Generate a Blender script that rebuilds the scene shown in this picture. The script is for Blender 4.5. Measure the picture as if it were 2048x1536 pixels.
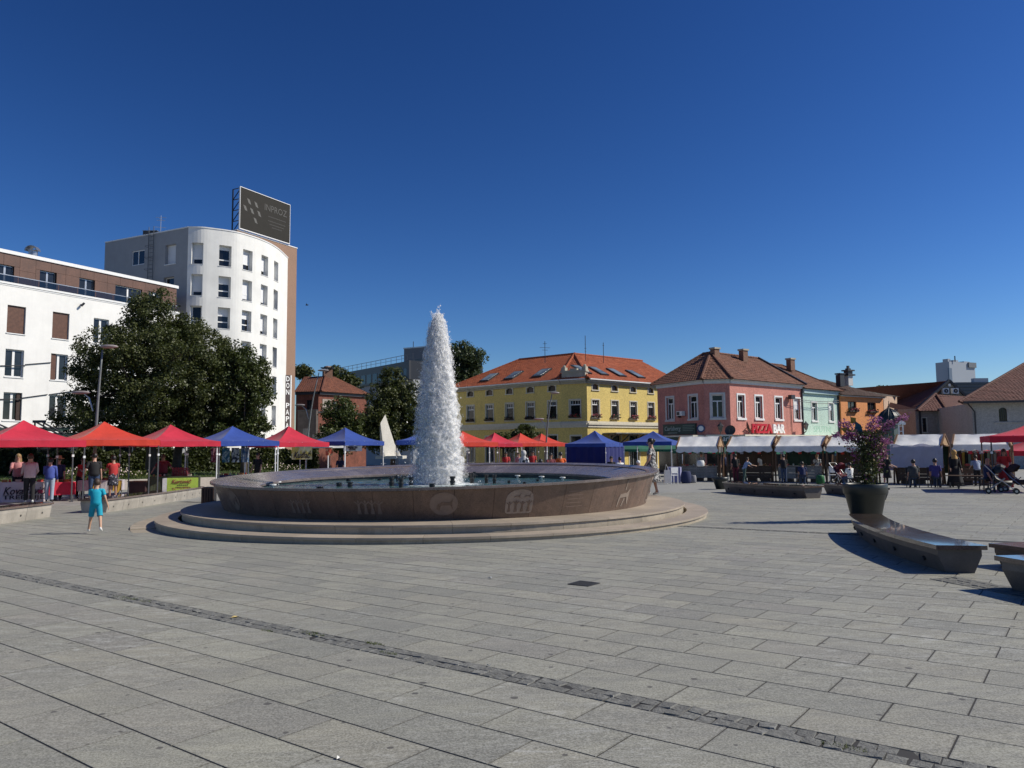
import bpy, bmesh, math, random
import numpy as np
from mathutils import Vector, Matrix
for o in list(bpy.data.objects): bpy.data.objects.remove(o)
SC=bpy.context.scene; COL=SC.collection
R=math.radians
# ---------------------------------------------------------------- camera
F=1538.; PITCH=math.atan(127/F); ROLL=0.0085; CZ=1.77
_f=np.array([0,math.cos(PITCH),math.sin(PITCH)]); _r0=np.array([1.,0,0]); _u0=np.cross(_r0,_f)
_c,_s=math.cos(ROLL),math.sin(ROLL)
_r=_r0*_c-_u0*_s; _u=_u0*_c+_r0*_s
cd=bpy.data.cameras.new('camera'); cam=bpy.data.objects.new('camera',cd); COL.objects.link(cam)
cam.matrix_world=Matrix(((_r[0],_u[0],-_f[0],0),(_r[1],_u[1],-_f[1],0),(_r[2],_u[2],-_f[2],CZ),(0,0,0,1)))
cd.sensor_width=36; cd.lens=36*F/2048; cd.clip_start=.05; cd.clip_end=6000
SC.camera=cam
# ---------------------------------------------------------------- world, sun, exposure
SUN_AZ=R(0); SUN_EL=R(40)          # azimuth from +X towards +Y
W=bpy.data.worlds.new('World'); SC.world=W; W.use_nodes=True
nt=W.node_tree; nt.nodes.clear()
sk=nt.nodes.new('ShaderNodeTexSky'); sk.sky_type='NISHITA'; sk.sun_disc=False
sk.sun_elevation=SUN_EL; sk.sun_rotation=R(90)-SUN_AZ
sk.altitude=300; sk.air_density=1.0; sk.dust_density=.25; sk.ozone_density=3.5
hsv=nt.nodes.new('ShaderNodeHueSaturation'); hsv.inputs['Saturation'].default_value=1.17; hsv.inputs['Value'].default_value=.775
gam=nt.nodes.new('ShaderNodeGamma'); gam.inputs[1].default_value=1.5   # deep, contrasty late-summer blue
bg=nt.nodes.new('ShaderNodeBackground'); bg.inputs[1].default_value=.05
wo=nt.nodes.new('ShaderNodeOutputWorld')
nt.links.new(sk.outputs[0],hsv.inputs['Color']); nt.links.new(hsv.outputs[0],gam.inputs[0]); tn=nt.nodes.new('ShaderNodeMix'); tn.data_type='RGBA'; tn.blend_type='MULTIPLY'; tn.inputs[0].default_value=1; tn.inputs[7].default_value=(1,1,1.12,1); nt.links.new(gam.outputs[0],tn.inputs[6]); nt.links.new(tn.outputs[2],bg.inputs[0]); nt.links.new(bg.outputs[0],wo.inputs[0])
sd=bpy.data.lights.new('sun','SUN'); sd.energy=4.95; sd.angle=R(.53); sd.color=(1,.94,.825)
so=bpy.data.objects.new('sun',sd); COL.objects.link(so)
sv=Vector((math.cos(SUN_EL)*math.cos(SUN_AZ),math.cos(SUN_EL)*math.sin(SUN_AZ),math.sin(SUN_EL)))
so.rotation_euler=sv.to_track_quat('Z','Y').to_euler(); so.location=(30,-10,40)
SC.cycles.diffuse_bounces=3
SC.view_settings.view_transform='Standard'; SC.view_settings.look='None'
SC.view_settings.exposure=0; SC.view_settings.gamma=1; SC.view_settings.use_curve_mapping=False
# ---------------------------------------------------------------- measuring helpers (photo pixel -> real place)
def g(x,y): return .17+.0045*min(max(x,-60),60)-.0095*min(max(y,-20),70)
def ray(px,py): return _f+(px-1024)/F*_r-(py-768)/F*_u
O0=np.array([0,0,CZ])
def ground(px,py,dz=0):
    d=ray(px,py); t=5.
    for i in range(40):
        p=O0+t*d; t=(g(p[0],p[1])+dz-CZ)/d[2]
    return O0+t*d
def atz(px,py,z):
    d=ray(px,py); return O0+(z-CZ)/d[2]*d
def aty(px,py,y):
    d=ray(px,py); return O0+y/d[1]*d
def onplane(px,py,P,n):      # vertical plane through P with horizontal normal n
    d=ray(px,py); t=((P[0]-0)*n[0]+(P[1]-0)*n[1])/(d[0]*n[0]+d[1]*n[1]); return O0+t*d
def proj(p):
    d=np.array(p,float)-O0; z=d@_f; return 1024+F*(d@_r)/z,768-F*(d@_u)/z,z
# ---------------------------------------------------------------- materials
MATS={}
def _new(name):
    m=bpy.data.materials.new(name); m.use_nodes=True; n=m.node_tree; b=n.nodes['Principled BSDF']; MATS[name]=m
    return m,n,b
def nd(n,t,**kw):
    x=n.nodes.new(t)
    for k,v in kw.items(): setattr(x,k,v)
    return x
def coord(n,kind='Object'):
    if kind=='World': return nd(n,'ShaderNodeNewGeometry').outputs['Position']
    return nd(n,'ShaderNodeTexCoord').outputs[kind]
def noise(n,vec,scale,detail=4,rough=.6,dist=0):
    x=nd(n,'ShaderNodeTexNoise'); x.inputs['Scale'].default_value=scale; x.inputs['Detail'].default_value=detail
    x.inputs['Roughness'].default_value=rough; x.inputs['Distortion'].default_value=dist
    n.links.new(vec,x.inputs['Vector']); return x.outputs['Fac']
def mapr(n,v,a,b,c,d):
    x=nd(n,'ShaderNodeMapRange'); n.links.new(v,x.inputs[0])
    for i,q in enumerate((a,b,c,d)): x.inputs[i+1].default_value=q
    return x.outputs[0]
def mixc(n,f,a,b,mode='MIX'):
    x=nd(n,'ShaderNodeMix',data_type='RGBA',blend_type=mode)
    for sock,v in ((x.inputs[0],f),(x.inputs[6],a),(x.inputs[7],b)):
        if isinstance(v,(int,float)): sock.default_value=v
        elif isinstance(v,(tuple,list)): sock.default_value=(*v[:3],1)
        else: n.links.new(v,sock)
    return x.outputs[2]
def math_(n,op,a,b=None):
    x=nd(n,'ShaderNodeMath',operation=op)
    for i,v in enumerate((a,b)):
        if v is None: continue
        if isinstance(v,(int,float)): x.inputs[i].default_value=v
        else: n.links.new(v,x.inputs[i])
    return x.outputs[0]
def mul(c,k): return tuple(min(1,q*k) for q in c)
def bump(n,b,h,strength,dist=.01):
    x=nd(n,'ShaderNodeBump'); x.inputs['Strength'].default_value=strength; x.inputs['Distance'].default_value=dist
    n.links.new(h,x.inputs['Height']); n.links.new(x.outputs[0],b.inputs['Normal'])
def mat(name,col,rough=.7,var=.25,scale=3.,fine=0,bmp=0,metal=0,spec=.5,trans=0,stain=0,kind='World',coat=0,rnd=0):
    """plain surface: large soft variation, optional fine grain, optional vertical stains, optional bump"""
    if name in MATS: return MATS[name]
    m,n,b=_new(name); b.inputs['Roughness'].default_value=rough; b.inputs['Metallic'].default_value=metal
    b.inputs['Specular IOR Level'].default_value=spec
    if coat: b.inputs['Coat Weight'].default_value=coat
    v=coord(n,kind); c=col
    f=noise(n,v,scale,5,.65); c=mixc(n,mapr(n,f,.3,.7,0,1),mul(col,1-var),mul(col,1+var*.5))
    if fine:
        f2=noise(n,v,fine,2,.7); c=mixc(n,mapr(n,f2,.35,.65,0,1),mixc(n,.5,c,mul(col,.45)),c)
    if stain:
        mp=nd(n,'ShaderNodeMapping'); mp.inputs['Scale'].default_value=(1.6,1.6,.12); n.links.new(v,mp.inputs[0])
        f3=noise(n,mp.outputs[0],1.,6,.7); c=mixc(n,mapr(n,f3,.5,.75,0,stain),c,mul(col,.35))
    if rnd:
        oi=nd(n,'ShaderNodeObjectInfo').outputs['Random']; c=mixc(n,mapr(n,oi,0,1,0,rnd),c,mul(col,.45))
    if isinstance(c,tuple): b.inputs['Base Color'].default_value=(*c,1)
    else: n.links.new(c,b.inputs['Base Color'])
    if bmp:
        f4=noise(n,v,fine or scale*8,4,.6); bump(n,b,f4,bmp,.01)
    if trans:
        out=n.nodes['Material Output']; t=nd(n,'ShaderNodeBsdfTranslucent'); mx=nd(n,'ShaderNodeMixShader'); mx.inputs[0].default_value=trans
        if isinstance(c,tuple): t.inputs[0].default_value=(*c,1)
        else: n.links.new(c,t.inputs[0])
        n.links.new(b.outputs[0],mx.inputs[1]); n.links.new(t.outputs[0],mx.inputs[2]); n.links.new(mx.outputs[0],out.inputs[0])
    return m
# ---------------------------------------------------------------- mesh builder
class MB:
    def __init__(s): s.v=[]; s.f=[]; s.m=[]
    def add(s,vs,fs,mi=0):
        b=len(s.v); s.v+= [tuple(float(q) for q in p) for p in vs]; s.f+=[tuple(b+i for i in q) for q in fs]; s.m+=[mi]*len(fs); return s
    def hexa(s,p,mi=0): # 8 pts: bottom 4 ccw, top 4 ccw
        return s.add(p,[(3,2,1,0),(4,5,6,7),(0,1,5,4),(1,2,6,5),(2,3,7,6),(3,0,4,7)],mi)
    def box(s,c,sz,rz=0,mi=0,M=None):
        x,y,z=sz[0]/2,sz[1]/2,sz[2]/2; P=[(-x,-y,-z),(x,-y,-z),(x,y,-z),(-x,y,-z),(-x,-y,z),(x,-y,z),(x,y,z),(-x,y,z)]
        if M is not None: P=[tuple(M@Vector(p)+Vector(c)) for p in P]
        else:
            ca,sa=math.cos(rz),math.sin(rz); P=[(c[0]+a*ca-b*sa,c[1]+a*sa+b*ca,c[2]+d) for a,b,d in P]
        return s.hexa(P,mi)
    def bar(s,a,b,w,h=None,mi=0): # rectangular bar between points
        a=Vector(a);b=Vector(b);d=(b-a); L=d.length; d.normalize(); h=h or w
        up=Vector((0,0,1)) if abs(d.z)<.95 else Vector((1,0,0)); x=d.cross(up).normalized(); y=x.cross(d).normalized()
        P=[]
        for q in (a,b):
            for i,j in ((-1,-1),(1,-1),(1,1),(-1,1)): P.append(q+x*i*w/2+y*j*h/2)
        return s.hexa([P[0],P[1],P[2],P[3],P[4],P[5],P[6],P[7]],mi)
    def tube(s,pts,r,n=8,mi=0,cap=True):
        pts=[Vector(p) for p in pts]; rs=r if isinstance(r,(list,tuple)) else [r]*len(pts); rings=[]; px=None
        for i,p in enumerate(pts):
            d=(pts[min(i+1,len(pts)-1)]-pts[max(i-1,0)]).normalized()
            up=Vector((0,0,1)) if abs(d.z)<.9 else Vector((0,1,0))
            x=d.cross(up).normalized() if px is None else (px-d*px.dot(d)).normalized(); px=x; y=d.cross(x)
            rings.append([p+(x*math.cos(2*math.pi*k/n)+y*math.sin(2*math.pi*k/n))*rs[i] for k in range(n)])
        return s.loft(rings,mi,cap)
    def loft(s,rings,mi=0,cap=True,closed=True):
        b=len(s.v); n=len(rings[0])
        for r in rings: s.v+=[tuple(float(q) for q in p) for p in r]
        for i in range(len(rings)-1):
            for k in range(n if closed else n-1):
                k2=(k+1)%n; s.f.append((b+i*n+k,b+i*n+k2,b+(i+1)*n+k2,b+(i+1)*n+k)); s.m.append(mi)
        if cap and closed:
            s.f.append(tuple(b+k for k in reversed(range(n)))); s.f.append(tuple(b+(len(rings)-1)*n+k for k in range(n))); s.m+=[mi,mi]
        return s
    def lathe(s,prof,c=(0,0,0),n=24,mi=0,a0=0,a1=2*math.pi,cap=False):
        full=abs(a1-a0-2*math.pi)<1e-6; k=n if full else n+1
        rings=[[(c[0]+r*math.cos(a0+(a1-a0)*i/n),c[1]+r*math.sin(a0+(a1-a0)*i/n),c[2]+z) for i in range(k)] for r,z in prof]
        return s.loft(rings,mi,cap,full)
    def prism(s,poly,z0,z1,mi=0):
        n=len(poly); P=[(p[0],p[1],z0) for p in poly]+[(p[0],p[1],z1) for p in poly]
        return s.add(P,[tuple(reversed(range(n))),tuple(range(n,2*n))]+[(i,(i+1)%n,n+(i+1)%n,n+i) for i in range(n)],mi)
    def ball(s,c,r,n=8,m=6,mi=0,sc=(1,1,1)):
        rings=[]
        for j in range(1,m):
            t=math.pi*j/m; rings.append([(c[0]+r*sc[0]*math.sin(t)*math.cos(2*math.pi*i/n),c[1]+r*sc[1]*math.sin(t)*math.sin(2*math.pi*i/n),c[2]-r*sc[2]*math.cos(t)) for i in range(n)])
        return s.loft(rings,mi,True)
    def build(s,name,mats,parent=None,smooth=False,world=True,kind=None):
        me=bpy.data.meshes.new(name); me.from_pydata(s.v,[],s.f)
        if not isinstance(mats,(list,tuple)): mats=[mats]
        for m in mats: me.materials.append(m)
        if len(mats)>1: me.polygons.foreach_set('material_index',s.m)
        if smooth: me.polygons.foreach_set('use_smooth',[True]*len(s.f))
        return link(name,me,parent,world,kind)
def link(name,me,parent=None,world=True,kind=None):
    o=bpy.data.objects.new(name,me); COL.objects.link(o)
    if parent is not None:
        o.parent=parent
        if world: o.matrix_parent_inverse=MW[parent].inverted()
    MW[o]=(MW[parent] if (parent is not None and not world) else Matrix())
    if kind: o['kind']=kind
    return o
MW={}
def tag(o,label,cat,group=None,kind=None):
    if label: o['label']=label
    if cat: o['category']=cat
    if group: o['group']=group
    if kind: o['kind']=kind
    return o
def thing(name,label,cat,loc=(0,0,0),rz=0,group=None):
    o=bpy.data.objects.new(name,None); COL.objects.link(o); o.location=tuple(float(q) for q in loc); o.rotation_euler=(0,0,rz); o.empty_display_size=.2
    MW[o]=Matrix.Translation(o.location)@Matrix.Rotation(rz,4,'Z'); return tag(o,label,cat,group)
def copy_thing(root,loc,rz,label,group=None):
    r=root.copy(); COL.objects.link(r); r.location=tuple(float(q) for q in loc); r.rotation_euler=(0,0,rz); r['label']=label
    if group: r['group']=group
    MW[r]=Matrix.Translation(r.location)@Matrix.Rotation(rz,4,'Z')
    def rec(a,b):
        for ch in list(a.children):
            if ch.parent==a:
                c=ch.copy(); COL.objects.link(c); c.parent=b; rec(ch,c)
    rec(root,r); return r
def grp(o,gname): o['group']=gname; return o
def text_mesh(txt,size,extrude=.01,shear=0,align='CENTER',bold=0):
    c=bpy.data.curves.new('t','FONT'); c.body=txt; c.size=size; c.extrude=extrude; c.shear=shear; c.align_x=align; c.align_y='CENTER'; c.offset=bold; c.resolution_u=2
    o=bpy.data.objects.new('t',c); COL.objects.link(o); bpy.context.view_layer.update()
    me=bpy.data.meshes.new_from_object(o.evaluated_get(bpy.context.evaluated_depsgraph_get())); bpy.data.objects.remove(o); return me
def put_text(txt,size,C,n,m,parent,name='lettering',width=None,**kw):
    """flat lettering centred at C facing horizontal normal n"""
    me=text_mesh(txt,size,**kw); me.materials.clear(); me.materials.append(m)
    nn=Vector((n[0],n[1],0)).normalized(); x=Vector((-nn.y,nn.x,0)); 
    k=1
    if width and len(me.vertices):
        xs=[v.co.x for v in me.vertices]; k=width/(max(xs)-min(xs))
    M=Matrix(((x.x*k,0,nn.x,C[0]),(x.y*k,0,nn.y,C[1]),(0,1,0,C[2]),(0,0,0,1)))
    me.transform(M); me.name=name
    return link(name,me,parent)
random.seed(7); rng=np.random.default_rng(7)
# ================================================================ GROUND
def paving_mat(name,indiv):
    m,n,b=_new(name); v=coord(n,'World')
    if indiv: t=nd(n,'ShaderNodeObjectInfo').outputs['Random']
    else: t=nd(n,'ShaderNodeAttribute',attribute_name='tone').outputs['Fac']
    wn=nd(n,'ShaderNodeTexWhiteNoise',noise_dimensions='1D'); n.links.new(t,wn.inputs['W'])
    c=mixc(n,t,(.200,.196,.150),(.362,.348,.255)); c=mixc(n,mapr(n,wn.outputs['Value'],.66,1,0,.75),c,(.35,.32,.225)); c=mixc(n,mapr(n,wn.outputs['Value'],0,.2,.4,0),c,(.27,.225,.20))
    va=nd(n,'ShaderNodeVectorMath',operation='ADD'); n.links.new(v,va.inputs[0]); n.links.new(t,va.inputs[1])
    mp=nd(n,'ShaderNodeMapping'); mp.inputs['Rotation'].default_value=(0,0,R(37)); mp.inputs['Scale'].default_value=(1,3.5,1); n.links.new(va.outputs[0],mp.inputs[0])
    f=noise(n,mp.outputs[0],1.6,6,.7,.6); c=mixc(n,mapr(n,f,.36,.62,0,1),c,mixc(n,.55,c,(.10,.098,.085))); fq=noise(n,mp.outputs[0],9,5,.75,.8); c=mixc(n,mapr(n,fq,.4,.6,0,1),mixc(n,.22,c,(.09,.088,.075)),mixc(n,.10,c,(.7,.7,.62)))
    fb=noise(n,v,.22,4,.6); c=mixc(n,mapr(n,fb,.35,.7,.0,.28),c,(.19,.185,.165))
    # pale mineral blooms
    f2=noise(n,mp.outputs[0],3.,6,.75,1.2); f3=noise(n,v,.35,3,.5)
    pm=math_(n,'MULTIPLY',mapr(n,f2,.52,.68,0,1),mapr(n,f3,.45,.58,0,.75)); c=mixc(n,pm,c,(.50,.50,.46))
    if indiv:   # dirt along the arrises
        oc=nd(n,'ShaderNodeSeparateXYZ'); n.links.new(coord(n,'Generated'),oc.inputs[0]); jw=mapr(n,noise(n,v,18,3,.7),0,1,-.012,.012)
        ex=math_(n,'SUBTRACT',.5,math_(n,'ABSOLUTE',math_(n,'SUBTRACT',oc.outputs[0],.5))); ey=math_(n,'MULTIPLY',math_(n,'SUBTRACT',.5,math_(n,'ABSOLUTE',math_(n,'SUBTRACT',oc.outputs[1],.5))),.5)
        em=math_(n,'ADD',math_(n,'MINIMUM',ex,ey),jw); c=mixc(n,mapr(n,em,.0,.014,.55,0),c,(.075,.07,.058))
    # speckle of the granite
    f4=noise(n,v,75,3,.85); c=mixc(n,mapr(n,f4,.36,.64,0,1),mixc(n,.42,c,(.045,.045,.04)),mixc(n,.24,c,(.8,.8,.74)))
    # chewing gum and dirt spots
    vo=nd(n,'ShaderNodeTexVoronoi',voronoi_dimensions='2D'); vo.inputs['Scale'].default_value=3.1; n.links.new(v,vo.inputs['Vector'])
    sep=nd(n,'ShaderNodeSeparateColor'); n.links.new(vo.outputs['Color'],sep.inputs[0])
    rad=mapr(n,sep.outputs[0],.55,1,0,.085); fw=noise(n,v,40,3,.6)
    dd=math_(n,'ADD',vo.outputs['Distance'],mapr(n,fw,0,1,-.02,.02))
    c=mixc(n,mapr(n,math_(n,'SUBTRACT',rad,dd),-.004,.008,0,.8),c,(.075,.07,.065))
    n.links.new(c,b.inputs['Base Color']); b.inputs['Roughness'].default_value=.62; b.inputs['Specular IOR Level'].default_value=.35
    hh=math_(n,'ADD',noise(n,v,90,3,.7),math_(n,'MULTIPLY',noise(n,v,7,3,.6),1.5)); bump(n,b,hh,.35,.004)
    return m
M_slab=paving_mat('granite_slab',True); M_slabf=paving_mat('granite_slab_far',False)
def ground_mat():
    m,n,b=_new('ground_joint'); v=coord(n,'World')
    # near: dark joint earth; beyond the modelled slabs: the same paving as courses
    mp=nd(n,'ShaderNodeMapping'); mp.inputs['Rotation'].default_value=(0,0,R(36.8)); n.links.new(v,mp.inputs[0])
    br=nd(n,'ShaderNodeTexBrick'); br.inputs['Scale'].default_value=1.; br.inputs['Brick Width'].default_value=.81; br.inputs['Row Height'].default_value=.41
    br.inputs['Mortar Size'].default_value=.008; br.inputs['Color1'].default_value=(.26,.265,.245,1); br.inputs['Color2'].default_value=(.32,.315,.285,1); br.inputs['Mortar'].default_value=(.08,.08,.07,1)
    n.links.new(mp.outputs[0],br.inputs[0])
    f=noise(n,v,.9,5,.7); c=mixc(n,mapr(n,f,.35,.7,0,.5),br.outputs[0],(.19,.185,.17))
    L=nd(n,'ShaderNodeVectorMath',operation='LENGTH'); n.links.new(v,L.inputs[0])
    n.links.new(mixc(n,mapr(n,L.outputs['Value'],31.8,32.2,0,1),(.035,.033,.03),c),b.inputs['Base Color']); b.inputs['Roughness'].default_value=.8
    return m
mb=MB(); xs=[-1500,-300,-60,-30,0,30,60,300,1500]; ys=[-1500,-200,-20,0,20,45,70,300,2500]
for j in range(8):
    for i in range(8):
        P=[(xs[a],ys[b_],g(xs[a],ys[b_])-.0038) for a,b_ in ((i,j),(i+1,j),(i+1,j+1),(i,j+1))]; mb.add(P,[(0,1,2,3)])
GROUND=mb.build('ground',ground_mat(),kind='structure')
RN=np.array([.603,.797]); RD=np.array([.797,-.603]); RN/=np.linalg.norm(RN); RD=np.array([RN[1],-RN[0]])
FC=np.array([-2.0,21.3])
def rows():
    ns=[4.45-.41*k for k in range(1,20)][::-1]; out=[]
    b_=4.449
    for k in range(24): out.append((b_-.41*(k+1),b_-.41*k,k+1))
    b_=4.665
    n_=0
    while b_<36:
        w=.40 if b_<7 else .41
        if 15.62<b_+w*.5<15.95: b_=15.9; n_+=1; continue
        out.append((b_,b_+w,n_)); b_+=w; n_+=1
    return out
pieces=[]
for (n0,n1,k) in rows():
    off=(.10 if k%2==0 else .50) if n0>4.6 else (.62 if k%2==1 else .22)
    s=-40+((off+40)%.81)
    while s<34:
        c=RN*(n0+n1)/2+RD*(s+.405); x,y=c
        r=math.hypot(x,y); az=math.atan2(x,y)
        if (r<32 and abs(az)<R(47) and y>1.2 and math.hypot(x-FC[0],y-FC[1])>6.75) :
            pieces.append((x,y,n0,n1,s))
        s+=.81
def vis(x,y):
    px,py,z=proj((x,y,g(x,y)))
    if z<=.5 or px<-60 or px>2110 or py>1580: return -1
    if math.hypot(x-FC[0],y-FC[1])<7.3: return -1
    return 1/(z*z*math.hypot(x,y))
pieces.sort(key=lambda p:-vis(p[0],p[1]))
ang=math.atan2(RD[1],RD[0])
smesh=[]
for w in (.40,.41):
  for q in range(3):
    L=.81-.0105; H=w-.010
    m_=MB(); m_.box((0,0,-.01),(L-random.uniform(0,.004),H-random.uniform(0,.003),.02)); me=bpy.data.meshes.new('slab'); me.from_pydata(m_.v,[],m_.f); me.materials.append(M_slab); smesh.append(me)
slope=Matrix.Rotation(0,4,'X')
gz_n=Vector((-.0045,.0095,1)).normalized()
Q=gz_n.to_track_quat('Z','Y'); 
def slab_rot():
    # local x along the row, lying in the sloping plane
    x=Vector((RD[0],RD[1],.0045*RD[0]-.0095*RD[1])).normalized(); z=gz_n; y=z.cross(x)
    return Matrix((x,y,z)).transposed()
SR=slab_rot()
far=MB(); tones=[]
for i,(x,y,n0,n1,s) in enumerate(pieces):
    z=g(x,y)+random.uniform(-.0007,.0007)
    if i<300:
        o=bpy.data.objects.new('slab',smesh[(0 if n1-n0<.405 else 3)+i%3]); COL.objects.link(o); o.parent=GROUND
        o.matrix_local=Matrix.Translation((x,y,z))@(SR@Matrix.Rotation(random.gauss(0,.0008),3,'X')@Matrix.Rotation(random.gauss(0,.0008),3,'Y')).to_4x4(); MW[o]=Matrix()
    else:
        far.box((x,y,z-.01),(.799,n1-n0-.0115,.02),M=SR); tones+=[random.random()]*6
o=far.build('paving_slabs',M_slabf,GROUND,kind='stuff')
at=o.data.attributes.new('tone','FLOAT','FACE'); at.data.foreach_set('value',tones)
# cobble strips
def cobble_mesh(q):
    r_=random.Random(q); m_=MB(); L,Wd=.103,.106; e=.02
    a=[(-L/2,-Wd/2),(L/2,-Wd/2),(L/2,Wd/2),(-L/2,Wd/2)]; j=lambda s_:r_.uniform(-s_,s_)
    base=[(p[0]+j(.006),p[1]+j(.006),-.05) for p in a]; mid=[(p[0],p[1],-.012+j(.004)) for p in base]
    top=[(p[0]*.9+j(.007),p[1]*.9+j(.007),j(.003)) for p in a]; ctr=[(j(.02),j(.02),.002+j(.004))]
    V=base+mid+top+ctr
    Fc=[(k,(k+1)%4,4+(k+1)%4,4+k) for k in range(4)]+[(4+k,4+(k+1)%4,8+(k+1)%4,8+k) for k in range(4)]+[(8+k,8+(k+1)%4,12) for k in range(4)]
    return V,Fc
M_cob=mat('cobble_stone',(.235,.235,.215),.8,.6,22,fine=55,bmp=1.,rnd=.6)
CM=[]
for q in range(8):
    V,Fc=cobble_mesh(q); me=bpy.data.meshes.new('cobble'); me.from_pydata(V,[],Fc); me.materials.append(M_cob); CM.append((me,V,Fc))
stuff=MB(); cnt=0
mb=MB()
def bed(n0,n1,s0,s1):
    P=[RN*a+RD*b_ for a,b_ in ((n0,s0),(n1,s0),(n1,s1),(n0,s1))]
    mb.add([(p[0],p[1],g(*p)-.008) for p in P],[(0,3,2,1)])
cob=[]
for rr in range(2):
    s=2.6
    while s>-17:
        c=RN*(4.503+rr*.108)+RD*s; cob.append((c[0],c[1])); s-=.105+random.uniform(-.012,.012)
cob.sort(key=lambda p:-vis(*p))
for i,(x,y) in enumerate(cob):
    a=ang+random.gauss(0,.07); z=g(x,y)+.001+random.gauss(0,.002)
    if i<300:
        o=bpy.data.objects.new('cobble',CM[i%8][0]); COL.objects.link(o); o.parent=GROUND; o.location=(x,y,z); o.rotation_euler=(random.gauss(0,.03),random.gauss(0,.03),a); MW[o]=Matrix()
    else:
        V,Fc=CM[i%8][1:]; ca,sa=math.cos(a),math.sin(a); stuff.add([(x+p[0]*ca-p[1]*sa,y+p[0]*sa+p[1]*ca,z+p[2]) for p in V],Fc)
def cobble_line(P0,P1,rowsn,w=.105):
    P0=np.array(P0,float);P1=np.array(P1,float);d=P1-P0;L=np.hypot(*d);d/=L;nn=np.array([-d[1],d[0]]); a=math.atan2(d[1],d[0])
    for r_ in range(rowsn):
        for k in range(int(L/.106)):
            p=P0+d*(k*.106+.05)+nn*(r_-(rowsn-1)/2)*w; z=g(*p)+.006+random.gauss(0,.002); V,Fc=CM[(k*3+r_)%8][1:]
            aa=a+random.gauss(0,.05); ca,sa=math.cos(aa),math.sin(aa); stuff.add([(p[0]+q[0]*ca-q[1]*sa,p[1]+q[0]*sa+q[1]*ca,z+q[2]) for q in V],Fc)
A_=RN*15.76+RD*(-8.2); B_=RN*15.76+RD*(-2.5); 
cobble_line(A_,B_,2)
cobble_line((5.35,9.75),(5.75,8.15),4)
stuff.build('cobblestones',M_cob,GROUND,kind='stuff')
# weeds in the strip
mb=MB(); M_weed=mat('weed',(.10,.13,.035),.7,.4,20,trans=.2)
for (px,py,nn_,rad) in ((245,1196,130,.13),(280,1200,130,.13),(535,1262,50,.05),(625,1268,170,.09),(750,1288,120,.06),(775,1307,130,.05),(1690,1495,100,.07)):
    c=ground(px,py)
    for k in range(nn_):
        a=random.uniform(0,6.3); r_=rad*math.sqrt(random.random()); s_=(random.gauss(0,1)); p=np.array([c[0],c[1]])+RD*(r_*math.cos(a)*1.9)+RN*(r_*math.sin(a)*.5)
        h=random.uniform(.006,.022); z=g(*p)-.003; b_=random.uniform(0,6.3); w=.004
        mb.add([(p[0]-w*math.cos(b_),p[1]-w*math.sin(b_),z),(p[0]+w*math.cos(b_),p[1]+w*math.sin(b_),z),(p[0]+random.gauss(0,.012),p[1]+random.gauss(0,.012),z+h)],[(0,1,2)])
tag(mb.build('weeds',M_weed),'low green weeds growing between the cobbles of the strip','weeds',kind='stuff')
# drain grate
c=ground(1168,1168); M_iron=mat('cast_iron',(.03,.03,.03),.55,.3,20,bmp=.3); M_pit=mat('pit',(.008,.008,.008),.9)
t=thing('drain_grate','square black iron drain grate set into the grey paving before the fountain','grate',(c[0],c[1],g(c[0],c[1])),ang)
m_=MB(); 
for sx,sy,w,h in ((0,-.19,.42,.03),(0,.19,.42,.03),(-.195,0,.03,.35),(.195,0,.03,.35)): m_.box((sx*.7,sy*.7,.004),(w*.7,h*.7,.012))
m_.build('frame',M_iron,t,world=False); 
m_=MB().box((0,0,.001),(.25,.25,.003)); m_.build('pit',M_pit,t,world=False)
for k in range(9): MB().box((-.11+k*.0275,0,.006),(.011,.245,.008)).build('grate_bar',M_iron,t,world=False)
# litter: leaf and scraps
M_leaf1=mat('dry_leaf',(.55,.42,.16),.6,.3,30); M_paper=mat('litter_white',(.75,.74,.7),.7,.1,9)
for (px,py,lab,m_,sz) in ((471,1236,'yellow dry leaf lying on the cobble strip','l',.05),(980,1157,'white paper scrap on the paving before the fountain','p',.04),(978,1333,'tiny white scrap beside the cobble strip','p',.02),(679,1519,'small white scrap near the lower edge of the paving','p',.022)):
    c=ground(px,py); mb=MB(); a=random.random()*3
    V=[]; 
    for k in range(6):
        q=a+k*math.pi/3; rr=sz*(1 if k%2 else .55); V.append((c[0]+rr*math.cos(q),c[1]+.6*rr*math.sin(q),g(c[0],c[1])+.006+.008*(k%3)))
    mb.add(V+[(c[0],c[1],g(c[0],c[1])+.004)],[(k,(k+1)%6,6) for k in range(6)])
    tag(mb.build('fallen_leaf' if m_=='l' else 'paper_scrap',M_leaf1 if m_=='l' else M_paper),lab,'leaf' if m_=='l' else 'litter')

# ================================================================ FOUNTAIN
FX,FY=FC
FT=thing('fountain','large round granite fountain basin with carved wall panels on two pale stone steps','fountain',(FX,FY,0))
def polished(name,col,rough=.28,vein=.5,cov=.3):
    m,n,b=_new(name); v=coord(n,'World'); f=noise(n,v,1.3,8,.75,1.5); f2=noise(n,v,60,3,.8)
    c=mixc(n,mapr(n,f,.35,.65,0,1),mul(col,.6),mul(col,1.35)); c=mixc(n,mapr(n,f2,.35,.65,0,1),mixc(n,.45,c,(.01,.01,.01)),mixc(n,.12,c,(.6,.5,.45)))
    oi=nd(n,'ShaderNodeObjectInfo').outputs['Random']; c=mixc(n,mapr(n,oi,0,1,0,cov),c,mul(col,.4))
    n.links.new(c,b.inputs['Base Color']); n.links.new(mapr(n,noise(n,v,4,5,.7),.3,.7,rough*.6,rough*1.6),b.inputs['Roughness']); b.inputs['Specular IOR Level'].default_value=.5
    bump(n,b,noise(n,v,25,3,.6),.06,.004); return m
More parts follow.
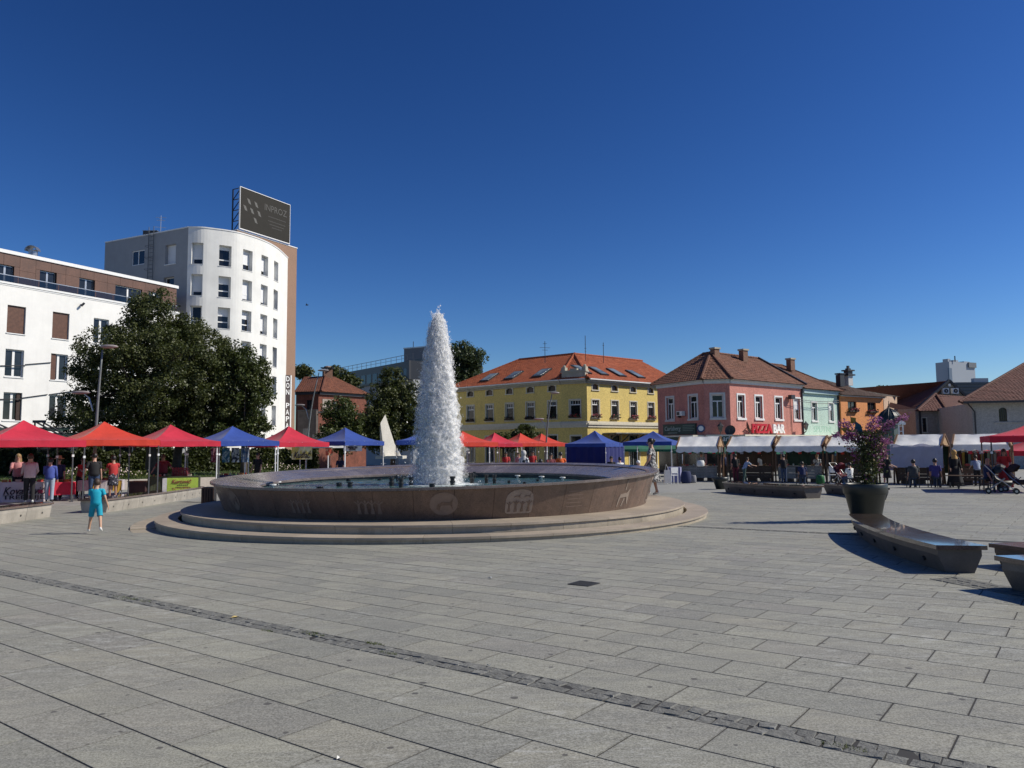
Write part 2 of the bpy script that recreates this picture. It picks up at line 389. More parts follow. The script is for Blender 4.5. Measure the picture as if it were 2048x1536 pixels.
M_gran=polished('brown_granite',(.155,.092,.063),.42); M_cop=polished('coping_granite',(.20,.165,.155),.22,cov=.45)
M_step=mat('step_stone',(.46,.385,.30),.6,.25,1.2,fine=90,bmp=.25,stain=.25,rnd=.35)
M_riser=mat('step_riser',(.48,.41,.31),.65,.3,1.5,fine=90,bmp=.3,stain=.75,rnd=.4)
M_light=mat('engraved_stone',(.33,.26,.21),.75,.2,4,fine=80)
def rimz(x,y): return 1.11+.0125*(x-FX)+.0205*(y-FY)+ (.03 if y<FY else 0)*0
RR,RB,RI=5.9,5.57,4.72
def ringseg(mb,r0,r1,a0,a1,z0,z1,n=4,lip=0):
    prof=[(r0,z0),(r1,z0),(r1,z1),(r0,z1)]
    rings=[[(FX+r*math.cos(a0+(a1-a0)*i/n),FY+r*math.sin(a0+(a1-a0)*i/n),z) for r,z in prof] for i in range(n+1)]
    mb.loft(rings,0,True)
# steps: blocks with open joints; the lowest course only shows where the square falls away (left)
gapA=(R(-90)+.42,R(-90)+.66)
def course(R1,R0,z0,z1,nb,name,tread,skip=None,a_off=0,lo=0,hi=2*math.pi):
    for k in range(nb):
        a0=a_off+lo+(hi-lo)*k/nb; a1=a_off+lo+(hi-lo)*(k+1)/nb; e=.003/R1
        if skip and skip(a0,a1): continue
        mb=MB(); ringseg(mb,R0+.03,R1-.035,a0+e,a1-e,z0,z1-.045); o=mb.build(name,M_riser,FT)
        mb=MB(); ringseg(mb,R0,R1,a0+e,a1-e,z1-.045,z1); mb.build('tread_stone',M_step,FT)
nb=36
MB().lathe([(5.4,-.4),(5.4,.10),(6.3,.10),(6.3,-.2)],(FX,FY,0),64).build('step_core',M_riser,FT)
course(7.12,6.6,-.12,.145,nb,'riser_stone',True,skip=lambda a0,a1:False,a_off=.05)
course(6.55,5.3,.10,.315,nb,'riser_stone',True,a_off=.13)
for k in range(5):
    a0=R(172)+k*R(9); mb=MB(); ringseg(mb,7.0,7.62,a0+.001,a0+R(9)-.001,-.25,-.005-.002*k if k<4 else -.03); mb.build('riser_stone',M_riser,FT)
# dark gap where a riser block is missing
# basin wall panels
NP=44
panels=[]
for k in range(NP):
    a0=2*math.pi*k/NP; a1=2*math.pi*(k+1)/NP; e=.0035/RR; n=4; mb=MB()
    rings=[]
    for i in range(n+1):
        a=a0+e+(a1-a0-2*e)*i/n; ca,sa=math.cos(a),math.sin(a); zt=rimz(FX+RR*ca,FY+RR*sa)-.05
        rings.append([(FX+r*ca,FY+r*sa,z) for r,z in ((RB-.25,.2),(RB,.2),(RB,.315),(RR-.07,zt),(RR-.3,zt))])
    mb.loft(rings,0,True); mb.build('wall_panel',M_gran,FT)
# coping stones: sloping gently in to the water
def cop(a): 
    ca,sa=math.cos(a),math.sin(a); xo,yo=FX+RR*ca,FY+RR*sa; zo=rimz(xo,yo); xi,yi=FX+RI*ca,FY+RI*sa
    zi=.84+.011*(yi-(FY-RI))+.004*(xi-FX); return ca,sa,zo,zi
for k in range(NP):
    a0=2*math.pi*(k+.5)/NP; a1=a0+2*math.pi/NP; e=.002/RR; mb=MB(); rings=[]
    for i in range(5):
        a=a0+e+(a1-a0-2*e)*i/4; ca,sa,zo,zi=cop(a)
        rings.append([(FX+r*ca,FY+r*sa,z) for r,z in ((RR,zo-.055),(RR,zo-.008),(RR-.01,zo),(RI,zi),(RI-.02,zi-.015),(RI-.02,zi-.07),(RR-.1,zo-.075))])
    mb.loft(rings,0,True); mb.build('coping_stone',M_cop,FT)
mb=MB(); rings=[]
for i in range(64):
    a=2*math.pi*i/64; ca,sa,zo,zi=cop(a); rings.append([(FX+(RI+.03)*ca,FY+(RI+.03)*sa,z) for z in (zi-.05,.3)])
rings.append(rings[0]); mb.loft(rings,0,False,False)
M_inner=mat('basin_tile',(.06,.075,.07),.5,.4,3,fine=30); mb.build('inner_wall',M_inner,FT)
MB().lathe([(0.01,.32),(RI+.05,.32)],(FX,FY,0),64).build('basin_floor',mat('basin_floor',(.10,.17,.14),.6,.5,1.2,fine=8),FT)
def water_mat():
    m,n,b=_new('pool_water'); v=coord(n,'World')
    b.inputs['Base Color'].default_value=(.035,.085,.075,1); b.inputs['Roughness'].default_value=.04; b.inputs['Specular IOR Level'].default_value=.6
    L=nd(n,'ShaderNodeVectorMath',operation='DISTANCE'); n.links.new(v,L.inputs[0]); L.inputs[1].default_value=(-2,21.3,.78)
    f=noise(n,v,3.2,5,.6,1.2); f2=noise(n,v,14,4,.7,.6)
    hh=math_(n,'ADD',math_(n,'MULTIPLY',f,1.),math_(n,'MULTIPLY',f2,.45)); bump(n,b,hh,1.,.06)
    fm=noise(n,v,9,6,.8,1.)
    foam=mapr(n,math_(n,'ADD',math_(n,'MULTIPLY',L.outputs['Value'],-.55),math_(n,'MULTIPLY',fm,1.1)),-.12,.12,0,1)
    c=mixc(n,mapr(n,f,.35,.7,0,1),(.02,.05,.045),(.09,.17,.145)); c=mixc(n,foam,c,(.75,.8,.8)); n.links.new(c,b.inputs['Base Color'])
    n.links.new(mapr(n,foam,0,1,.05,.6),b.inputs['Roughness']); return m
mb=MB(); nr=40
V=[(FX,FY,.78)]; Fc=[]
for j in range(1,nr+1):
    for i in range(96):
        a=2*math.pi*i/96; r=RI*j/nr+(.01 if j==nr else 0); V.append((FX+r*math.cos(a),FY+r*math.sin(a),.78+.012*math.sin(r*9)*math.exp(-r*.5)+random.gauss(0,.004)))
for i in range(96): Fc.append((0,1+i,1+(i+1)%96))
for j in range(nr-1):
    for i in range(96): Fc.append((1+j*96+i,1+(j+1)*96+i,1+(j+1)*96+(i+1)%96,1+j*96+(i+1)%96))
mb.add(V,Fc); tag(mb.build('water',water_mat(),smooth=True),None,None,kind='structure')
# nozzles and lamps in the pool
M_noz=mat('nozzle_black',(.02,.02,.02),.35,.2,9); M_lamp=mat('lamp_white',(.75,.75,.72),.4,.05,9)
def at_water(px,py): return atz(px,py,.79)
for (px,py,h,r) in ((783,972,.24,.075),(795,963,.2,.05),(802,974,.24,.07),(822,970,.22,.07),(864,974,.10,.08),(905,970,.24,.075),(944,966,.28,.07),(949,955,.2,.05),(973,965,.24,.06),(989,966,.24,.06),(700,973,.13,.08),(678,972,.10,.09),(640,978,.07,.10),(697,962,.09,.08),(759,960,.06,.07),(583,964,.07,.07),(740,955,.06,.05),(1018,965,.07,.05),(1049,969,.08,.05),(1075,962,.06,.05),(935,975,.06,.04),(924,978,.05,.04)):
    c=at_water(px,py); mb=MB(); mb.lathe([(.001,-.1),(r*.8,-.1),(r*.8,h*.3),(r,h*.32),(r,h*.5),(r*.75,h*.52),(r*.75,h*.75),(r,h*.77),(r,h),(r*.6,h),(r*.6,h-.02),(.001,h-.02)],(c[0],c[1],.78),12); mb.build('nozzle',M_noz,FT,smooth=False)
for (px,py) in ((546,972),(556,966),(618,961),(664,957),(712,954),(764,953),(982,950),(1035,953),(1083,955),(1125,957)):
    c=at_water(px,py+2); mb=MB(); mb.lathe([(.001,-.08),(.03,-.08),(.03,.05),(.09,.055),(.09,.085),(.001,.09)],(c[0],c[1],.78),12); mb.build('pool_lamp',M_lamp,FT)
c=atz(888,968,.78); mb=MB(); mb.lathe([(.001,-.1),(.13,-.1),(.13,.05),(.17,.09),(.17,.14),(.1,.14),(.001,.1)],(FX-.05,FY,.78),16); mb.build('centre_nozzle',mat('steel_grey',(.25,.25,.25),.4,.1,9),FT)
# carved motifs: proud, paler pieces following the flared wall
def wall_pt(a,h,out=.006): # h 0..1 up the wall
    zt=rimz(FX+RR*math.cos(a),FY+RR*math.sin(a))-.05; r=RB+(RR-.07-RB)*h+out; z=.315+(zt-.315)*h
    return (FX+r*math.cos(a),FY+r*math.sin(a),z)
def carve(mb,poly,a_c,w,h0,h1,out=.006,thick=.008):
    """polygon in unit square wrapped on the wall, extruded out"""
    n=len(poly); P=[]
    for o_ in (out-thick,out):
        for (x,y) in poly: P.append(wall_pt(a_c+(x-.5)*w/RR,h0+(h1-h0)*y,o_))
    mb.add(P,[tuple(range(n,2*n))]+[(i,(i+1)%n,n+(i+1)%n,n+i) for i in range(n)])
def figure(mb,x,y,s,a_c,w,h0,h1,out):
    body=[(-.22,0),(.22,0),(.1,.45),(.13,.75),(-.13,.75),(-.1,.45)]; head=[(.11*math.cos(t),.88+.11*math.sin(t)) for t in [k*math.pi/3 for k in range(6)]]
    arms=[(-.45,.85),(-.38,.9),(0,.72),(.38,.9),(.45,.85),(0,.6)]
    for pl in (body,head,arms): carve(mb,[(x+p[0]*s*.55,y+p[1]*s) for p in pl],a_c,w,h0,h1,out)
def px_angle(px):
    best=None
    for k in range(0,3600):
        a=-math.pi+k*math.pi/3600*1.0
        p=wall_pt(a,.5); X,_,z=proj(p)
        if abs(X-px)<.8 and math.sin(a)<.2: return a
    return None
def arch(n=14,x0=.02,x1=.98,y0=.03,y1=.97,rt=.42,rb=.12):
    P=[]
    for (cx,cy,rr_,t0) in ((x1-rb,y0+rb,rb,-90),(x1-rt,y1-rt*.9,rt,0),(x0+rt,y1-rt*.9,rt,90),(x0+rb,y0+rb,rb,180)):
        for k in range(5):
            t=R(t0+k*22.5); P.append((cx+rr_*math.cos(t),cy+rr_*(.9 if rr_==rt else 1)*math.sin(t)))
    return P
M_dk=M_gran
for (px,w,kind) in ((1040,.66,'arch'),(888,.62,'disc'),(738,.62,'dancers'),(1250,.55,'rider'),(1300,.6,'deer'),(600,.6,'dancers'),(470,.5,'disc'),(1152,.6,'script')):
    a=px_angle(px)
    if a is None: continue
    m1=MB(); m2=MB()
    if kind=='arch':
        carve(m1,arch(),a,w,.12,.93,.006)
        for k in range(4): figure(m2,.15+k*.23,.10,.42+.04*(k%2),a,w,.12,.93,.011)
        for k in range(2):
            x=.28+k*.36; carve(m2,[(x,.66),(x+.05,.72),(x+.18,.72),(x+.24,.82),(x+.20,.74),(x+.22,.62),(x+.17,.69),(x+.06,.69)],a,w,.12,.93,.011)
    elif kind=='disc':
        carve(m1,[(.5+.48*math.cos(t),.5+.48*math.sin(t)) for t in [k*math.pi/10 for k in range(20)]],a,w,.14,.92,.006); 
        carve(m2,[(.25,.3),(.3,.5),(.45,.58),(.7,.55),(.8,.7),(.78,.5),(.8,.25),(.72,.45),(.4,.42),(.35,.22)],a,w,.14,.92,.011)
    elif kind=='dancers':
        for k in range(4): figure(m1,.14+k*.24,.12,.62,a,w,.12,.9,.008)
    elif kind=='rider':
        carve(m1,[(.05,.02),(.12,.02),(.2,.45),(.75,.45),(.9,.1),(.97,.1),(.9,.7),(.98,.85),(.85,.8),(.7,.66),(.15,.62),(.06,.4)],a,w,.1,.75,.008)
        figure(m1,.5,.62,.42,a,w,.1,.95,.009); carve(m1,[(.4,.02),(.5,.02),(.62,.4),(.5,.4)],a,w,.1,.75,.008)
    elif kind=='deer':
        for q in ([(.1,0),(.2,0),(.25,.9),(.12,.9)],[(.75,0),(.85,0),(.95,.9),(.82,.9)],[(.2,.85),(.85,.85),(.85,.95),(.2,.95)],[(.35,.1),(.45,.1),(.6,.75),(.5,.75)],[(.2,0),(.8,0),(.8,.06),(.2,.06)],[(.5,.15),(.6,.15),(.45,.75),(.38,.75)]): carve(m1,q,a,w*.8,.1,.9,.008)
    else:
        for k in range(5): carve(m1,[(.1,.15+k*.17),(.9-.1*(k%2),.15+k*.17),(.9-.1*(k%2),.18+k*.17),(.1,.18+k*.17)],a,w,.15,.85,.004)
    dim={'arch':M_light,'rider':M_light,'deer':M_light,'script':mat('carve_faint',(.22,.155,.12),.7,.2,6),'disc':mat('carve_mid',(.22,.16,.125),.7,.2,6),'dancers':mat('carve_mid',(.22,.16,.125),.7,.2,6)}[kind]
    m1.build('carved_relief',dim,FT)
    if m2.v: m2.build('carved_figures',M_dk,FT)
# ================================================================ WATER JET
def jet():
    n=70000; H=4.72; z0=.8
    t=rng.random(n)**.8           # 0 bottom .. 1 top
    cx=FX-.07; 
    prof=lambda q: np.interp(q,[0,.05,.2,.4,.6,.75,.88,.95,1],[.72,.72,.67,.59,.47,.39,.28,.20,.04])
    kind=rng.random(n)
    rad=prof(t)*np.where(kind<.45,np.abs(rng.normal(0,.33,n)),np.sqrt(rng.random(n)))*np.where(rng.random(n)<.07,1.0+.45*rng.random(n),1)
    # right-hand dense plume near the base
    a=rng.random(n)*2*np.pi
    x=cx+rad*np.cos(a)-.10*(1-t)+.05*t; y=FY+rad*np.sin(a); z=z0+H*t
    core=kind<.28; x[core]=cx+.22*(1-t[core])*.6+rng.normal(0,.06+.12*t[core]*(1-t[core]),core.sum()); y[core]=FY+rng.normal(0,.12,core.sum())
    dk=rng.random(n)<.32; x[dk]+=.12*(1-t[dk])
    sp=rng.random(n)<.022; x[sp]=cx-.3+rng.normal(0,.5,sp.sum()); z[sp]=z0+np.abs(rng.normal(0,.45,sp.sum())); y[sp]=FY+rng.normal(0,.5,sp.sum())
    # ragged crest
    tp=int(700); wq=rng.integers(0,5,tp); hh=rng.random(tp)**1.5; x[:tp]=cx+np.array([-.07,-.03,.01,.05,.08])[wq]+np.array([-.12,.02,.05,.0,.07])[wq]*hh+rng.normal(0,.018,tp); z[:tp]=z0+H*.955+hh*np.array([.30,.34,.46,.28,.22])[wq]; y[:tp]=FY+rng.normal(0,.04,tp)
    s=rng.gamma(1.5,.0020,n)+.0028; s=np.minimum(s,.015); el=1.1+rng.random(n)*1.6
    up=np.stack([rng.normal(0,.25,n)+(x-cx)*.35,rng.normal(0,.25,n),np.ones(n)],1); up/=np.linalg.norm(up,axis=1)[:,None]
    sx=np.stack([s,np.zeros(n),np.zeros(n)],1); sy=np.stack([np.zeros(n),s,np.zeros(n)],1); sz=up*(s*el)[:,None]
    c=np.stack([x,y,z],1); q=np.random.default_rng(3).random((n,1))*6.28; ux=sx*np.cos(q)+sy*np.sin(q); uy=-sx*np.sin(q)+sy*np.cos(q); V=np.stack([c+ux*1.2-sz*.6,c-ux*.6+uy-sz*.6,c-ux*.6-uy-sz*.6,c+sz*1.2],1).reshape(-1,3)
    base=(np.arange(n)*4)[:,None,None]; T=np.array([[0,2,1],[0,1,3],[1,2,3],[2,0,3]])[None]
    return V,(base+T).reshape(-1,3)
def jet_shell(pr,seed,tw):
    r0=np.random.default_rng(seed); nz_,na=220,84; V=[]; zz=np.linspace(0,1,nz_); ph=r0.random((nz_,na))
    for k in range(4): ph=(ph+np.roll(ph,1,0)*1.5+np.roll(ph,-1,0)*1.5+np.roll(ph,1,1)*.3+np.roll(ph,-1,1)*.3)/4.6
    ph=(ph-.5)/ph.std()*.10
    for j in range(nz_):
        r=np.interp(zz[j],[0,.05,.2,.4,.6,.75,.88,.95,1],pr)*(1+ph[j]); a=np.linspace(0,2*np.pi,na,endpoint=False)
        V.append(np.stack([FX-.07+.06*(1-zz[j])-.03*zz[j]+tw*(1-zz[j])+r*np.cos(a),FY+r*np.sin(a),np.full(na,.8+4.66*zz[j])+ph[j]*.1],1))
    V=np.concatenate(V); i=np.arange(nz_-1)[:,None]*na+np.arange(na)[None]; k=np.arange(nz_-1)[:,None]*na+(np.arange(na)[None]+1)%na
    return V,np.concatenate([np.stack([i,k,k+na],-1).reshape(-1,3),np.stack([i,k+na,i+na],-1).reshape(-1,3)])
def spray_mat(name,lo,hi,top,bot):
    m,n,b=_new(name); b.inputs['Base Color'].default_value=(.985,.985,.985,1); b.inputs['Roughness'].default_value=.6
    v=coord(n,'World'); mp=nd(n,'ShaderNodeMapping'); mp.inputs['Scale'].default_value=(1,1,.28); n.links.new(v,mp.inputs[0])
    f=math_(n,'ADD',math_(n,'MULTIPLY',noise(n,mp.outputs[0],34,5,.8,.4),.6),math_(n,'MULTIPLY',noise(n,mp.outputs[0],9,4,.7,.6),.4))
    sx=nd(n,'ShaderNodeSeparateXYZ'); n.links.new(v,sx.inputs[0]); hz=mapr(n,sx.outputs[2],.8,5.4,bot,top)
    al=math_(n,'MULTIPLY',mapr(n,f,lo,hi,0,1),hz); bump(n,b,f,.35,.02)
    out=n.nodes['Material Output']; t=nd(n,'ShaderNodeBsdfTranslucent'); tr=nd(n,'ShaderNodeBsdfTransparent'); mx=nd(n,'ShaderNodeMixShader'); mx.inputs[0].default_value=.30; n.links.new(b.outputs[0],mx.inputs[1]); n.links.new(t.outputs[0],mx.inputs[2])
    m2=nd(n,'ShaderNodeMixShader'); n.links.new(al,m2.inputs[0]); n.links.new(tr.outputs[0],m2.inputs[1]); n.links.new(mx.outputs[0],m2.inputs[2]); n.links.new(m2.outputs[0],out.inputs[0]); return m
def mesh_np(name,V,T,m,k=3):
    me=bpy.data.meshes.new(name); me.vertices.add(len(V)); me.vertices.foreach_set('co',V.astype(np.float32).ravel())
    me.loops.add(T.size); me.loops.foreach_set('vertex_index',T.astype(np.int32).ravel()); me.polygons.add(len(T)); me.polygons.foreach_set('loop_start',np.arange(0,T.size,k,dtype=np.int32))
    me.materials.append(m); me.update(calc_edges=True); return me
def jet_mat():
    m,n,b=_new('white_water'); b.inputs['Base Color'].default_value=(.985,.985,.985,1); b.inputs['Roughness'].default_value=.35; b.inputs['Specular IOR Level'].default_value=.5
    out=n.nodes['Material Output']; t=nd(n,'ShaderNodeBsdfTranslucent'); t.inputs[0].default_value=(1,1,1,1); tr=nd(n,'ShaderNodeBsdfTransparent')
    mx=nd(n,'ShaderNodeMixShader'); mx.inputs[0].default_value=.5; n.links.new(b.outputs[0],mx.inputs[1]); n.links.new(t.outputs[0],mx.inputs[2])
    m2=nd(n,'ShaderNodeMixShader'); m2.inputs[0].default_value=.08; n.links.new(mx.outputs[0],m2.inputs[1]); n.links.new(tr.outputs[0],m2.inputs[2]); n.links.new(m2.outputs[0],out.inputs[0]); return m
V,T=jet(); MI=[0]*len(T)
for k,(pr,tw) in enumerate((([.24,.26,.31,.32,.27,.215,.14,.08,.006],.09),([.42,.44,.47,.445,.36,.295,.20,.125,.012],.03),([.58,.60,.58,.515,.41,.34,.24,.165,.02],0),([.70,.71,.66,.575,.455,.38,.275,.20,.03],-.03))):
    V2,T2=jet_shell(pr,40+k,tw); T=np.concatenate([T,T2+len(V)]); V=np.concatenate([V,V2]); MI+=[k+1]*len(T2)
me_=mesh_np('water_jet',V,T,jet_mat())
for k,(lo,hi,tp_,bt_) in enumerate(((.20,.36,1.,1.),(.34,.54,.95,.85),(.40,.60,.8,.55),(.45,.66,.6,.32))): me_.materials.append(spray_mat('spray_layer_%s'%('inner','middle','outer','mist')[k],lo,hi,tp_,bt_))
me_.polygons.foreach_set('material_index',np.array(MI,dtype=np.int32)); sm=np.array(MI)>0; me_.polygons.foreach_set('use_smooth',sm)
o=link('water_jet',me_); tag(o,'tall white water jet of flying droplets rising from the fountain','water jet',kind='stuff')

# ================================================================ BENCHES
M_btop=polished('bench_top_granite',(.15,.095,.075),.10,cov=.25); _b=M_btop.node_tree.nodes['Principled BSDF']; _b.inputs['Coat Weight'].default_value=1.; _b.inputs['Coat Roughness'].default_value=.03; M_bside=mat('bench_side_stone',(.20,.175,.15),.6,.35,2,fine=70,bmp=.2,stain=.4)
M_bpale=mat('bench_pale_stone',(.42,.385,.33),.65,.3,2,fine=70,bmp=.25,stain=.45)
def bench(label,P0,P1,bulge,w,h=.36,side=None,flare=.12,holes=True,top=None,nseg=10,wl=0,wr=0):
    """granite seat running P0->P1 (centre line), bowed sideways by bulge"""
    P0=np.array(P0,float)[:2];P1=np.array(P1,float)[:2];d=P1-P0;L=np.hypot(*d);d/=L;nn=np.array([-d[1],d[0]])
    mid=(P0+P1)/2; t=thing('bench',label,'bench',(mid[0],mid[1],g(*mid)))
    def at(s,o,z): 
        b_=bulge*(1-(2*s-1)**2); p=P0+d*s*L+nn*(b_+o); return (p[0],p[1],g(*p)+z)
    side=side or M_bside; top=top or M_btop; th=.055
    ns=max(3,int(L/1.15)); 
    for k in range(ns):
        s0=k/ns+.0008;s1=(k+1)/ns-.0008
        rings=[[at(s0+(s1-s0)*i/4,o,z) for o,z in ((-w/2,h-th),(w/2,h-th),(w/2,h),(-w/2,h))] for i in range(5)]
        MB().loft(rings,0,True).build('seat_slab',top,t)
        e0=.012 if k==0 else 0; e1=.012 if k==ns-1 else 0
        rings=[]
        for i in range(5):
            s=s0+(s1-s0)*i/4; s=min(max(s,e0),1-e1)
            rings.append([at(s,o,z) for o,z in ((-w/2+flare+.03,-.03),(w/2-flare-.03,-.03),(w/2-.04,h*.62),(w/2-.04,h-th-.001),(-w/2+.04,h-th-.001),(-w/2+.04,h*.62))])
        MB().loft(rings,0,True).build('base_stone',side,t)
    if holes:
        for k in range(int(L/1.0)):
            s=(k+.5)/int(L/1.0)
            for sg in (-1,1):
                mb=MB(); c=Vector(at(s,sg*(w/2-.1),h*.38)); q=Vector((nn[0]*sg,nn[1]*sg,-.3)).normalized()
                mb.tube([c-q*.02,c+q*.045],.035,10); mb.build('drain_spout',M_noz,t)
    return t
def gp(px,py,h): 
    p=ground(px,py,h); return p
# big right bench
def bench_px(label,A,B,C,D,bulge,h=.36,**k): # four top corners: near-left, near-right, far-right, far-left (pixels)
    a,b_,c,d=[ground(*q,h)[:2] for q in (A,B,C,D)]
    return bench(label,(a+b_)/2,(c+d)/2,bulge,(np.hypot(*(a-b_))+np.hypot(*(c-d)))/2,h,**k)
bench_px('long polished granite bench in the right foreground, its end towards the camera',(1876,1090),(1972,1092),(1765,1029),(1696,1026),.22,side=mat('bench_dark_stone',(.15,.13,.115),.5,.4,2,fine=70,bmp=.2,stain=.4))
def gxy(px,py,h=0): return ground(px,py,h)[:2]
a=gxy(1990,1106,.38)
bench('granite bench cut off by the right edge of the photo, nearest on the right',(5.83,8.98),(6.15,4.2),.12,.64,.38,flare=.14,side=mat('bench_dark_stone',None) if 0 else MATS['bench_dark_stone'])
a=gxy(1978,1090,.30)
bench('brown granite bench top behind the nearest right bench',(6.98,10.85),(7.75,6.6),.1,.85,.30)
# mid right bench
bench('long dark granite bench in front of the white market stalls',(10.2,26.2),(8.8,31.3),.3,.78,.42,side=MATS['bench_dark_stone'])
bench('short curved granite bench half hidden behind the big flower pot',(12.0,29.2),(11.75,24.9),.25,.7,.38,side=MATS['bench_dark_stone'])
# left benches (pale lit sides)
l0=gxy(-60,1049+8); 
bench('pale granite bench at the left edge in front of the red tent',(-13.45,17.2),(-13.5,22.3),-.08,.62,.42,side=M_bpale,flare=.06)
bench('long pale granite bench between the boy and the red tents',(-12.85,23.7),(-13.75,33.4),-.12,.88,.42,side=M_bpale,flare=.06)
# ================================================================ BUILDINGS
def glass_mat(name,col=(.012,.014,.017),rough=.03,spec=.9,curt=0):
    if name in MATS: return MATS[name]
    m,n,b=_new(name); b.inputs['Roughness'].default_value=rough; b.inputs['Specular IOR Level'].default_value=spec
    v=coord(n,'World'); f=noise(n,v,.9,2,.5); c=mixc(n,mapr(n,f,.4,.6,0,1),col,mul(col,2.2+curt)); n.links.new(c,b.inputs['Base Color'])
    bump(n,b,noise(n,v,.7,1,.5),.02,.05); return m
G_dark=glass_mat('window_glass',(.010,.011,.013),.04,.45); G_cur=glass_mat('window_glass_curtain',(.10,.10,.10),.06,.8,.6)
M_white=mat('white_frame',(.78,.78,.76),.45,.06,9); M_trim=mat('cream_trim',(.60,.56,.46),.6,.15,5); M_dkframe=mat('dark_frame',(.03,.03,.032),.4,.2,9)
M_metal=mat('galvanised',(.42,.43,.44),.35,.2,6,metal=.8); M_steel=mat('painted_dark_steel',(.035,.036,.04),.45,.3,7); M_pole=mat('grey_pole',(.16,.17,.17),.45,.2,7)
class Facade:
    """vertical wall surface along a plan polyline; s = metres along, z = height, d = metres outward"""
    def __init__(F_,pts,flip=False):
        F_.p=[np.array(p,float)[:2] for p in pts]; F_.cum=[0]
        for a,b in zip(F_.p,F_.p[1:]): F_.cum.append(F_.cum[-1]+np.hypot(*(b-a)))
        F_.L=F_.cum[-1]; F_.sg=-1 if flip else 1
    def base(F_,s):
        i=0
        while i<len(F_.p)-2 and s>F_.cum[i+1]: i+=1
        a,b=F_.p[i],F_.p[i+1]; L=np.hypot(*(b-a)); d=(b-a)/L; return a+d*(s-F_.cum[i]),np.array([d[1],-d[0]])*F_.sg
    def normal(F_,s): return F_.base(s)[1]
    def W(F_,s,z,d=0):
        p,n=F_.base(s); return (p[0]+n[0]*d,p[1]+n[1]*d,z)
    def s_at(F_,px,py=800):
        best=(1e9,0)
        for k in range(int(F_.L/.02)+1):
            s=k*.02; p,_=F_.base(s); X,_,zz=proj((p[0],p[1],CZ+(880-py)/F*np.hypot(*p)))
            if abs(X-px)<best[0]: best=(abs(X-px),s)
        return best[1]
    def z_at(F_,s,py):
        p,_=F_.base(s); lo,hi=-2,80
        for _ in range(40):
            m=(lo+hi)/2
            if proj((p[0],p[1],m))[1]>py: lo=m
            else: hi=m
        return lo
    def box(F_,mb,s0,s1,z0,z1,d0,d1,mi=0,ns=1):
        for k in range(ns):
            a=s0+(s1-s0)*k/ns; b=s0+(s1-s0)*(k+1)/ns
            mb.hexa([F_.W(a,z0,d0),F_.W(a,z0,d1),F_.W(b,z0,d1),F_.W(b,z0,d0),F_.W(a,z1,d0),F_.W(a,z1,d1),F_.W(b,z1,d1),F_.W(b,z1,d0)] if F_.sg<0 else
                    [F_.W(a,z0,d1),F_.W(b,z0,d1),F_.W(b,z0,d0),F_.W(a,z0,d0),F_.W(a,z1,d1),F_.W(b,z1,d1),F_.W(b,z1,d0),F_.W(a,z1,d0)],mi)
    def wall(F_,mb,s0,s1,z0,z1,ops,depth,mi=0,step=None,rmi=None):
        rmi=mi if rmi is None else rmi
        S=sorted(set([s0,s1]+[q for o in ops for q in o[:2]]+([s0+(s1-s0)*k/int((s1-s0)/step) for k in range(int((s1-s0)/step))] if step else [])+[c for c in F_.cum if s0<c<s1]))
        Z=sorted(set([z0,z1]+[q for o in ops for q in o[2:4]])); S=[a for i,a in enumerate(S) if i==0 or a-S[i-1]>1e-4]; Z=[a for i,a in enumerate(Z) if i==0 or a-Z[i-1]>1e-4]
        for a,b in zip(S,S[1:]):
            for c,d in zip(Z,Z[1:]):
                ms,mz=(a+b)/2,(c+d)/2
                if any(o[0]<ms<o[1] and o[2]<mz<o[3] for o in ops): continue
                q=[F_.W(a+1e-5,c),F_.W(b-1e-5,c),F_.W(b-1e-5,d),F_.W(a+1e-5,d)]; mb.add(q if F_.sg>0 else q[::-1],[(0,1,2,3)],mi)
        for o in ops:
            a,b,c,d=o[:4]; D=-depth
            for q in ([(a,c,0),(a,d,0),(a,d,D),(a,c,D)],[(b,d,0),(b,c,0),(b,c,D),(b,d,D)],[(a,d,0),(b,d,0),(b,d,D),(a,d,D)],[(b,c,0),(a,c,0),(a,c,D),(b,c,D)]):
                q=[F_.W(*p) for p in q]; mb.add(q if F_.sg>0 else q[::-1],[(0,1,2,3)],rmi)
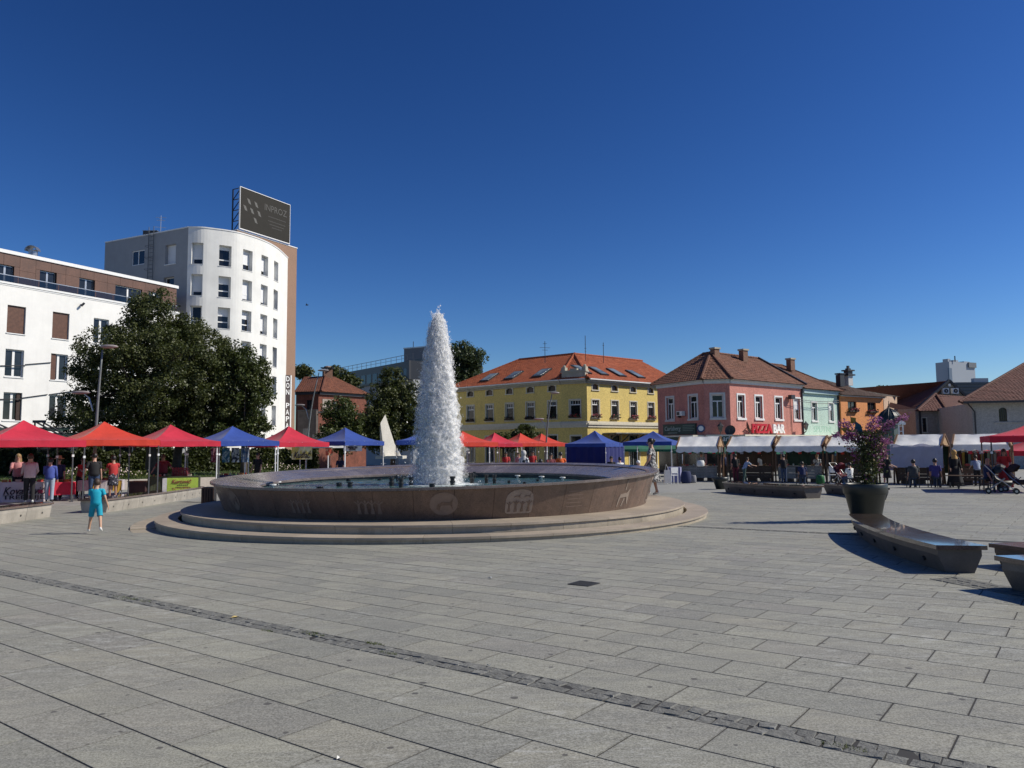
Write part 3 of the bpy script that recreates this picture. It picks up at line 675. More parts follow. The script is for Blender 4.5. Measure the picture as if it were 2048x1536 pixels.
def window(F_,par,o,depth=.18,frame=None,glass=None,mull=1,trans=0,trim=None,tw=.12,sill=None,fw=.06,shutter=None,blind=None,arch=0,label=None,bars=0,sillw=.08,mw=None):
    s0,s1,z0,z1=o[:4]; frame=frame or M_white; glass=glass or G_dark; mb=MB(); D=-depth; mw=mw or fw
    b=lambda *a: F_.box(mb,*a)
    b(s0,s0+fw,z0,z1,D,D+.06); b(s1-fw,s1,z0,z1,D,D+.06); b(s0+fw,s1-fw,z1-fw,z1,D,D+.06); b(s0+fw,s1-fw,z0,z0+fw,D,D+.06)
    zt=z1-fw
    if trans: zt=z0+(z1-z0)*trans; b(s0+fw,s1-fw,zt-fw*.6,zt+fw*.6,D,D+.062)
    for k in range(mull):
        s=s0+(s1-s0)*(k+1)/(mull+1); b(s-mw*.6,s+mw*.6,z0+fw,(zt-fw*.6 if trans else zt),D+.001,D+.061)
    for k in range(bars):
        s=s0+(s1-s0)*(k+1)/(bars+1); b(s-.018,s+.018,zt+fw*.6,z1-fw,D+.002,D+.05)
    w=mb.build('window',frame,par)
    if label: w['label']=label
    g_=MB(); F_.box(g_,s0+.01,s1-.01,z0+.01,z1-.01,D+.005,D+.025); g_.build('pane',glass,w)
    if blind:
        m2=MB(); zb=z1-fw-(z1-z0)*blind[0]; F_.box(m2,s0+fw,s1-fw,zb,z1-fw,D+.03,D+.045); m2.build('blind',blind[1],w)
    if trim or sill:
        m2=MB()
        if trim:
            F_.box(m2,s0-tw,s0,z0-.02,z1+tw,-.02,.035); F_.box(m2,s1,s1+tw,z0-.02,z1+tw,-.02,.035); F_.box(m2,s0,s1,z1,z1+tw,-.02,.037)
            if arch:
                for k in range(5):
                    a=s0+(s1-s0)*k/5;b_=s0+(s1-s0)*(k+1)/5; m_=((k+.5)/5-.5)*2; h=arch*(1-m_*m_); F_.box(m2,a,b_,z1+tw,z1+tw+h,-.02,.037)
                    if k in(0,4): F_.box(m2,a,b_,z1-arch*.9,z1,-.1,.034)
            F_.box(m2,s0-tw-.03,s1+tw+.03,z0-.02-sillw,z0-.02,-.02,.09)
        else: F_.box(m2,s0-.04,s1+.04,z0-sillw,z0,-depth+.07,.06)
        m2.build('surround' if trim else 'sill',trim or sill,w)
    if shutter:
        side,mt,frac=shutter; m2=MB(); sa,sb=(s0,s0+(s1-s0)*frac) if side=='l' else (s1-(s1-s0)*frac,s1)
        if side=='f': sa,sb=s0+.02,s1-.02
        F_.box(m2,sa+.01,sb-.01,z0+.02,z1-.02,D+.07,D+.1)
        nl=int((z1-z0)/.09)
        for k in range(nl): F_.box(m2,sa+.03,sb-.03,z0+.05+k*.09,z0+.05+k*.09+.05,D+.1,D+.115)
        m2.build('shutter',mt,w)
    return w
def tile_mat(name,col,col2,var=.5,dirt=.3):
    m,n,b=_new(name); v=coord(n,'World'); t=nd(n,'ShaderNodeAttribute',attribute_name='tone').outputs['Fac']
    f=noise(n,v,1.1,6,.75); f2=noise(n,v,7,3,.8); c=mixc(n,t,col,col2); c=mixc(n,mapr(n,f,.4,.68,0,dirt*2),c,mul(col,.35)); c=mixc(n,mapr(n,f2,.35,.65,0,var),c,mul(col2,1.25))
    n.links.new(c,b.inputs['Base Color']); b.inputs['Roughness'].default_value=.85; bump(n,b,f2,.4,.02); return m
T_or=tile_mat('orange_tile',(.29,.070,.028),(.40,.105,.040),.35,.25); T_pk=tile_mat('old_brown_tile',(.115,.048,.030),(.21,.092,.055),.6,.4); T_old=tile_mat('old_red_tile',(.10,.034,.021),(.20,.07,.036),.6,.4)
T_br=tile_mat('dark_brown_tile',(.05,.028,.022),(.085,.044,.033),.4,.3); T_rd=tile_mat('weathered_red_tile',(.085,.032,.024),(.14,.052,.038),.5,.4)
def roof_plane(par,A,B,C,D,m,row=.33,tw=.25,lift=.045,name='tiles',seed=1,maxn=9000):
    """tiles in overlapping courses: eave A->B, top D->C (any quad/triangle)"""
    A,B,C,D=[np.array(p,float) for p in (A,B,C,D)]; r_=np.random.default_rng(seed)
    n=np.cross(B-A,D-A); 
    if np.linalg.norm(n)<1e-6: n=np.cross(B-A,C-A)
    n/=np.linalg.norm(n); n=n if n[2]>0 else -n
    H=max(np.linalg.norm((D+C)/2-(A+B)/2),.5); nr=max(3,int(H/row)); V=[];Fc=[];tn=[]
    for j in range(nr):
        a=j/nr;b=(j+1)/nr; e0,e1=A+(D-A)*a,B+(C-B)*a; f0,f1=A+(D-A)*b,B+(C-B)*b; W_=max(np.linalg.norm(e1-e0),np.linalg.norm(f1-f0)); nc=max(1,int(W_/tw))
        for i in range(nc):
            u0=i/nc;u1=(i+1)/nc-.04/nc; q=len(V); lf=lift+r_.normal(0,.008); hm=lf*.35
            um=(u0+u1)/2; P=[e0+(e1-e0)*u0+n*hm,e0+(e1-e0)*um+n*lf,e0+(e1-e0)*u1+n*hm,f0+(f1-f0)*u1,f0+(f1-f0)*um+n*hm,f0+(f1-f0)*u0,e0+(e1-e0)*u0-n*.01,e0+(e1-e0)*u1-n*.01]
            V+=P; Fc+=[(q,q+1,q+4,q+5),(q+1,q+2,q+3,q+4),(q+6,q+7,q+2,q+1,q)]; t=r_.random(); tn+=[t]*3
    mb=MB(); mb.add(V,Fc); 
    o=mb.build(name,m,par,kind='stuff'); at=o.data.attributes.new('tone','FLOAT','FACE'); at.data.foreach_set('value',tn)
    # under-roof sheet
    u=MB().add([p-n*.03 for p in (A,B,C,D)],[(0,1,2,3)]); u.build('roof_deck',m,par); return o
def ridge(par,P,Q,m,r=.11):
    P=Vector(P);Q=Vector(Q); L=(Q-P).length; k=max(2,int(L/.4)); mb=MB()
    for i in range(k):
        a=P.lerp(Q,i/k);b=P.lerp(Q,(i+1)/k*1.0+.02); mb.tube([a,b],[r,r*.85],6)
    mb.build('ridge_tiles',m,par,kind='stuff')
# ---------------------------------------------------------------- A: long white building on the left
dA=np.array([.473,.881]); nA=np.array([.881,-.473])
M_wh=mat('white_render',(.80,.79,.755),.85,.07,.8,fine=0,bmp=.06,stain=.14); M_brn=mat('brown_cladding',(.155,.072,.045),.5,.35,1.1,fine=9,rnd=.35)
M_shut=mat('brown_shutter',(.135,.06,.035),.5,.3,6)
PA=aty(15,637,55)[:2]
_q=ray(358,600)[:2]; _end=((PA[0]*_q[1]-PA[1]*_q[0])/(dA[1]*_q[0]-dA[0]*_q[1]))
FA=Facade([PA-dA*16,PA+dA*_end])
def isect2(P,d,e):
    t=(-P[0]*e[1]+P[1]*e[0])/(d[0]*e[1]-d[1]*e[0]); return P+d*t
tA=thing('white_apartment_block','long white rendered block with recessed brown top floor and shuttered windows at the left edge','building',(*(PA+dA*6),-.5))
sc1=FA.s_at(34,640); sc2=FA.s_at(122,650); ds=sc2-sc1; hw=(FA.s_at(53,640)-FA.s_at(16,640))/2
zpar=FA.z_at(FA.s_at(120),587); rowz=[(FA.z_at(sc1,667),FA.z_at(sc1,612)),(FA.z_at(sc1,754),FA.z_at(sc1,699)),(FA.z_at(sc1,841),FA.z_at(sc1,785))]
opsA=[]
for k in range(-2,9):
    s=sc1+k*ds
    if s+hw>FA.L-.3: break
    for r_,(z0,z1) in enumerate(rowz): opsA.append((s-hw,s+hw,z0,z1,k,r_))
mb=MB(); FA.wall(mb,0,FA.L,-.6,zpar,opsA,.32)
Wd=10
P0,P1=FA.p[0],FA.p[1]; bk=[P0-nA*Wd,P1-nA*Wd]
mb.add([(*P1,-.6),(*(P1-nA*Wd),-.6),(*(P1-nA*Wd),zpar),(*P1,zpar)],[(0,1,2,3)]); mb.add([(*P0,-.6),(*bk[0],-.6),(*bk[0],zpar),(*P0,zpar)],[(3,2,1,0)]); mb.add([(*bk[0],-.6),(*bk[1],-.6),(*bk[1],zpar),(*bk[0],zpar)],[(3,2,1,0)])
mb.build('wall',M_wh,tA)
mb=MB(); mb.add([(*P0,zpar-.02),(*P1,zpar-.02),(*bk[1],zpar-.02),(*bk[0],zpar-.02)],[(0,1,2,3)]); mb.build('terrace',mat('roof_grey',(.3,.3,.29),.9),tA)
mb=MB(); FA.box(mb,-.1,FA.L+.05,zpar-.02,zpar+.12,-.4,.06); FA.box(mb,-.1,FA.L+.05,zpar-.14,zpar-.08,0,.03); mb.build('parapet_cap',M_white,tA)
for (a,b,c,d,k,r_) in opsA:
    sh=None
    if r_==0 and k<2: sh=('f',M_shut,1)
    elif r_==1 and k==1: sh=('l',M_shut,.36)
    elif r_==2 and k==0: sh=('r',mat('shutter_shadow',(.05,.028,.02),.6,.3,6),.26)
    window(FA,tA,(a,b,c,d),.24,mull=1,shutter=sh,sill=M_white,fw=.085,sillw=.07,mw=.14,glass=G_dark)
# dark glazed ground floor with steel canopy
for k in range(int(FA.L/2.6)):
    s=.3+k*2.6; w=MB(); FA.box(w,s+.05,s+2.5,-.5,2.75,.02,.10); o=w.build('shopfront',M_dkframe,tA); w=MB(); FA.box(w,s+.15,s+2.4,-.3,2.6,.10,.13); w.build('pane',G_dark,o)
mb=MB(); FA.box(mb,0,FA.L,2.9,3.1,.0,2.6); mb.build('canopy_roof',mat('dark_green_canopy',(.02,.045,.04),.6,.3,2),tA)
# glass balustrade
def clear_glass():
    m,n,b=_new('balustrade_glass'); out=n.nodes['Material Output']; t=nd(n,'ShaderNodeBsdfTransparent'); t.inputs[0].default_value=(.42,.42,.42,1); gl=nd(n,'ShaderNodeBsdfGlossy'); gl.inputs['Roughness'].default_value=.02
    mx=nd(n,'ShaderNodeMixShader'); mx.inputs[0].default_value=.06; n.links.new(t.outputs[0],mx.inputs[1]); n.links.new(gl.outputs[0],mx.inputs[2]); n.links.new(mx.outputs[0],out.inputs[0]); return m
M_bal=clear_glass(); zr=FA.z_at(FA.s_at(2),549)
k=0; s=.2
while s<FA.L-1.5:
    mb=MB(); FA.box(mb,s,s+1.46,zpar+.12,zr-.03,-.12,-.10); mb.build('glass_panel',M_bal,tA); s+=1.5
mb=MB(); FA.box(mb,.1,FA.L-.1,zr-.03,zr+.02,-.14,-.08); mb.build('handrail',M_metal,tA)
# recessed top floor
SB=1.9; FA2=Facade([P0-nA*SB,isect2(P0-nA*SB,dA,ray(353,575)[:2])]); ztop=FA2.z_at(FA2.s_at(60,505),512-0)
topw=[]
for (x0,x1,y0,y1) in ((-5,28,530,600),(80,113,543,612),(159,190,558,622)):
    topw.append((FA2.s_at(x0,570),FA2.s_at(x1,570),zpar+.06,FA2.z_at(FA2.s_at((x0+x1)/2,570),y0)))
dk=topw[2][0]-topw[1][0]
for k in (1,2): topw.append((topw[2][0]+dk*k*1.0,topw[2][1]+dk*k+(1.2 if k==1 else 0),zpar+.06,topw[2][3]))
mb=MB(); FA2.wall(mb,0,FA2.L,zpar,ztop,topw,.25); q0,q1=FA2.p; e1=q1-nA*(Wd-SB); e0=q0-nA*(Wd-SB)
mb.add([(*q1,zpar),(*e1,zpar),(*e1,ztop),(*q1,ztop)],[(0,1,2,3)]); mb.add([(*e0,zpar),(*e1,zpar),(*e1,ztop),(*e0,ztop)],[(3,2,1,0)]); mb.build('top_floor_wall',mat('joint_dark',(.05,.03,.025),.8),tA)
s=.03
while s<FA2.L-.6:
    w=min(1.18,FA2.L-s); mid=s+w/2; z=ztop-.16
    op=[o for o in topw if o[0]<s+w and o[1]>s]
    def pan(a,b,c,d):
        if b-a>.12 and d-c>.1:
            m_=MB(); FA2.box(m_,a+.008,b-.008,c+.008,d-.008,0.003,.03); m_.build('cladding_panel',M_brn,tA)
    if not op: pan(s,s+w,zpar+.1,zpar+1.55); pan(s,s+w,zpar+1.55,z)
    else:
        o=op[0]; pan(s,s+w,o[3],z); pan(s,min(o[0],s+w),zpar+.1,o[3]); pan(max(o[1],s),s+w,zpar+.1,o[3])
    s+=w
for i,o in enumerate(topw): window(FA2,tA,o,.22,frame=M_metal if i<3 else M_white,mull=1,fw=.07,mw=.12,glass=G_dark)
mb=MB(); FA2.box(mb,-.2,FA2.L+.15,ztop-.16,ztop+.1,-.5,.12); mb.build('roof_fascia',M_white,tA)
mb=MB(); mb.add([(*q0,ztop),(*q1,ztop),(*e1,ztop),(*e0,ztop)],[(0,1,2,3)]); mb.build('flat_roof',MATS['roof_grey'],tA)
# shadow lines between window rows, built as thin dark bars, camera, cowl
for (xa,ya,xb,yb) in ((0,731.5,50,731),(50,729,101,725),(0,798.5,46,798),(45,796,96,789),(100,789,190,776)):
    sa,sb=FA.s_at(xa,740),FA.s_at(xb,740); mb=MB(); mb.bar(FA.W(sa,FA.z_at(sa,ya),.04),FA.W(sb,FA.z_at(sb,yb),.04),.09,.06); mb.build('shadow_bar',M_dkframe,tA)
sA=FA.s_at(162,608); zA=FA.z_at(sA,609); mb=MB(); mb.tube([FA.W(sA,zA,0),FA.W(sA,zA,.25)],.04); mb.tube([FA.W(sA-.1,zA-.15,.25),FA.W(sA+.1,zA+.1,.3)],.09); mb.build('wall_camera',M_dkframe,tA)
c=aty(66,505,60); v_=thing('roof_vent','silver curved metal vent cowl on the roof of the white block','vent',(c[0],c[1],ztop)); ztop+=.35; mb=MB(); mb.lathe([(.32,-.6),(.32,.55),(.36,.58),(.36,.62),(.001,.62)],(c[0],c[1],ztop),12); mb.build('stack',M_metal,v_)
mb=MB(); rings=[]
for i in range(7):
    a=math.pi*i/6; rings.append([(c[0]-.5*math.cos(a)*(.8 if j else 1)+0,c[1]+(-.35 if j in(0,3) else .35),ztop+.55+.42*math.sin(a)*(1-.1*(j>1))) for j in range(4)])
mb.loft(rings,0,False,True); mb.build('cowl',M_metal,v_)
# folding awning arms above the left tents
def awning(label,px,py,px2,py2,Y):
    a=Vector(aty(px,py,Y)); b=Vector(aty(px2,py2,Y-1.8)); t=thing('awning_frame',label,'awning',(a.x,a.y,a.z))
    for dx in (0,.35): MB().bar(a+Vector((dx,0,0)),b+Vector((dx,0,0)),.07).build('arm',M_steel,t)
    MB().bar(a,a+Vector((-.3,.5,-1.3)),.09).build('strut',M_steel,t); MB().bar(a+Vector((.5,0,0)),a+Vector((.25,.5,-1.3)),.07).build('strut',M_steel,t); MB().bar(a+Vector((-.1,0,0)),a+Vector((.6,0,.0)),.14).build('head_bar',M_steel,t)
    mb=MB(); mb.add([b+Vector((-1.5,0,-.02)),b+Vector((2.6,.6,-.02)),b+Vector((2.6,2.2,.25)),b+Vector((-1.5,1.8,.25))],[(0,1,2,3)]); mb.build('awning_cloth',mat('green_awning',(.03,.08,.06),.8,.3,3,trans=.2),t)
awning('black folding awning arms in front of the white block, between the two left tents',70,843,125,873,44)
awning('black folding awning arms cut by the left edge of the photo',-38,838,15,862,44)
# ---------------------------------------------------------------- B: curved white tower
tB=thing('curved_office_tower','white seven storey tower with curved facade, deep windows and a brown end wall','building',(-27,80,-.5))
H=23.0
cur=[(-30.8,72.0),(-29.6,72.1),(-28.6,72.6),(-27.7,73.15),(-26.8,73.9),(-26.15,74.9),(-25.6,76.0),(-25.15,77.3),(-24.85,78.8),(-24.72,80.9),(-24.85,84.2)]
# smooth by Catmull-Rom
def smooth(P,k=4):
    P=[np.array(p,float) for p in P]; out=[]
    for i in range(len(P)-1):
        p0=P[max(i-1,0)];p1=P[i];p2=P[i+1];p3=P[min(i+2,len(P)-1)]
        for j in range(k):
            t=j/k; out.append(.5*((2*p1)+(-p0+p2)*t+(2*p0-5*p1+4*p2-p3)*t*t+(-p0+3*p1-3*p2+p3)*t**3))
    return out+[P[-1]]
FB=Facade(smooth(cur)); M_tw=mat('white_tower_render',(.77,.765,.725),.85,.10,.6,fine=0,bmp=.06,stain=.12)
cols=[(382,405),(437,462),(485,504),(522,535.5),(547.5,556)]
zt0=FB.z_at(FB.s_at(449,500),490.8); st=3.04; opsB=[]
for ci,(a,b) in enumerate(cols):
    s0,s1=FB.s_at(a,560),FB.s_at(b,560)
    for k in range(7): opsB.append((s0,s1,zt0-2.05-st*k,zt0-st*k,ci,k))
mb=MB(); FB.wall(mb,0,FB.L,-.6,H,opsB,.55,step=.7); mb.build('curved_wall',M_tw,tB)
M_blind=mat('white_blind',(.72,.73,.74),.6,.05,9)
bl={(0,0):.7,(0,1):.75,(1,0):.15,(2,0):.6,(2,1):.85,(3,0):.7,(3,1):.8,(1,1):.3,(1,2):.35,(2,2):.35,(3,2):.75,(4,0):.8,(3,3):.5}
for (a,b,c,d,ci,k) in opsB: 
    w=window(FB,tB,(a,b,c,d),.5,mull=0,trans=.33 if ci<3 else 0,fw=.09,sill=M_white,sillw=.05,blind=(bl.get((ci,k),random.choice([0,.3,.6])),M_blind) if bl.get((ci,k),.3)>0 else None,glass=G_dark)
L1=np.array(cur[0]); L0=np.array((-41.5,77.2)); FL=Facade([L0,L1])
wl=[]
for (x0,x1,y0,y1) in ((265,290,501,530),(331,352,489,528),(329,350,554,592),(327,348,617,655)): 
    sm=FL.s_at((x0+x1)/2,500); wl.append((FL.s_at(x0,500),FL.s_at(x1,500),FL.z_at(sm,y1),FL.z_at(sm,y0)))
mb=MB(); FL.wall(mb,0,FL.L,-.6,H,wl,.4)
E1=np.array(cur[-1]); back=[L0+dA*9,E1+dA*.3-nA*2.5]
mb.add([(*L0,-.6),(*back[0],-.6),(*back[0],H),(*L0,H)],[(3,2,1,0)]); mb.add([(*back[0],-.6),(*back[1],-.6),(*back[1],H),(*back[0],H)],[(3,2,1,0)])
mb.build('side_wall',mat('shade_darkened_render',(.33,.335,.34),.85,.09,.9,bmp=.06,stain=.08),tB)  # white side wall, its shade put into the grey colour
for i,o in enumerate(wl): window(FL,tB,o,.12 if i==0 else .38,mull=1 if i==0 else 0,fw=.08,sill=M_white if i else None,glass=G_dark,blind=(.95,M_blind) if i==1 else None)
_rc=np.array([-32.,80.]); roofp=[tuple(p+(_rc-p)/np.hypot(*(_rc-p))*.12) for p in list(FB.p)+[back[1],back[0],L0]]
mb=MB().prism(roofp,H-.3,H-.03); mb.build('flat_roof',MATS['roof_grey'],tB)
mb=MB(); rg=[]
for i_,p_ in enumerate(FB.p):
    t_=FB.p[min(i_+1,len(FB.p)-1)]-FB.p[max(i_-1,0)]; t_=t_/np.hypot(*t_); n_=np.array([t_[1],-t_[0]]); rg.append([(*(p_+n_*d_),z_) for d_,z_ in ((.05,H-.02),(.05,H+.09),(-.35,H+.09),(-.35,H-.02))])
mb.loft(rg,0,True); FL.box(mb,0,FL.L-.02,H-.021,H+.088,-.35,.05); mb.build('parapet_cap',M_white,tB)
# brown end slab
M_slabw=mat('brown_render',(.33,.205,.14),.85,.06,1.2,fine=16,stain=.08); HS=24.4
t0=-7.2; S0=E1+dA*t0; S1=isect2(E1,dA,ray(594,492)[:2])
mb=MB(); poly=[tuple(S0),tuple(S1),tuple(S1-nA*.9),tuple(S0-nA*.9)]; mb.prism(poly,-.6,HS); mb.build('end_wall',M_slabw,tB)
mb=MB(); mb.prism([tuple(S0+nA*.05),tuple(S1+nA*.05+dA*.05),tuple(S1-nA*.95),tuple(S0-nA*.95)],HS,HS+.1); mb.build('end_wall_cap',M_white,tB)
# ladder
sl=(FL.s_at(295,500),FL.s_at(311,500)); lad=thing('roof_ladder','caged metal ladder climbing the shaded side wall of the curved tower','ladder',FL.W(sl[0],16,0)); M_lad=mat('ladder_steel',(.10,.11,.12),.4,.2,7)
ztl=H+.7; 
for s in (sl[0]+.35,sl[1]-.1): m_=MB(); m_.tube([FL.W(s,8,.15),FL.W(s,ztl,.15)],.035,6); m_.build('rail',M_lad,lad)
for k in range(38): MB().tube([FL.W(sl[0]+.35,8.3+k*.4,.15),FL.W(sl[1]-.1,8.3+k*.4,.15)],.022,5).build('rung',M_lad,lad)
for k in range(13):
    z=9+k*1.15; c0=(sl[0]+sl[1])/2+.1; MB().tube([FL.W(c0-.36*math.cos(a),z,.15+.62*math.sin(a)) for a in [math.pi*i/6 for i in range(7)]],.02,5).build('hoop',M_lad,lad)
an=thing('tv_antenna','thin tv antenna mast on the roof of the curved tower above the ladder','antenna',(*FL.p[0],H)); c=FL.base(sl[1])[0]-np.array([0,-1.])
def antenna(t,x,y,z0,h,arms,m=None):
    m=m or M_pole; MB().tube([(x,y,z0),(x,y,z0+h)],.03,6).build('mast',m,t)
    for (z,l,a) in arms: MB().tube([(x-l*math.cos(a),y-l*math.sin(a),z0+z),(x+l*math.cos(a),y+l*math.sin(a),z0+z)],.018,5).build('arm',m,t)
antenna(an,c[0],c[1],H,2.1,[(1.9,.5,.2),(1.6,.4,.2),(1.75,.3,1.5),(.9,.5,.4)],M_metal)
cb=thing('rooftop_unit','dark box shaped rooftop unit beside the tower antenna','rooftop unit',(c[0]-1.1,c[1]+1,H)); MB().box((c[0]-1.2,c[1]+.9,H+.35),(1.4,1.2,.6)).build('casing',M_steel,cb); MB().box((c[0]-1.2,c[1]+.9,H+.67),(1.5,1.3,.05)).build('lid',M_metal,cb)
# billboard
q0=isect2(E1+nA*.15,dA,ray(480,415)[:2]); q1=isect2(E1+nA*.15,dA,ray(579,450)[:2]); FBB=Facade([q0,q1]); zb0=FBB.z_at(.05,456); zb1=FBB.z_at(.05,374)
bb=thing('billboard','large dark billboard with grey diamonds and lettering standing on top of the brown end wall','billboard',(*q0,HS))
M_bb=mat('billboard_face',(.026,.024,.020),.7,.1,2,spec=.2); M_bbl=mat('billboard_print',(.10,.097,.088),.6,.1,5); M_bbl2=mat('billboard_print_dim',(.048,.045,.04),.6,.1,5)
mb=MB(); FBB.box(mb,0,FBB.L,zb0,zb1,-.08,0); mb.build('panel',M_bb,bb)
mb=MB(); L_=FBB.L
for a in ((0,L_,zb0-.09,zb0),(0,L_,zb1,zb1+.06),(-.05,0,zb0-.09,zb1+.06),(L_,L_+.05,zb0-.09,zb1+.06)): FBB.box(mb,*a,-.12,.05)
mb.build('frame',M_white,bb)
for k in range(5):
    s=.2+k*(L_-.4)/4
    MB().bar(FBB.W(s,HS-.2,-1.3),FBB.W(s,zb1,-1.3),.12).build('support_post',M_steel,bb)
    mb=MB(); nz=4
    for j in range(nz): 
        za=HS+(zb1-HS)*j/nz; zc=HS+(zb1-HS)*(j+1)/nz; mb.bar(FBB.W(s,za,-1.3),FBB.W(s,zc,-.1),.07); mb.bar(FBB.W(s,zc,-1.3),FBB.W(s,zc,-.1),.07)
    mb.build('bracing',M_steel,bb)
def diamond(s,z,w,h,m): m_=MB(); m_.add([FBB.W(s-w,z+h,.012),FBB.W(s+w*.2,z+h*.7,.012),FBB.W(s+w,z-h,.012),FBB.W(s-w*.2,z-h*.7,.012)],[(0,1,2,3)],0); m_.build('logo_diamond',m,bb)
hh=zb1-zb0
for (u,v) in ((.17,.72),(.31,.70),(.10,.53),(.23,.51),(.37,.50),(.30,.30)): diamond(L_*u,zb0+hh*v,.30,.30,M_bbl)
put_text('INPROZ',hh*.235,FBB.W(L_*.70,zb0+hh*.72,.012),nA,mat('billboard_letters',(.075,.072,.065),.6,.1,5),bb,width=L_*.46)
for (v,w) in ((.52,.36),(.41,.36),(.33,.30),(.26,.2)):
    m_=MB(); 
    k=0; s=L_*(.73-w/2)
    while s<L_*(.73+w/2):
        l=random.uniform(.08,.16); m_.add([FBB.W(s,zb0+hh*v-.05,.012),FBB.W(s+l*.7,zb0+hh*v-.05,.012),FBB.W(s+l*.7,zb0+hh*v+.05,.012),FBB.W(s,zb0+hh*v+.05,.012)],[(0,1,2,3)]); s+=l
    m_.build('small_print',M_bbl2,bb)
# vertical sign DON PAPA
FS=Facade([S0,S1]); s_=FS.s_at(571.5,800); sg=thing('vertical_sign','narrow vertical sign with stacked white letters on the brown end wall','sign',FS.W(s_,6,0)); zs1=FS.z_at(s_,750); zs0=FS.z_at(s_,858)
s0_,s1_=FS.s_at(570,800),FS.s_at(577.5,800)
mb=MB(); FS.box(mb,s0_-.1,s1_+.0,zs0,zs1,.0,.10); mb.build('backing',mat('sign_dark',(.07,.05,.045),.5),sg); mb=MB(); FS.box(mb,s1_+.05,s1_+.22,zs0,zs1,.05,.16); mb.build('light_strip',M_white,sg)
M_let=mat('white_letter',(.85,.85,.83),.5,.02,9)
for k,ch in enumerate('DON PAPA'):
    if ch==' ': continue
    put_text(ch,.80,FS.W((s0_+s1_)/2-.04,zs1-.45-k*.735,.11),nA,M_let,sg,name='letter',bold=.008,extrude=.02,width=.50)
def hdir(px,y=890):
    d=ray(px,y)[:2]; return d/np.hypot(*d)
def isect(P,d,Q,e):
    t=((Q[0]-P[0])*e[1]-(Q[1]-P[1])*e[0])/(d[0]*e[1]-d[1]*e[0]); return P+d*t
def extend_to(P,d,px,py):       # point on line P+d*t seen in pixel column px
    r=ray(px,py)[:2]; return isect(P,d,np.zeros(2),r)
def gable_poly(mb,P,mi=0): mb.add(P,[tuple(range(len(P)))],mi)
# ---------------------------------------------------------------- F: yellow corner building
M_yel=mat('yellow_render',(.78,.60,.19),.85,.10,.8,fine=9,bmp=.1,stain=.18); M_cor=mat('cornice_stone',(.42,.39,.31),.8,.2,2,stain=.3)
M_red=mat('geranium_red',(.45,.03,.03),.7,.5,30); M_pinkf=mat('flower_pink',(.55,.12,.16),.7,.5,30); M_lf=mat('box_leaf',(.035,.06,.02),.7,.5,30); M_box=mat('planter_box',(.06,.035,.025),.8,.3,9)
def flowerbox(par,Fc,s0,s1,z,red=M_red,dens=1.,depth=.22):
    mb=MB(); Fc.box(mb,s0,s1,z,z+.14,.03,.03+depth); b=mb.build('flower_box',M_box,par); m1=MB();m2=MB()
    for k in range(int(46*dens)):
        s=random.uniform(s0-.05,s1+.05); d=.03+random.uniform(0,depth+.08); h=random.uniform(.02,.34)
        (m1 if random.random()<.45 else m2).ball(Fc.W(s,z+h,d),random.uniform(.035,.075),5,4)
    if m1.v: m1.build('blossoms',red,b,kind='stuff')
    m2.build('leaves',M_lf,b,kind='stuff')
Y2=72.; c2=aty(1174,800,Y2)[:2]; c1=aty(1123,800,Y2+1.2)[:2]; dl=hdir(-804,912); dr=hdir(2800,880)
cL=extend_to(c1,dl,908,800); cR=extend_to(c2,dr,1372,800)
tF=thing('yellow_corner_building','long yellow two storey corner building with orange tiled roof and skylights','building',(*c2,-.5))
FYl=Facade([cL,c1]); FYc=Facade([c1,c2]); FYr=Facade([c2,cR])
zE=FYr.z_at(0,757); zB=FYr.z_at(0,848)
def ops_from(Fc,lst):
    o=[]
    for (x0,x1,y0,y1) in lst:
        sm=Fc.s_at((x0+x1)/2,(y0+y1)/2); o.append((Fc.s_at(x0,(y0+y1)/2),Fc.s_at(x1,(y0+y1)/2),Fc.z_at(sm,y1),Fc.z_at(sm,y0)))
    return o
def regular(Fc,a,b,n,w,z0,z1): 
    return [(a+(b-a)*k/(n-1)-w/2,a+(b-a)*k/(n-1)+w/2,z0,z1) for k in range(n)]
sa=FYl.s_at(941,820); sb=FYl.s_at(1104.5,820); wz=(FYl.z_at(sb,837.5),FYl.z_at(sb,802)); az=(FYl.z_at(sb,782),FYl.z_at(sb,771))
mainL=regular(FYl,sa,sb,5,1.02,*wz); attL=regular(FYl,sa,sb,5,.86,*az)
gl=regular(FYl,sa,sb,5,1.1,.3,2.9)
ra=FYr.s_at(1191.5,820); rb=FYr.s_at(1302.5,820); mainR=regular(FYr,ra,rb,4,1.0,*wz); attR=regular(FYr,ra,rb,4,.85,*az); glr=[(ra+(rb-ra)*k/3-.75,ra+(rb-ra)*k/3+.75,-.2,2.9) for k in (1,2,3)]
mainC=[(FYc.s_at(1139.5),FYc.s_at(1160.5),*wz)]; glc=[(FYc.s_at(1141),FYc.s_at(1161),-.3,2.8)]
mb=MB()
for Fc,ops in ((FYl,mainL+attL+gl),(FYc,mainC+glc),(FYr,mainR+attR+glr)): Fc.wall(mb,0,Fc.L,-.6,zE,ops,.2)
nl=FYl.normal(0); nr_=FYr.normal(0); WD=12.
bl_=cL-nl*WD; br_=cR-nr_*WD; apx=isect(c1-nl*WD/2,dl,c2-nr_*WD/2,dr); bc=isect(c1-nl*WD,dl,c2-nr_*WD,dr)
for a,b in ((cL,bl_),(bl_,bc),(bc,br_),(br_,cR)): mb.add([(*b,-.6),(*a,-.6),(*a,zE),(*b,zE)],[(0,1,2,3)])
mb.build('wall',M_yel,tF)
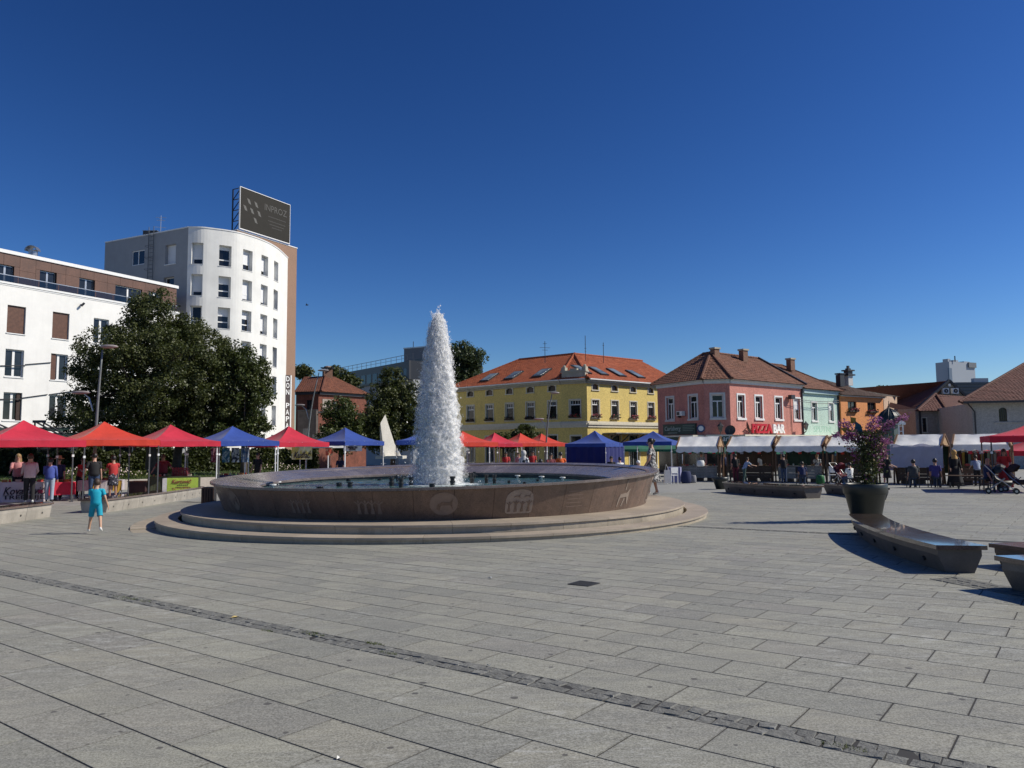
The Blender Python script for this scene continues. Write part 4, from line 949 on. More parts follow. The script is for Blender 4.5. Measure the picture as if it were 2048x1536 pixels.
for Fc,ops in ((FYl,mainL),(FYc,mainC),(FYr,mainR)):
    for o in ops:
        window(Fc,tF,o,.17,mull=0,trans=.74,trim=M_trim,tw=.10,bars=3,fw=.07,glass=G_dark)
        flowerbox(tF,Fc,o[0],o[1],o[2]+.02,M_red if Fc is FYc else (M_pinkf if Fc is FYr else mat('dark_blossom',(.06,.02,.03),.8,.4,30)),1.3 if Fc is not FYl else .8)
for Fc,ops in ((FYl,attL),(FYr,attR)):
    for o in ops: window(Fc,tF,o,.17,mull=0,trim=M_trim,tw=.09,fw=.05,arch=.09,frame=M_dkframe,glass=glass_mat('attic_dark',(.05,.035,.03),.3,.3))
for Fc,ops in ((FYl,gl),(FYc,glc),(FYr,glr)):
    for o in ops: window(Fc,tF,o,.2,mull=1,trans=.75,trim=M_trim,tw=.12,frame=mat('grey_frame',(.25,.27,.28),.5),fw=.06)
# band, eave, gutter
for Fc,e0,e1 in ((FYl,0,.03),(FYc,-.0,.0),(FYr,.03,0)):
    mb=MB(); Fc.box(mb,0,Fc.L,zB-.30,zB-.06,0,.10); Fc.box(mb,0,Fc.L,zB-.06,zB+.10,0,.20); Fc.box(mb,0,Fc.L,zB+.10,zB+.28,0,.05); mb.build('string_course',M_trim,tF)
    mb=MB(); Fc.box(mb,0,Fc.L,zE-.45,zE-.28,0,.16); Fc.box(mb,0,Fc.L,zE-.28,zE-.1,0,.34); mb.build('cornice',M_cor,tF)
    mb=MB(); Fc.box(mb,0,Fc.L,zE-.1,zE+.0,.34,.5); mb.build('gutter',M_white,tF); mb=MB(); Fc.box(mb,0,Fc.L,zE-.1,zE+.04,.05,.34); mb.build('eave_board',M_dkframe,tF)
# roof
def bent_roof(par,cL,c1,c2,cR,dl,dr,nl,nr,w,ze,zr,m,over=.35,hipL=3.0,hipR=0,row=.33,tw=.25,rr=.12):
    e1=isect(c1+nl*over,dl,c1+(nl+nr)/np.hypot(*(nl+nr))*over,np.array([1,0.])); 
    nc=np.array([(c2-c1)[1],-(c2-c1)[0]]); nc/=np.hypot(*nc); dc=(c2-c1)/np.hypot(*(c2-c1))
    e1=isect(c1+nl*over,dl,c1+nc*over,dc); e2=isect(c2+nr*over,dr,c1+nc*over,dc)
    eL=cL+nl*over+dl*over*(1 if hipL else 0); eR=cR+nr*over
    ap=isect(c1-nl*w,dl,c2-nr*w,dr); RL=cL-nl*w-dl*hipL; RR_=cR-nr*w-dr*hipR
    z=lambda p,h: (p[0],p[1],h)
    roof_plane(par,z(eL,ze),z(e1,ze),z(ap,zr),z(RL,zr),m,row,tw,seed=1); roof_plane(par,z(e1,ze),z(e2,ze),z(ap,zr),z(ap,zr),m,row,tw,seed=2)
    roof_plane(par,z(e2,ze),z(eR,ze),z(RR_,zr),z(ap,zr),m,row,tw,seed=3)
    b1=isect(c1-nl*2*w,dl,c2-nr*2*w,dr); bL=cL-nl*2*w; bR=cR-nr*2*w
    mb=MB(); mb.add([z(bL,ze),z(b1,ze),z(ap,zr),z(RL,zr)],[(0,1,2,3)]); mb.add([z(b1,ze),z(bR,ze),z(RR_,zr),z(ap,zr)],[(0,1,2,3)]); 
    if hipL: roof_plane(par,z(bL,ze),z(eL,ze),z(RL,zr),z(RL,zr),m,row,tw,seed=4); ridge(par,z(eL,ze+.03),z(RL,zr+.03),m,rr)
    else: mb.add([z(cL,ze),z(bL,ze),z(RL,zr)],[(0,1,2)])
    mb.add([z(cR,ze),z(bR,ze),z(RR_,zr)],[(0,1,2)])
    mb.build('rear_roof',m,par)
    ridge(par,z(RL,zr+.04),z(ap,zr+.04),m,rr); ridge(par,z(ap,zr+.04),z(RR_,zr+.04),m,rr); ridge(par,z(e1,ze+.05),z(ap,zr+.04),m,rr); ridge(par,z(e2,ze+.05),z(ap,zr+.04),m,rr)
    return e1,e2,ap,RL,RR_,eL,eR
# ridge height from the photo
_p=apx; zr=1.77+(897-706)/F*np.hypot(*_p)*math.cos(0)*1.0
def z_of(p,py):
    lo,hi=-5,150
    for _ in range(45):
        m=(lo+hi)/2
        if proj((p[0],p[1],m))[1]>py: lo=m
        else: hi=m
    return lo
zr=z_of(apx,708)
RF=bent_roof(tF,cL,c1,c2,cR,dl,dr,nl,nr_,WD/2,zE+.02,zr,T_or,over=.45,hipL=4.2)
# skylights on the roof planes
def skylight(par,P0,n2,along,w,h,k0,frac,ze,zr_,wroof,lift=.09):
    pass
def on_roof(Fc,s,u,ze,zr_,w,over,lift=.1):
    p,n=Fc.base(s); q=p+n*over-n*(w+over)*u; 
    nn=Vector((n[0]*(zr_-ze),n[1]*(zr_-ze),(w+over))).normalized()*lift
    return Vector((q[0],q[1],ze+(zr_-ze)*u))+nn
G_sky=glass_mat('skylight_glass',(.10,.12,.12),.08,.9)
def skylights(par,Fc,lst,ze,zr_,w,over,u0=.2,u1=.42,wd=.95):
    for px,py in lst:
        s=Fc.s_at(px,py); mb=MB(); a=on_roof(Fc,s-wd/2,u0,ze,zr_,w,over,.04);b=on_roof(Fc,s+wd/2,u0,ze,zr_,w,over,.04);c=on_roof(Fc,s+wd/2,u1,ze,zr_,w,over,.04);d=on_roof(Fc,s-wd/2,u1,ze,zr_,w,over,.04)
        A=[on_roof(Fc,s+i*wd/2,u,ze,zr_,w,over,.17) for i,u in((-1,u0),(1,u0),(1,u1),(-1,u1))]; mb.hexa([a,b,c,d]+A); f=mb.build('skylight',M_dkframe,par)
        e=.1; B=[on_roof(Fc,s+i*(wd/2-e),u,ze,zr_,w,over,.175) for i,u in((-1,u0+.02),(1,u0+.02),(1,u1-.02),(-1,u1-.02))]; B2=[on_roof(Fc,s+i*(wd/2-e),u,ze,zr_,w,over,.19) for i,u in((-1,u0+.02),(1,u0+.02),(1,u1-.02),(-1,u1-.02))]
        MB().hexa(B+B2).build('pane',G_sky,f)
skylights(tF,FYl,((962,752),(1011,749),(1067,745)),zE,zr,WD/2,.45,.14,.42,1.25)
skylights(tF,FYr,((1183,744),(1217,747),(1253,750),(1291,752)),zE,zr,WD/2,.45,.14,.42,1.1)
# corner gablet above the chamfer
mb=MB(); zg0=zE; zg1=FYc.z_at(FYc.L/2,739); FYc.box(mb,.1,FYc.L-.1,zg0,zg1-.25,-.55,.12); FYc.box(mb,.0,FYc.L,zg1-.25,zg1-.08,-.6,.2)
FYc.box(mb,.05,.45,zg1-.08,zg1+.25,-.5,.1); FYc.box(mb,FYc.L-.45,FYc.L-.05,zg1-.08,zg1+.25,-.5,.1); FYc.box(mb,FYc.L*.5-.35,FYc.L*.5+.35,zg1-.08,zg1+.1,-.3,.1)
mb.ball(FYc.W(.25,zg1+.33,-.2),.15,8,5); mb.ball(FYc.W(FYc.L-.25,zg1+.33,-.2),.15,8,5); mb.build('corner_parapet',M_cor,tF)
for px,h,arms,lab,Y in ((1090,1.6,[(1.35,.2,0),(.95,.55,.3),(.7,.3,.2)],'thin tv antenna on the left ridge of the yellow building',77),(1171,2.2,[(.9,.12,0),(.6,.12,.5),(1.3,.1,1)],'tall mast antenna above the corner of the yellow building',78),(1207,1.5,[(1.2,.1,.3)],'thin bare antenna rod right of the mast on the yellow building',79)):
    c=aty(px,714,Y); t=thing('roof_antenna',lab,'antenna',(c[0],c[1],c[2]-.3)); antenna(t,c[0],c[1],c[2]-.6,h+.6,[(z+.6,l,a) for z,l,a in arms],M_steel)
# iron canopy and small wall sign on the yellow ground floor
cn=thing('shop_canopy','thin black steel and glass canopy on brackets along the yellow facade behind the blue tents','canopy',FYr.W(ra,2.6,0)); 
sA_,sB_=FYr.s_at(1206,870),FYr.s_at(1316,870); zc=FYr.z_at(sA_,866)
mb=MB(); FYr.box(mb,sA_,sB_,zc-.05,zc+.02,0,1.7); mb.build('glass_roof',glass_mat('canopy_glass',(.2,.21,.2),.15,.5),cn); mb=MB(); FYr.box(mb,sA_,sB_,zc-.13,zc-.05,1.6,1.7); mb.build('front_rail',M_steel,cn)
for k in range(5):
    s=sA_+.1+(sB_-sA_-.2)*k/4; MB().bar(FYr.W(s,zc-.08,1.65),FYr.W(s,zc-1.25,.02),.11).build('bracket',M_steel,cn); MB().bar(FYr.W(s,zc-.08,1.65),FYr.W(s,zc-.08,.02),.07).build('beam',M_steel,cn)
# ---------------------------------------------------------------- G/N: pink corner house + mint house
M_pink=mat('pink_render',(.62,.255,.205),.85,.13,1.1,fine=8,bmp=.12,stain=.5); M_mint=mat('mint_render',(.56,.74,.64),.85,.10,1.,fine=9,bmp=.1,stain=.3); M_lt=mat('light_cornice',(.62,.61,.58),.7,.1,3,stain=.2)
Yp=60.; p2=aty(1460,800,Yp)[:2]; dpl=hdir(143,903); dpr=hdir(2900,880); p1=aty(1408,800,Yp+.35)[:2]
pL=extend_to(p1,dpl,1315,800); pR=extend_to(p2,dpr,1604.5,800); pM=extend_to(p2,dpr,1676,800)
tG=thing('pink_corner_house','old pink two storey corner house with white framed windows and a brown tiled hip roof','building',(*p2,-.5))
FPl=Facade([pL,p1]); FPc=Facade([p1,p2]); FPr=Facade([p2,pR]); FM=Facade([pR,pM])
zPe=FPr.z_at(0,759); zPb=FPr.z_at(0,868)
oL=ops_from(FPl,((1334,1347,799,834),(1379,1394,795,834))); oC=ops_from(FPc,((1424,1447,791,834),)); 
z01=(FPr.z_at(FPr.s_at(1482),835.5),FPr.z_at(FPr.s_at(1482),790))
oR=[(FPr.s_at(a,810),FPr.s_at(b,810),*z01) for a,b in ((1475.5,1489),(1511,1524.5),(1550.5,1564),(1588,1600))]
oL=[(a,b,*z01) for a,b,_,_ in oL]; oC=[(a,b,*z01) for a,b,_,_ in oC]
mb=MB()
for Fc,ops in ((FPl,oL),(FPc,oC),(FPr,oR)): Fc.wall(mb,0,Fc.L,-.6,zPe,ops,.22)
npl,npc,npr=FPl.normal(0),FPc.normal(0),FPr.normal(0); WP=8.4
bL=pL-npl*WP; bC=isect(p1-npl*WP,dpl,p2-npr*WP,dpr); bR=pR-npr*WP
for a,b in ((pL,bL),(bL,bC),(bC,bR),(bR,pR)): mb.add([(*b,-.6),(*a,-.6),(*a,zPe),(*b,zPe)],[(0,1,2,3)])
mb.build('wall',M_pink,tG)
for Fc,ops,cu in ((FPl,oL,G_dark),(FPc,oC,G_dark),(FPr,oR,G_dark)):
    for i,o in enumerate(ops): window(Fc,tG,o,.2,mull=1,trans=.72,trim=M_white if Fc is FPr else M_lt,tw=.13 if Fc is FPr else .16,fw=.075,sillw=.16,blind=(.5,M_blind) if (Fc is FPr and i==3) else None)
for Fc in (FPl,FPc,FPr):
    mb=MB(); Fc.box(mb,0,Fc.L,zPe-.30,zPe-.05,0,.12); Fc.box(mb,0,Fc.L,zPe-.05,zPe+.02,0,.3); mb.build('cornice',M_lt,tG)
zpr=z_of(isect(p1-npl*WP/2,dpl,p2-npr*WP/2,dpr),706)
bent_roof(tG,pL,p1,p2,pR,dpl,dpr,npl,npr,WP/2,zPe+.03,zpr,T_pk,over=.4,hipL=1.2,row=.36,tw=.28)
for px,Y,py0,py1,lab in ((1430,65,697,714,'red brick chimney at the top of the pink house roof'),(1487,67,700,717,'grey chimney on the ridge of the pink house'),(1581,71,718,724,'short chimney on the ridge of the mint house')):
    a=aty(px,py0,Y);b=aty(px,py1,Y); w=.62; par_=thing('chimney',lab,'chimney',(b[0],b[1],b[2]-.6)); MB().box((b[0],b[1],(a[2]+b[2]-.8)/2),(w,w*.8,a[2]-b[2]+.8),.6).build('stack',mat('chimney_brick',(.22,.12,.08),.85,.4,9),par_); MB().box((b[0],b[1],a[2]),(w+.14,w*.8+.14,.14),.6).build('cap',M_cor,par_)
tM=thing('mint_house','narrow pale mint green two storey house between the pink and the orange house','building',(*((pR+pM)/2),-.5))
zMe=zPe-.28; oM=[(FM.s_at(a,810),FM.s_at(b,810),FM.z_at(FM.s_at(1628),841),FM.z_at(FM.s_at(1628),805)) for a,b in ((1623.5,1633.5),(1657.5,1666.5))]
mb=MB(); FM.wall(mb,0.004,FM.L,-.6,zMe,oM,.2); 
bM=pM-npr*WP
for a,b in ((bR,bM),(bM,pM)): mb.add([(*b,-.6),(*a,-.6),(*a,zMe),(*b,zMe)],[(0,1,2,3)])
mb.build('wall',M_mint,tM)
for i,o in enumerate(oM): window(FM,tM,o,.17,mull=1,trans=.72,trim=M_white,tw=.1,fw=.07,sillw=.14,blind=(.35,M_blind) if i else None)
mb=MB(); FM.box(mb,0.02,FM.L,zMe-.36,zMe,0,.22); mb.build('cornice',mat('mint_cornice',(.42,.56,.56),.8,.1,3,stain=.3),tM)
zmr=zpr-.4; eA=pR+npr*.4; eB=pM+npr*.5+dpr*.3; r0=pR-npr*WP/2; r1=pM-npr*WP/2-dpr*2.2; z3=lambda p,h:(p[0],p[1],h)
roof_plane(tM,z3(eA,zMe+.02),z3(eB,zMe+.02),z3(r1,zmr),z3(r0,zmr),T_pk,.36,.28,seed=9); roof_plane(tM,z3(eB,zMe+.02),z3(bM+dpr*.3,zMe+.02),z3(r1,zmr),z3(r1,zmr),T_pk,.36,.28,seed=8)
mb=MB(); mb.add([z3(bM,zMe),z3(bR,zMe),z3(r0,zmr),z3(r1,zmr)],[(0,1,2,3)]); mb.build('rear_roof',T_pk,tM); ridge(tM,z3(r0,zmr+.03),z3(r1,zmr+.03),T_pk); ridge(tM,z3(eB,zMe+.05),z3(r1,zmr+.03),T_pk)
# dark verge between the roofs + downpipes
MB().bar(z3(pR+npr*.45,zPe+.08),z3(pR-npr*WP/2,zpr+.08),.22,.18).build('verge',M_steel,tG)
FPr.box(mb:=MB(),FPr.L-.18,FPr.L-.06,-.4,zPe,.0,.12); mb.build('downpipe',M_steel,tG)
FM.box(mb:=MB(),FM.L-.14,FM.L-.03,-.4,zMe,.0,.12); mb.build('downpipe',M_steel,tM)
# shop front fascia (dark green) across the ground floor
tS=thing('bar_awning','long dark green awning with white top edge along the ground floor of the pink house','awning',FPr.W(0,3,0))
M_grn=mat('dark_green',(.012,.055,.04),.5,.2,5); zf=FPr.z_at(0,868.5)
FX1=Facade([pL,p1]); 
for Fc,a,b in ((FPl,0,FPl.L),(FPc,0,FPc.L),(FPr,0,FPr.L),(FM,0,FM.L)):
    mb=MB(); Fc.box(mb,a+.02,b-.02,zf-.16,zf-.04,0,1.25); mb.build('top_edge',mat('cream_edge',(.72,.68,.55),.6,.1,6),tS)
    mb=MB(); Fc.box(mb,a+.02,b-.02,zf-1.0,zf-.16,1.1,1.22); mb.build('valance',M_grn,tS)
    mb=MB(); Fc.box(mb,a+.05,b-.05,-.6,zf-.3,-.15,-.05); Fc.box(mb,a+.1,b-.1,-.4,2.2,.02,.04); mb.build('dark_shopfront',glass_mat('shop_glass',(.012,.014,.015),.08,.6),tS)
M_tw_=mat('sign_white',(.82,.83,.8),.5,.03,9); M_dimw=mat('sign_print_grey',(.34,.42,.38),.5,.05,9)
put_text('Carlsberg',.62,FPc.W(FPc.L*.93,FPc.z_at(FPc.L-.1,877.5),1.24),npc,M_tw_,tS,shear=.12,extrude=.01,width=1.9)
# Carlsberg board + round sign
sb=thing('wall_board_sign','dark green rectangular beer sign on the shaded side of the pink house','sign',FPl.W(1,4,0))
a0,a1=FPl.s_at(1328.5,858),FPl.s_at(1393.5,858); zb_,zt_=FPl.z_at((a0+a1)/2,868.3),FPl.z_at((a0+a1)/2,849)
FPl.box(mb:=MB(),a0,a1,zb_,zt_,.01,.12); mb.build('board',M_grn,sb); FPl.box(mb:=MB(),a0-.04,a1+.04,zt_,zt_+.05,.0,.14); FPl.box(mb,a0-.04,a1+.04,zb_-.05,zb_,.0,.14); mb.build('frame',M_steel,sb)
put_text('Carlsberg',.5,FPl.W(a0+(a1-a0)*.30,(zb_+zt_)/2+.06,.13),npl,M_dimw,sb,shear=.15,width=(a1-a0)*.50,bold=.004)
FPl.box(mb:=MB(),a0+(a1-a0)*.16,a0+(a1-a0)*.45,zb_+.09,zb_+.13,.12,.135); mb.build('underline_swash',M_dimw,sb)
for k in range(4):
    FPl.box(mb:=MB(),a0+(a1-a0)*.62,a1-.12-.2*(k%2),zt_-.14-k*.13,zt_-.09-k*.13,.12,.135); mb.build('print_line',mat('sign_print_dim',(.13,.22,.19),.5,.05,9),sb)
rs=thing('round_sign','small round blue and white sign beside the green beer board','sign',FPl.W(FPl.L-.3,4,0)); c=Vector(FPl.W(FPl.L-.12,FPl.z_at(FPl.L-.12,857),.3)); nn=Vector((npc[0],npc[1],0))
MB().tube([c-nn*.06,c+nn*.06],.31,20).build('disc',mat('sign_blue',(.03,.06,.16),.4,.1,5),rs); MB().tube([c+nn*.06,c+nn*.075],.2,16).build('white_centre',M_tw_,rs); MB().bar(c-nn*.06,c-nn*.3,.05).build('bracket',M_steel,rs)
# PIZZA BAR letters
pz=thing('letter_sign','raised red and white letters standing above the awning on the pink wall','sign',FPr.W(3,3.6,.4)); 
M_rl=mat('red_letter',(.50,.02,.035),.4,.05,9); M_ld=mat('letter_side',(.25,.02,.03),.5)
sP0,sP1,sP2=FPr.s_at(1494,860),FPr.s_at(1535,860),FPr.s_at(1560,860); zL=(FPr.z_at(sP1,867)+FPr.z_at(sP1,850))/2
put_text('PIZZA',.98,FPr.W((sP0+sP1)/2,zL,.42),npr,M_rl,pz,name='red_letters',width=sP1-sP0-.05,bold=.035,extrude=.06)
put_text('BAR',.98,FPr.W((sP1+sP2)/2+.05,zL,.42),npr,M_let,pz,name='white_letters',width=sP2-sP1-.12,bold=.035,extrude=.06)
FPr.box(mb:=MB(),sP0,sP2,zL-.42,zL-.38,.32,.38); mb.build('rail',M_steel,pz)
put_text('SPUTNJ',.75,FM.W(FM.L*.52,FM.z_at(FM.L*.5,859),.004),npr,mat('faded_green_print',(.33,.56,.44),.85,.1,5),tM,name='faded_lettering',width=3.0,extrude=.002)
# street lanterns, dishes, ac
def lantern(label,Fc,s,z,d=.55):
    t=thing('wall_lantern',label,'lantern',Fc.W(s,z,d)); c=Vector(Fc.W(s,z,d)); a=Vector(Fc.W(s,z-.75,0))
    MB().tube([a,a.lerp(c,.6)+Vector((0,0,-.35)),c+Vector((0,0,-.42)),c+Vector((0,0,-.3))],.035,6).build('bracket',M_steel,t)
    MB().lathe([(.08,-.3),(.2,.12),(.001,.12)],c,6).build('glass_body',glass_mat('lantern_glass',(.16,.16,.14),.1,.8),t); MB().lathe([(.27,.12),(.22,.2),(.06,.36),(.03,.46),(.001,.48)],c,6).build('cap',M_steel,t)
    for k in range(6): a_=k*math.pi/3; MB().bar(c+Vector((.08*math.cos(a_),.08*math.sin(a_),-.3)),c+Vector((.205*math.cos(a_),.205*math.sin(a_),.12)),.025).build('glazing_bar',M_steel,t)
s=FPc.s_at(1440,850); lantern('black wall lantern on the shaded corner face of the pink house',FPc,s,FPc.z_at(s,856)); s=FPr.s_at(1597,850); lantern('black wall lantern beside the downpipe of the pink house',FPr,s,FPr.z_at(s,853),.7)
def dish(label,C,dirv,r):
    t=thing('satellite_dish',label,'satellite dish',C); d=Vector(dirv).normalized(); x=d.cross(Vector((0,0,1))).normalized(); y=x.cross(d)
    rings=[]
    for k in range(5):
        q=k/4; rings.append([Vector(C)+ (x*math.cos(a)+y*math.sin(a))*r*max(q,.02)+d*(.3*r*q*q) for a in [2*math.pi*i/16 for i in range(16)]])
    MB().loft(rings,0,False).build('reflector',mat('dish_grey',(.045,.045,.045),.5,.2,9),t,smooth=True); MB().tube([Vector(C)-y*r*.9,Vector(C)+d*r*.9],.02,5).build('arm',M_steel,t); MB().tube([Vector(C),Vector(C)-d*.35-Vector((0,0,.25))],.03,6).build('mount',M_steel,t)
s=FPr.s_at(1474,858); dish('dark satellite dish seen edge on beside the red letters',FPr.W(s,FPr.z_at(s,856),.9),(.95,-.2,.25),.5)
s=FPc.s_at(1458,862); dish('dark satellite dish at the corner of the pink house',FPc.W(FPc.L-.1,FPc.z_at(s,862),.7),(-.5,-.8,.3),.42)
ac=thing('air_conditioner','white air conditioner box on the shaded side of the pink house','air conditioner',FPl.W(2,5,0)); s0,s1=FPl.s_at(1360,828),FPl.s_at(1371,828); z1_=FPl.z_at(s0,823);z0_=FPl.z_at(s0,832)
FPl.box(mb:=MB(),s0,s1,z0_,z1_,.05,.38); mb.build('casing',M_white,ac); FPl.box(mb:=MB(),s0+.05,s0+.38,z0_+.05,z1_-.05,.38,.395); mb.build('fan_grille',M_dkframe,ac); FPl.box(mb:=MB(),s0+.1,s0+.15,z0_-.15,z0_,0,.35); mb.build('bracket',M_steel,ac)
# wires over the mint facade
wr=thing('overhead_wires','thin dark wires strung across the pink and mint facades','wires',FPr.W(FPr.L-1,6,.3))
zz=FPr.z_at(FPr.L-2,797)
for k,(sa_,za_,sb_,zb2) in enumerate(((FPr.L-2.2,zz,FPr.L+5.5,zz+.05),(FPr.L-2.2,zz-.15,FPr.L+5.5,zz-.12),)):
    pts=[]
    for i in range(9):
        u=i/8; s=sa_+(sb_-sa_)*u; p=p2+dpr*s+npr*.45; pts.append((p[0],p[1],za_+(zb2-za_)*u-.18*4*u*(1-u)))
    MB().tube(pts,.022,5).build('wire',M_steel,wr)
MB().box(FPr.W(FPr.L-2.2,zz+.1,.3),(.5,.35,.35),.6).build('junction_box',M_steel,wr); MB().bar(FPr.W(FPr.L-2.0,zz,.06),FPr.W(FPr.L-1.9,zf,.06),.04).build('cable',M_steel,wr)
# ---------------------------------------------------------------- orange house
M_ora=mat('orange_render',(.80,.33,.12),.85,.08,1.,fine=9,bmp=.1,stain=.15)
o1=aty(1681,800,70.5)[:2]; do=hdir(3298,880); o2=extend_to(o1,do,1766,800); FO=Facade([o1,o2]); no=FO.normal(0)
tO=thing('orange_house','small orange house with dark brown roof and two dark windows with flower boxes','building',(*((o1+o2)/2),-.5)); zOe=FO.z_at(0,790)
oo=ops_from(FO,((1696,1713,803,823),(1735,1752,804,824))); oo=[(a,b,oo[0][2],oo[0][3]) for a,b,_,_ in oo]
mb=MB(); FO.wall(mb,0,FO.L,-.6,zOe,oo,.2); WO=7
for a,b in ((o1,o1-no*WO),(o1-no*WO,o2-no*WO),(o2-no*WO,o2)): mb.add([(*b,-.6),(*a,-.6),(*a,zOe),(*b,zOe)],[(0,1,2,3)])
mb.build('wall',M_ora,tO)
for o in oo: window(FO,tO,o,.17,mull=1,trim=None,frame=mat('brown_wood',(.05,.03,.02),.5),fw=.07,sill=M_steel); flowerbox(tO,FO,o[0],o[1],o[2]-.05,M_pinkf,.9)
FO.box(mb:=MB(),0,FO.L,zOe-.12,zOe,0,.25); mb.build('cornice',M_lt,tO)
zor=z_of(o1-no*WO/2,757); E1_,E2_=o1+no*.4-do*.3,o2+no*.4; r0=o1-no*WO/2-do*.5; r1=o1-no*WO/2+do*(FO.L*.42)
roof_plane(tO,z3(E1_,zOe),z3(E2_,zOe),z3(r1,zor),z3(r0,zor),T_br,.34,.26,seed=21); roof_plane(tO,z3(E2_,zOe),z3(o2-no*WO,zOe),z3(r1,zor),z3(r1,zor),T_br,.34,.26,seed=22); MB().add([z3(o1-no*WO,zOe),z3(o2-no*WO,zOe),z3(r1,zor),z3(r0,zor)],[(0,1,2,3)]).build('rear_roof',T_br,tO)
a=aty(1696,740,72.5); ch=thing('chimney','tall ornate stepped chimney stack on the orange house roof','chimney',(a[0],a[1],zor)); x,y,_=a; zt_=a[2]
for (w,z0,z1,m_) in ((.62,zor-.8,zt_-.55,M_lt),(1.0,zt_-.55,zt_-.42,M_steel),(.62,zt_-.42,zt_-.12,M_steel),(.95,zt_-.12,zt_-.0,M_steel),(.4,zt_,zt_+.15,M_steel),(.22,zt_+.15,zt_+.4,M_steel)): MB().box((x,y,(z0+z1)/2),(w,w*.8,z1-z0),.5).build('stack' if m_ is M_lt else 'cap',m_,ch)
a=aty(1680,751,72); ch=thing('chimney','low dark chimney beside the ornate chimney of the orange house','chimney',(a[0],a[1],zor-.4)); MB().box((a[0],a[1],a[2]-.5),(.6,.5,1.1),.5).build('stack',M_steel,ch); MB().box((a[0],a[1],a[2]+.15),(.75,.6,.12),.5).build('cap',M_steel,ch)
# cream building beyond
c1_=aty(1767,800,77)[:2]; c2_=aty(1794,800,78.5)[:2]; FCm=Facade([c1_,c2_]); tC=thing('cream_house','narrow cream textured house behind the orange house','building',(*c1_,-.5)); zc_=FCm.z_at(0,792); nc_=FCm.normal(0)
mb=MB(); FCm.wall(mb,0,FCm.L,-.6,zc_,[],.2); mb.add([(*(c2_-nc_*6),-.6),(*c2_,-.6),(*c2_,zc_),(*(c2_-nc_*6),zc_)],[(3,2,1,0)]); mb.build('wall',mat('cream_render',(.72,.52,.38),.9,.25,3,bmp=.6),tC)
zt_=z_of(c1_,762); E=[z3(c1_+nc_*.3-np.array([3,0]),zc_),z3(c2_+nc_*.3,zc_),z3(c1_-nc_*5-np.array([1,0]),zt_),z3(c1_-nc_*5-np.array([5,0]),zt_)]
roof_plane(tC,*E,mat('slate_like',None) if 0 else tile_mat('grey_brown_tile',(.12,.10,.085),(.18,.15,.12),.3,.3),.34,.3,seed=31)
# ---------------------------------------------------------------- gabled house with two AC units + hipped bay
M_bei=mat('beige_render',(.42,.36,.31),.85,.12,1.2,fine=9,bmp=.1,stain=.3); M_gg=mat('gable_grey',(.20,.20,.185),.85,.2,2,stain=.3)
Yg=76.; tI=thing('gabled_house','grey gabled house with dark red roof and two round air conditioner units under the ridge','building',(*aty(1895,800,Yg)[:2],-.5))
def P(px,py,Y): return tuple(aty(px,py,Y))
gA=P(1871,795,Yg); gB=P(1898,762,Yg); gC=P(1936,796,Yg); gA=(gA[0],gA[1],gC[2]); 
depthv=np.array(hdir(1600,890))*-1; dv=np.array([-.55,.84])*22
def off(p,v,dz=0): return (p[0]+v[0],p[1]+v[1],p[2]+dz)
zb0_=-.6
mb=MB(); mb.add([(gA[0],gA[1],zb0_),(gC[0],gC[1],zb0_),gC,gB,gA],[(0,1,2,3,4)]); gL=P(1793,817,Yg+3); mb.add([(gL[0],gL[1],zb0_),(gA[0],gA[1],zb0_),gA,(gL[0],gL[1],gL[2])],[(0,1,2,3)]); mb.build('wall',M_gg,tI)
eL_=P(1793,816,Yg+3); eR_=P(1829,822,Yg-.6); 
roof_plane(tI,eL_,eR_,P(1898,761,Yg),P(1800,772,Yg+12),T_rd,.34,.27,seed=41); roof_plane(tI,P(1782,800,Yg+14),eL_,P(1800,772,Yg+12),P(1778,778,Yg+16),T_br,.34,.27,seed=42)
mb=MB(); mb.add([gC,off(gC,dv),off(gB,dv),gB],[(0,1,2,3)]); mb.build('rear_roof',T_rd,tI)
for a,b in ((P(1829,822,Yg-.7),P(1898,760.5,Yg-.1)),(P(1898,760.5,Yg-.1),P(1937,797,Yg-.1))): MB().bar(a,b,.2,.22).build('verge_board',M_steel,tI)
for px in (1890.5,1909.5):
    t=thing('air_conditioner','white air conditioner unit with round fan on the grey gable, '+('left' if px<1900 else 'right')+' of the pair','air conditioner',P(px,782,Yg-.3)); c=Vector(P(px,782,Yg-.3)); MB().box(c,(.58,.35,.55)).build('casing',M_white,t); MB().tube([c+Vector((0,-.175,0)),c+Vector((0,-.19,0))],.21,14).build('fan_grille',M_dkframe,t); MB().tube([c+Vector((0,-.19,0)),c+Vector((0,-.2,0))],.05,8).build('fan_hub',M_white,t)
t=thing('gable_lamp','small white lamp high on the grey gable','lamp',P(1898.5,770,Yg-.2)); MB().box(P(1898.5,770,Yg-.15),(.2,.15,.25)).build('housing',M_white,t); MB().box(P(1898.5,767,Yg-.1),(.06,.1,.1)).build('bracket',M_steel,t)
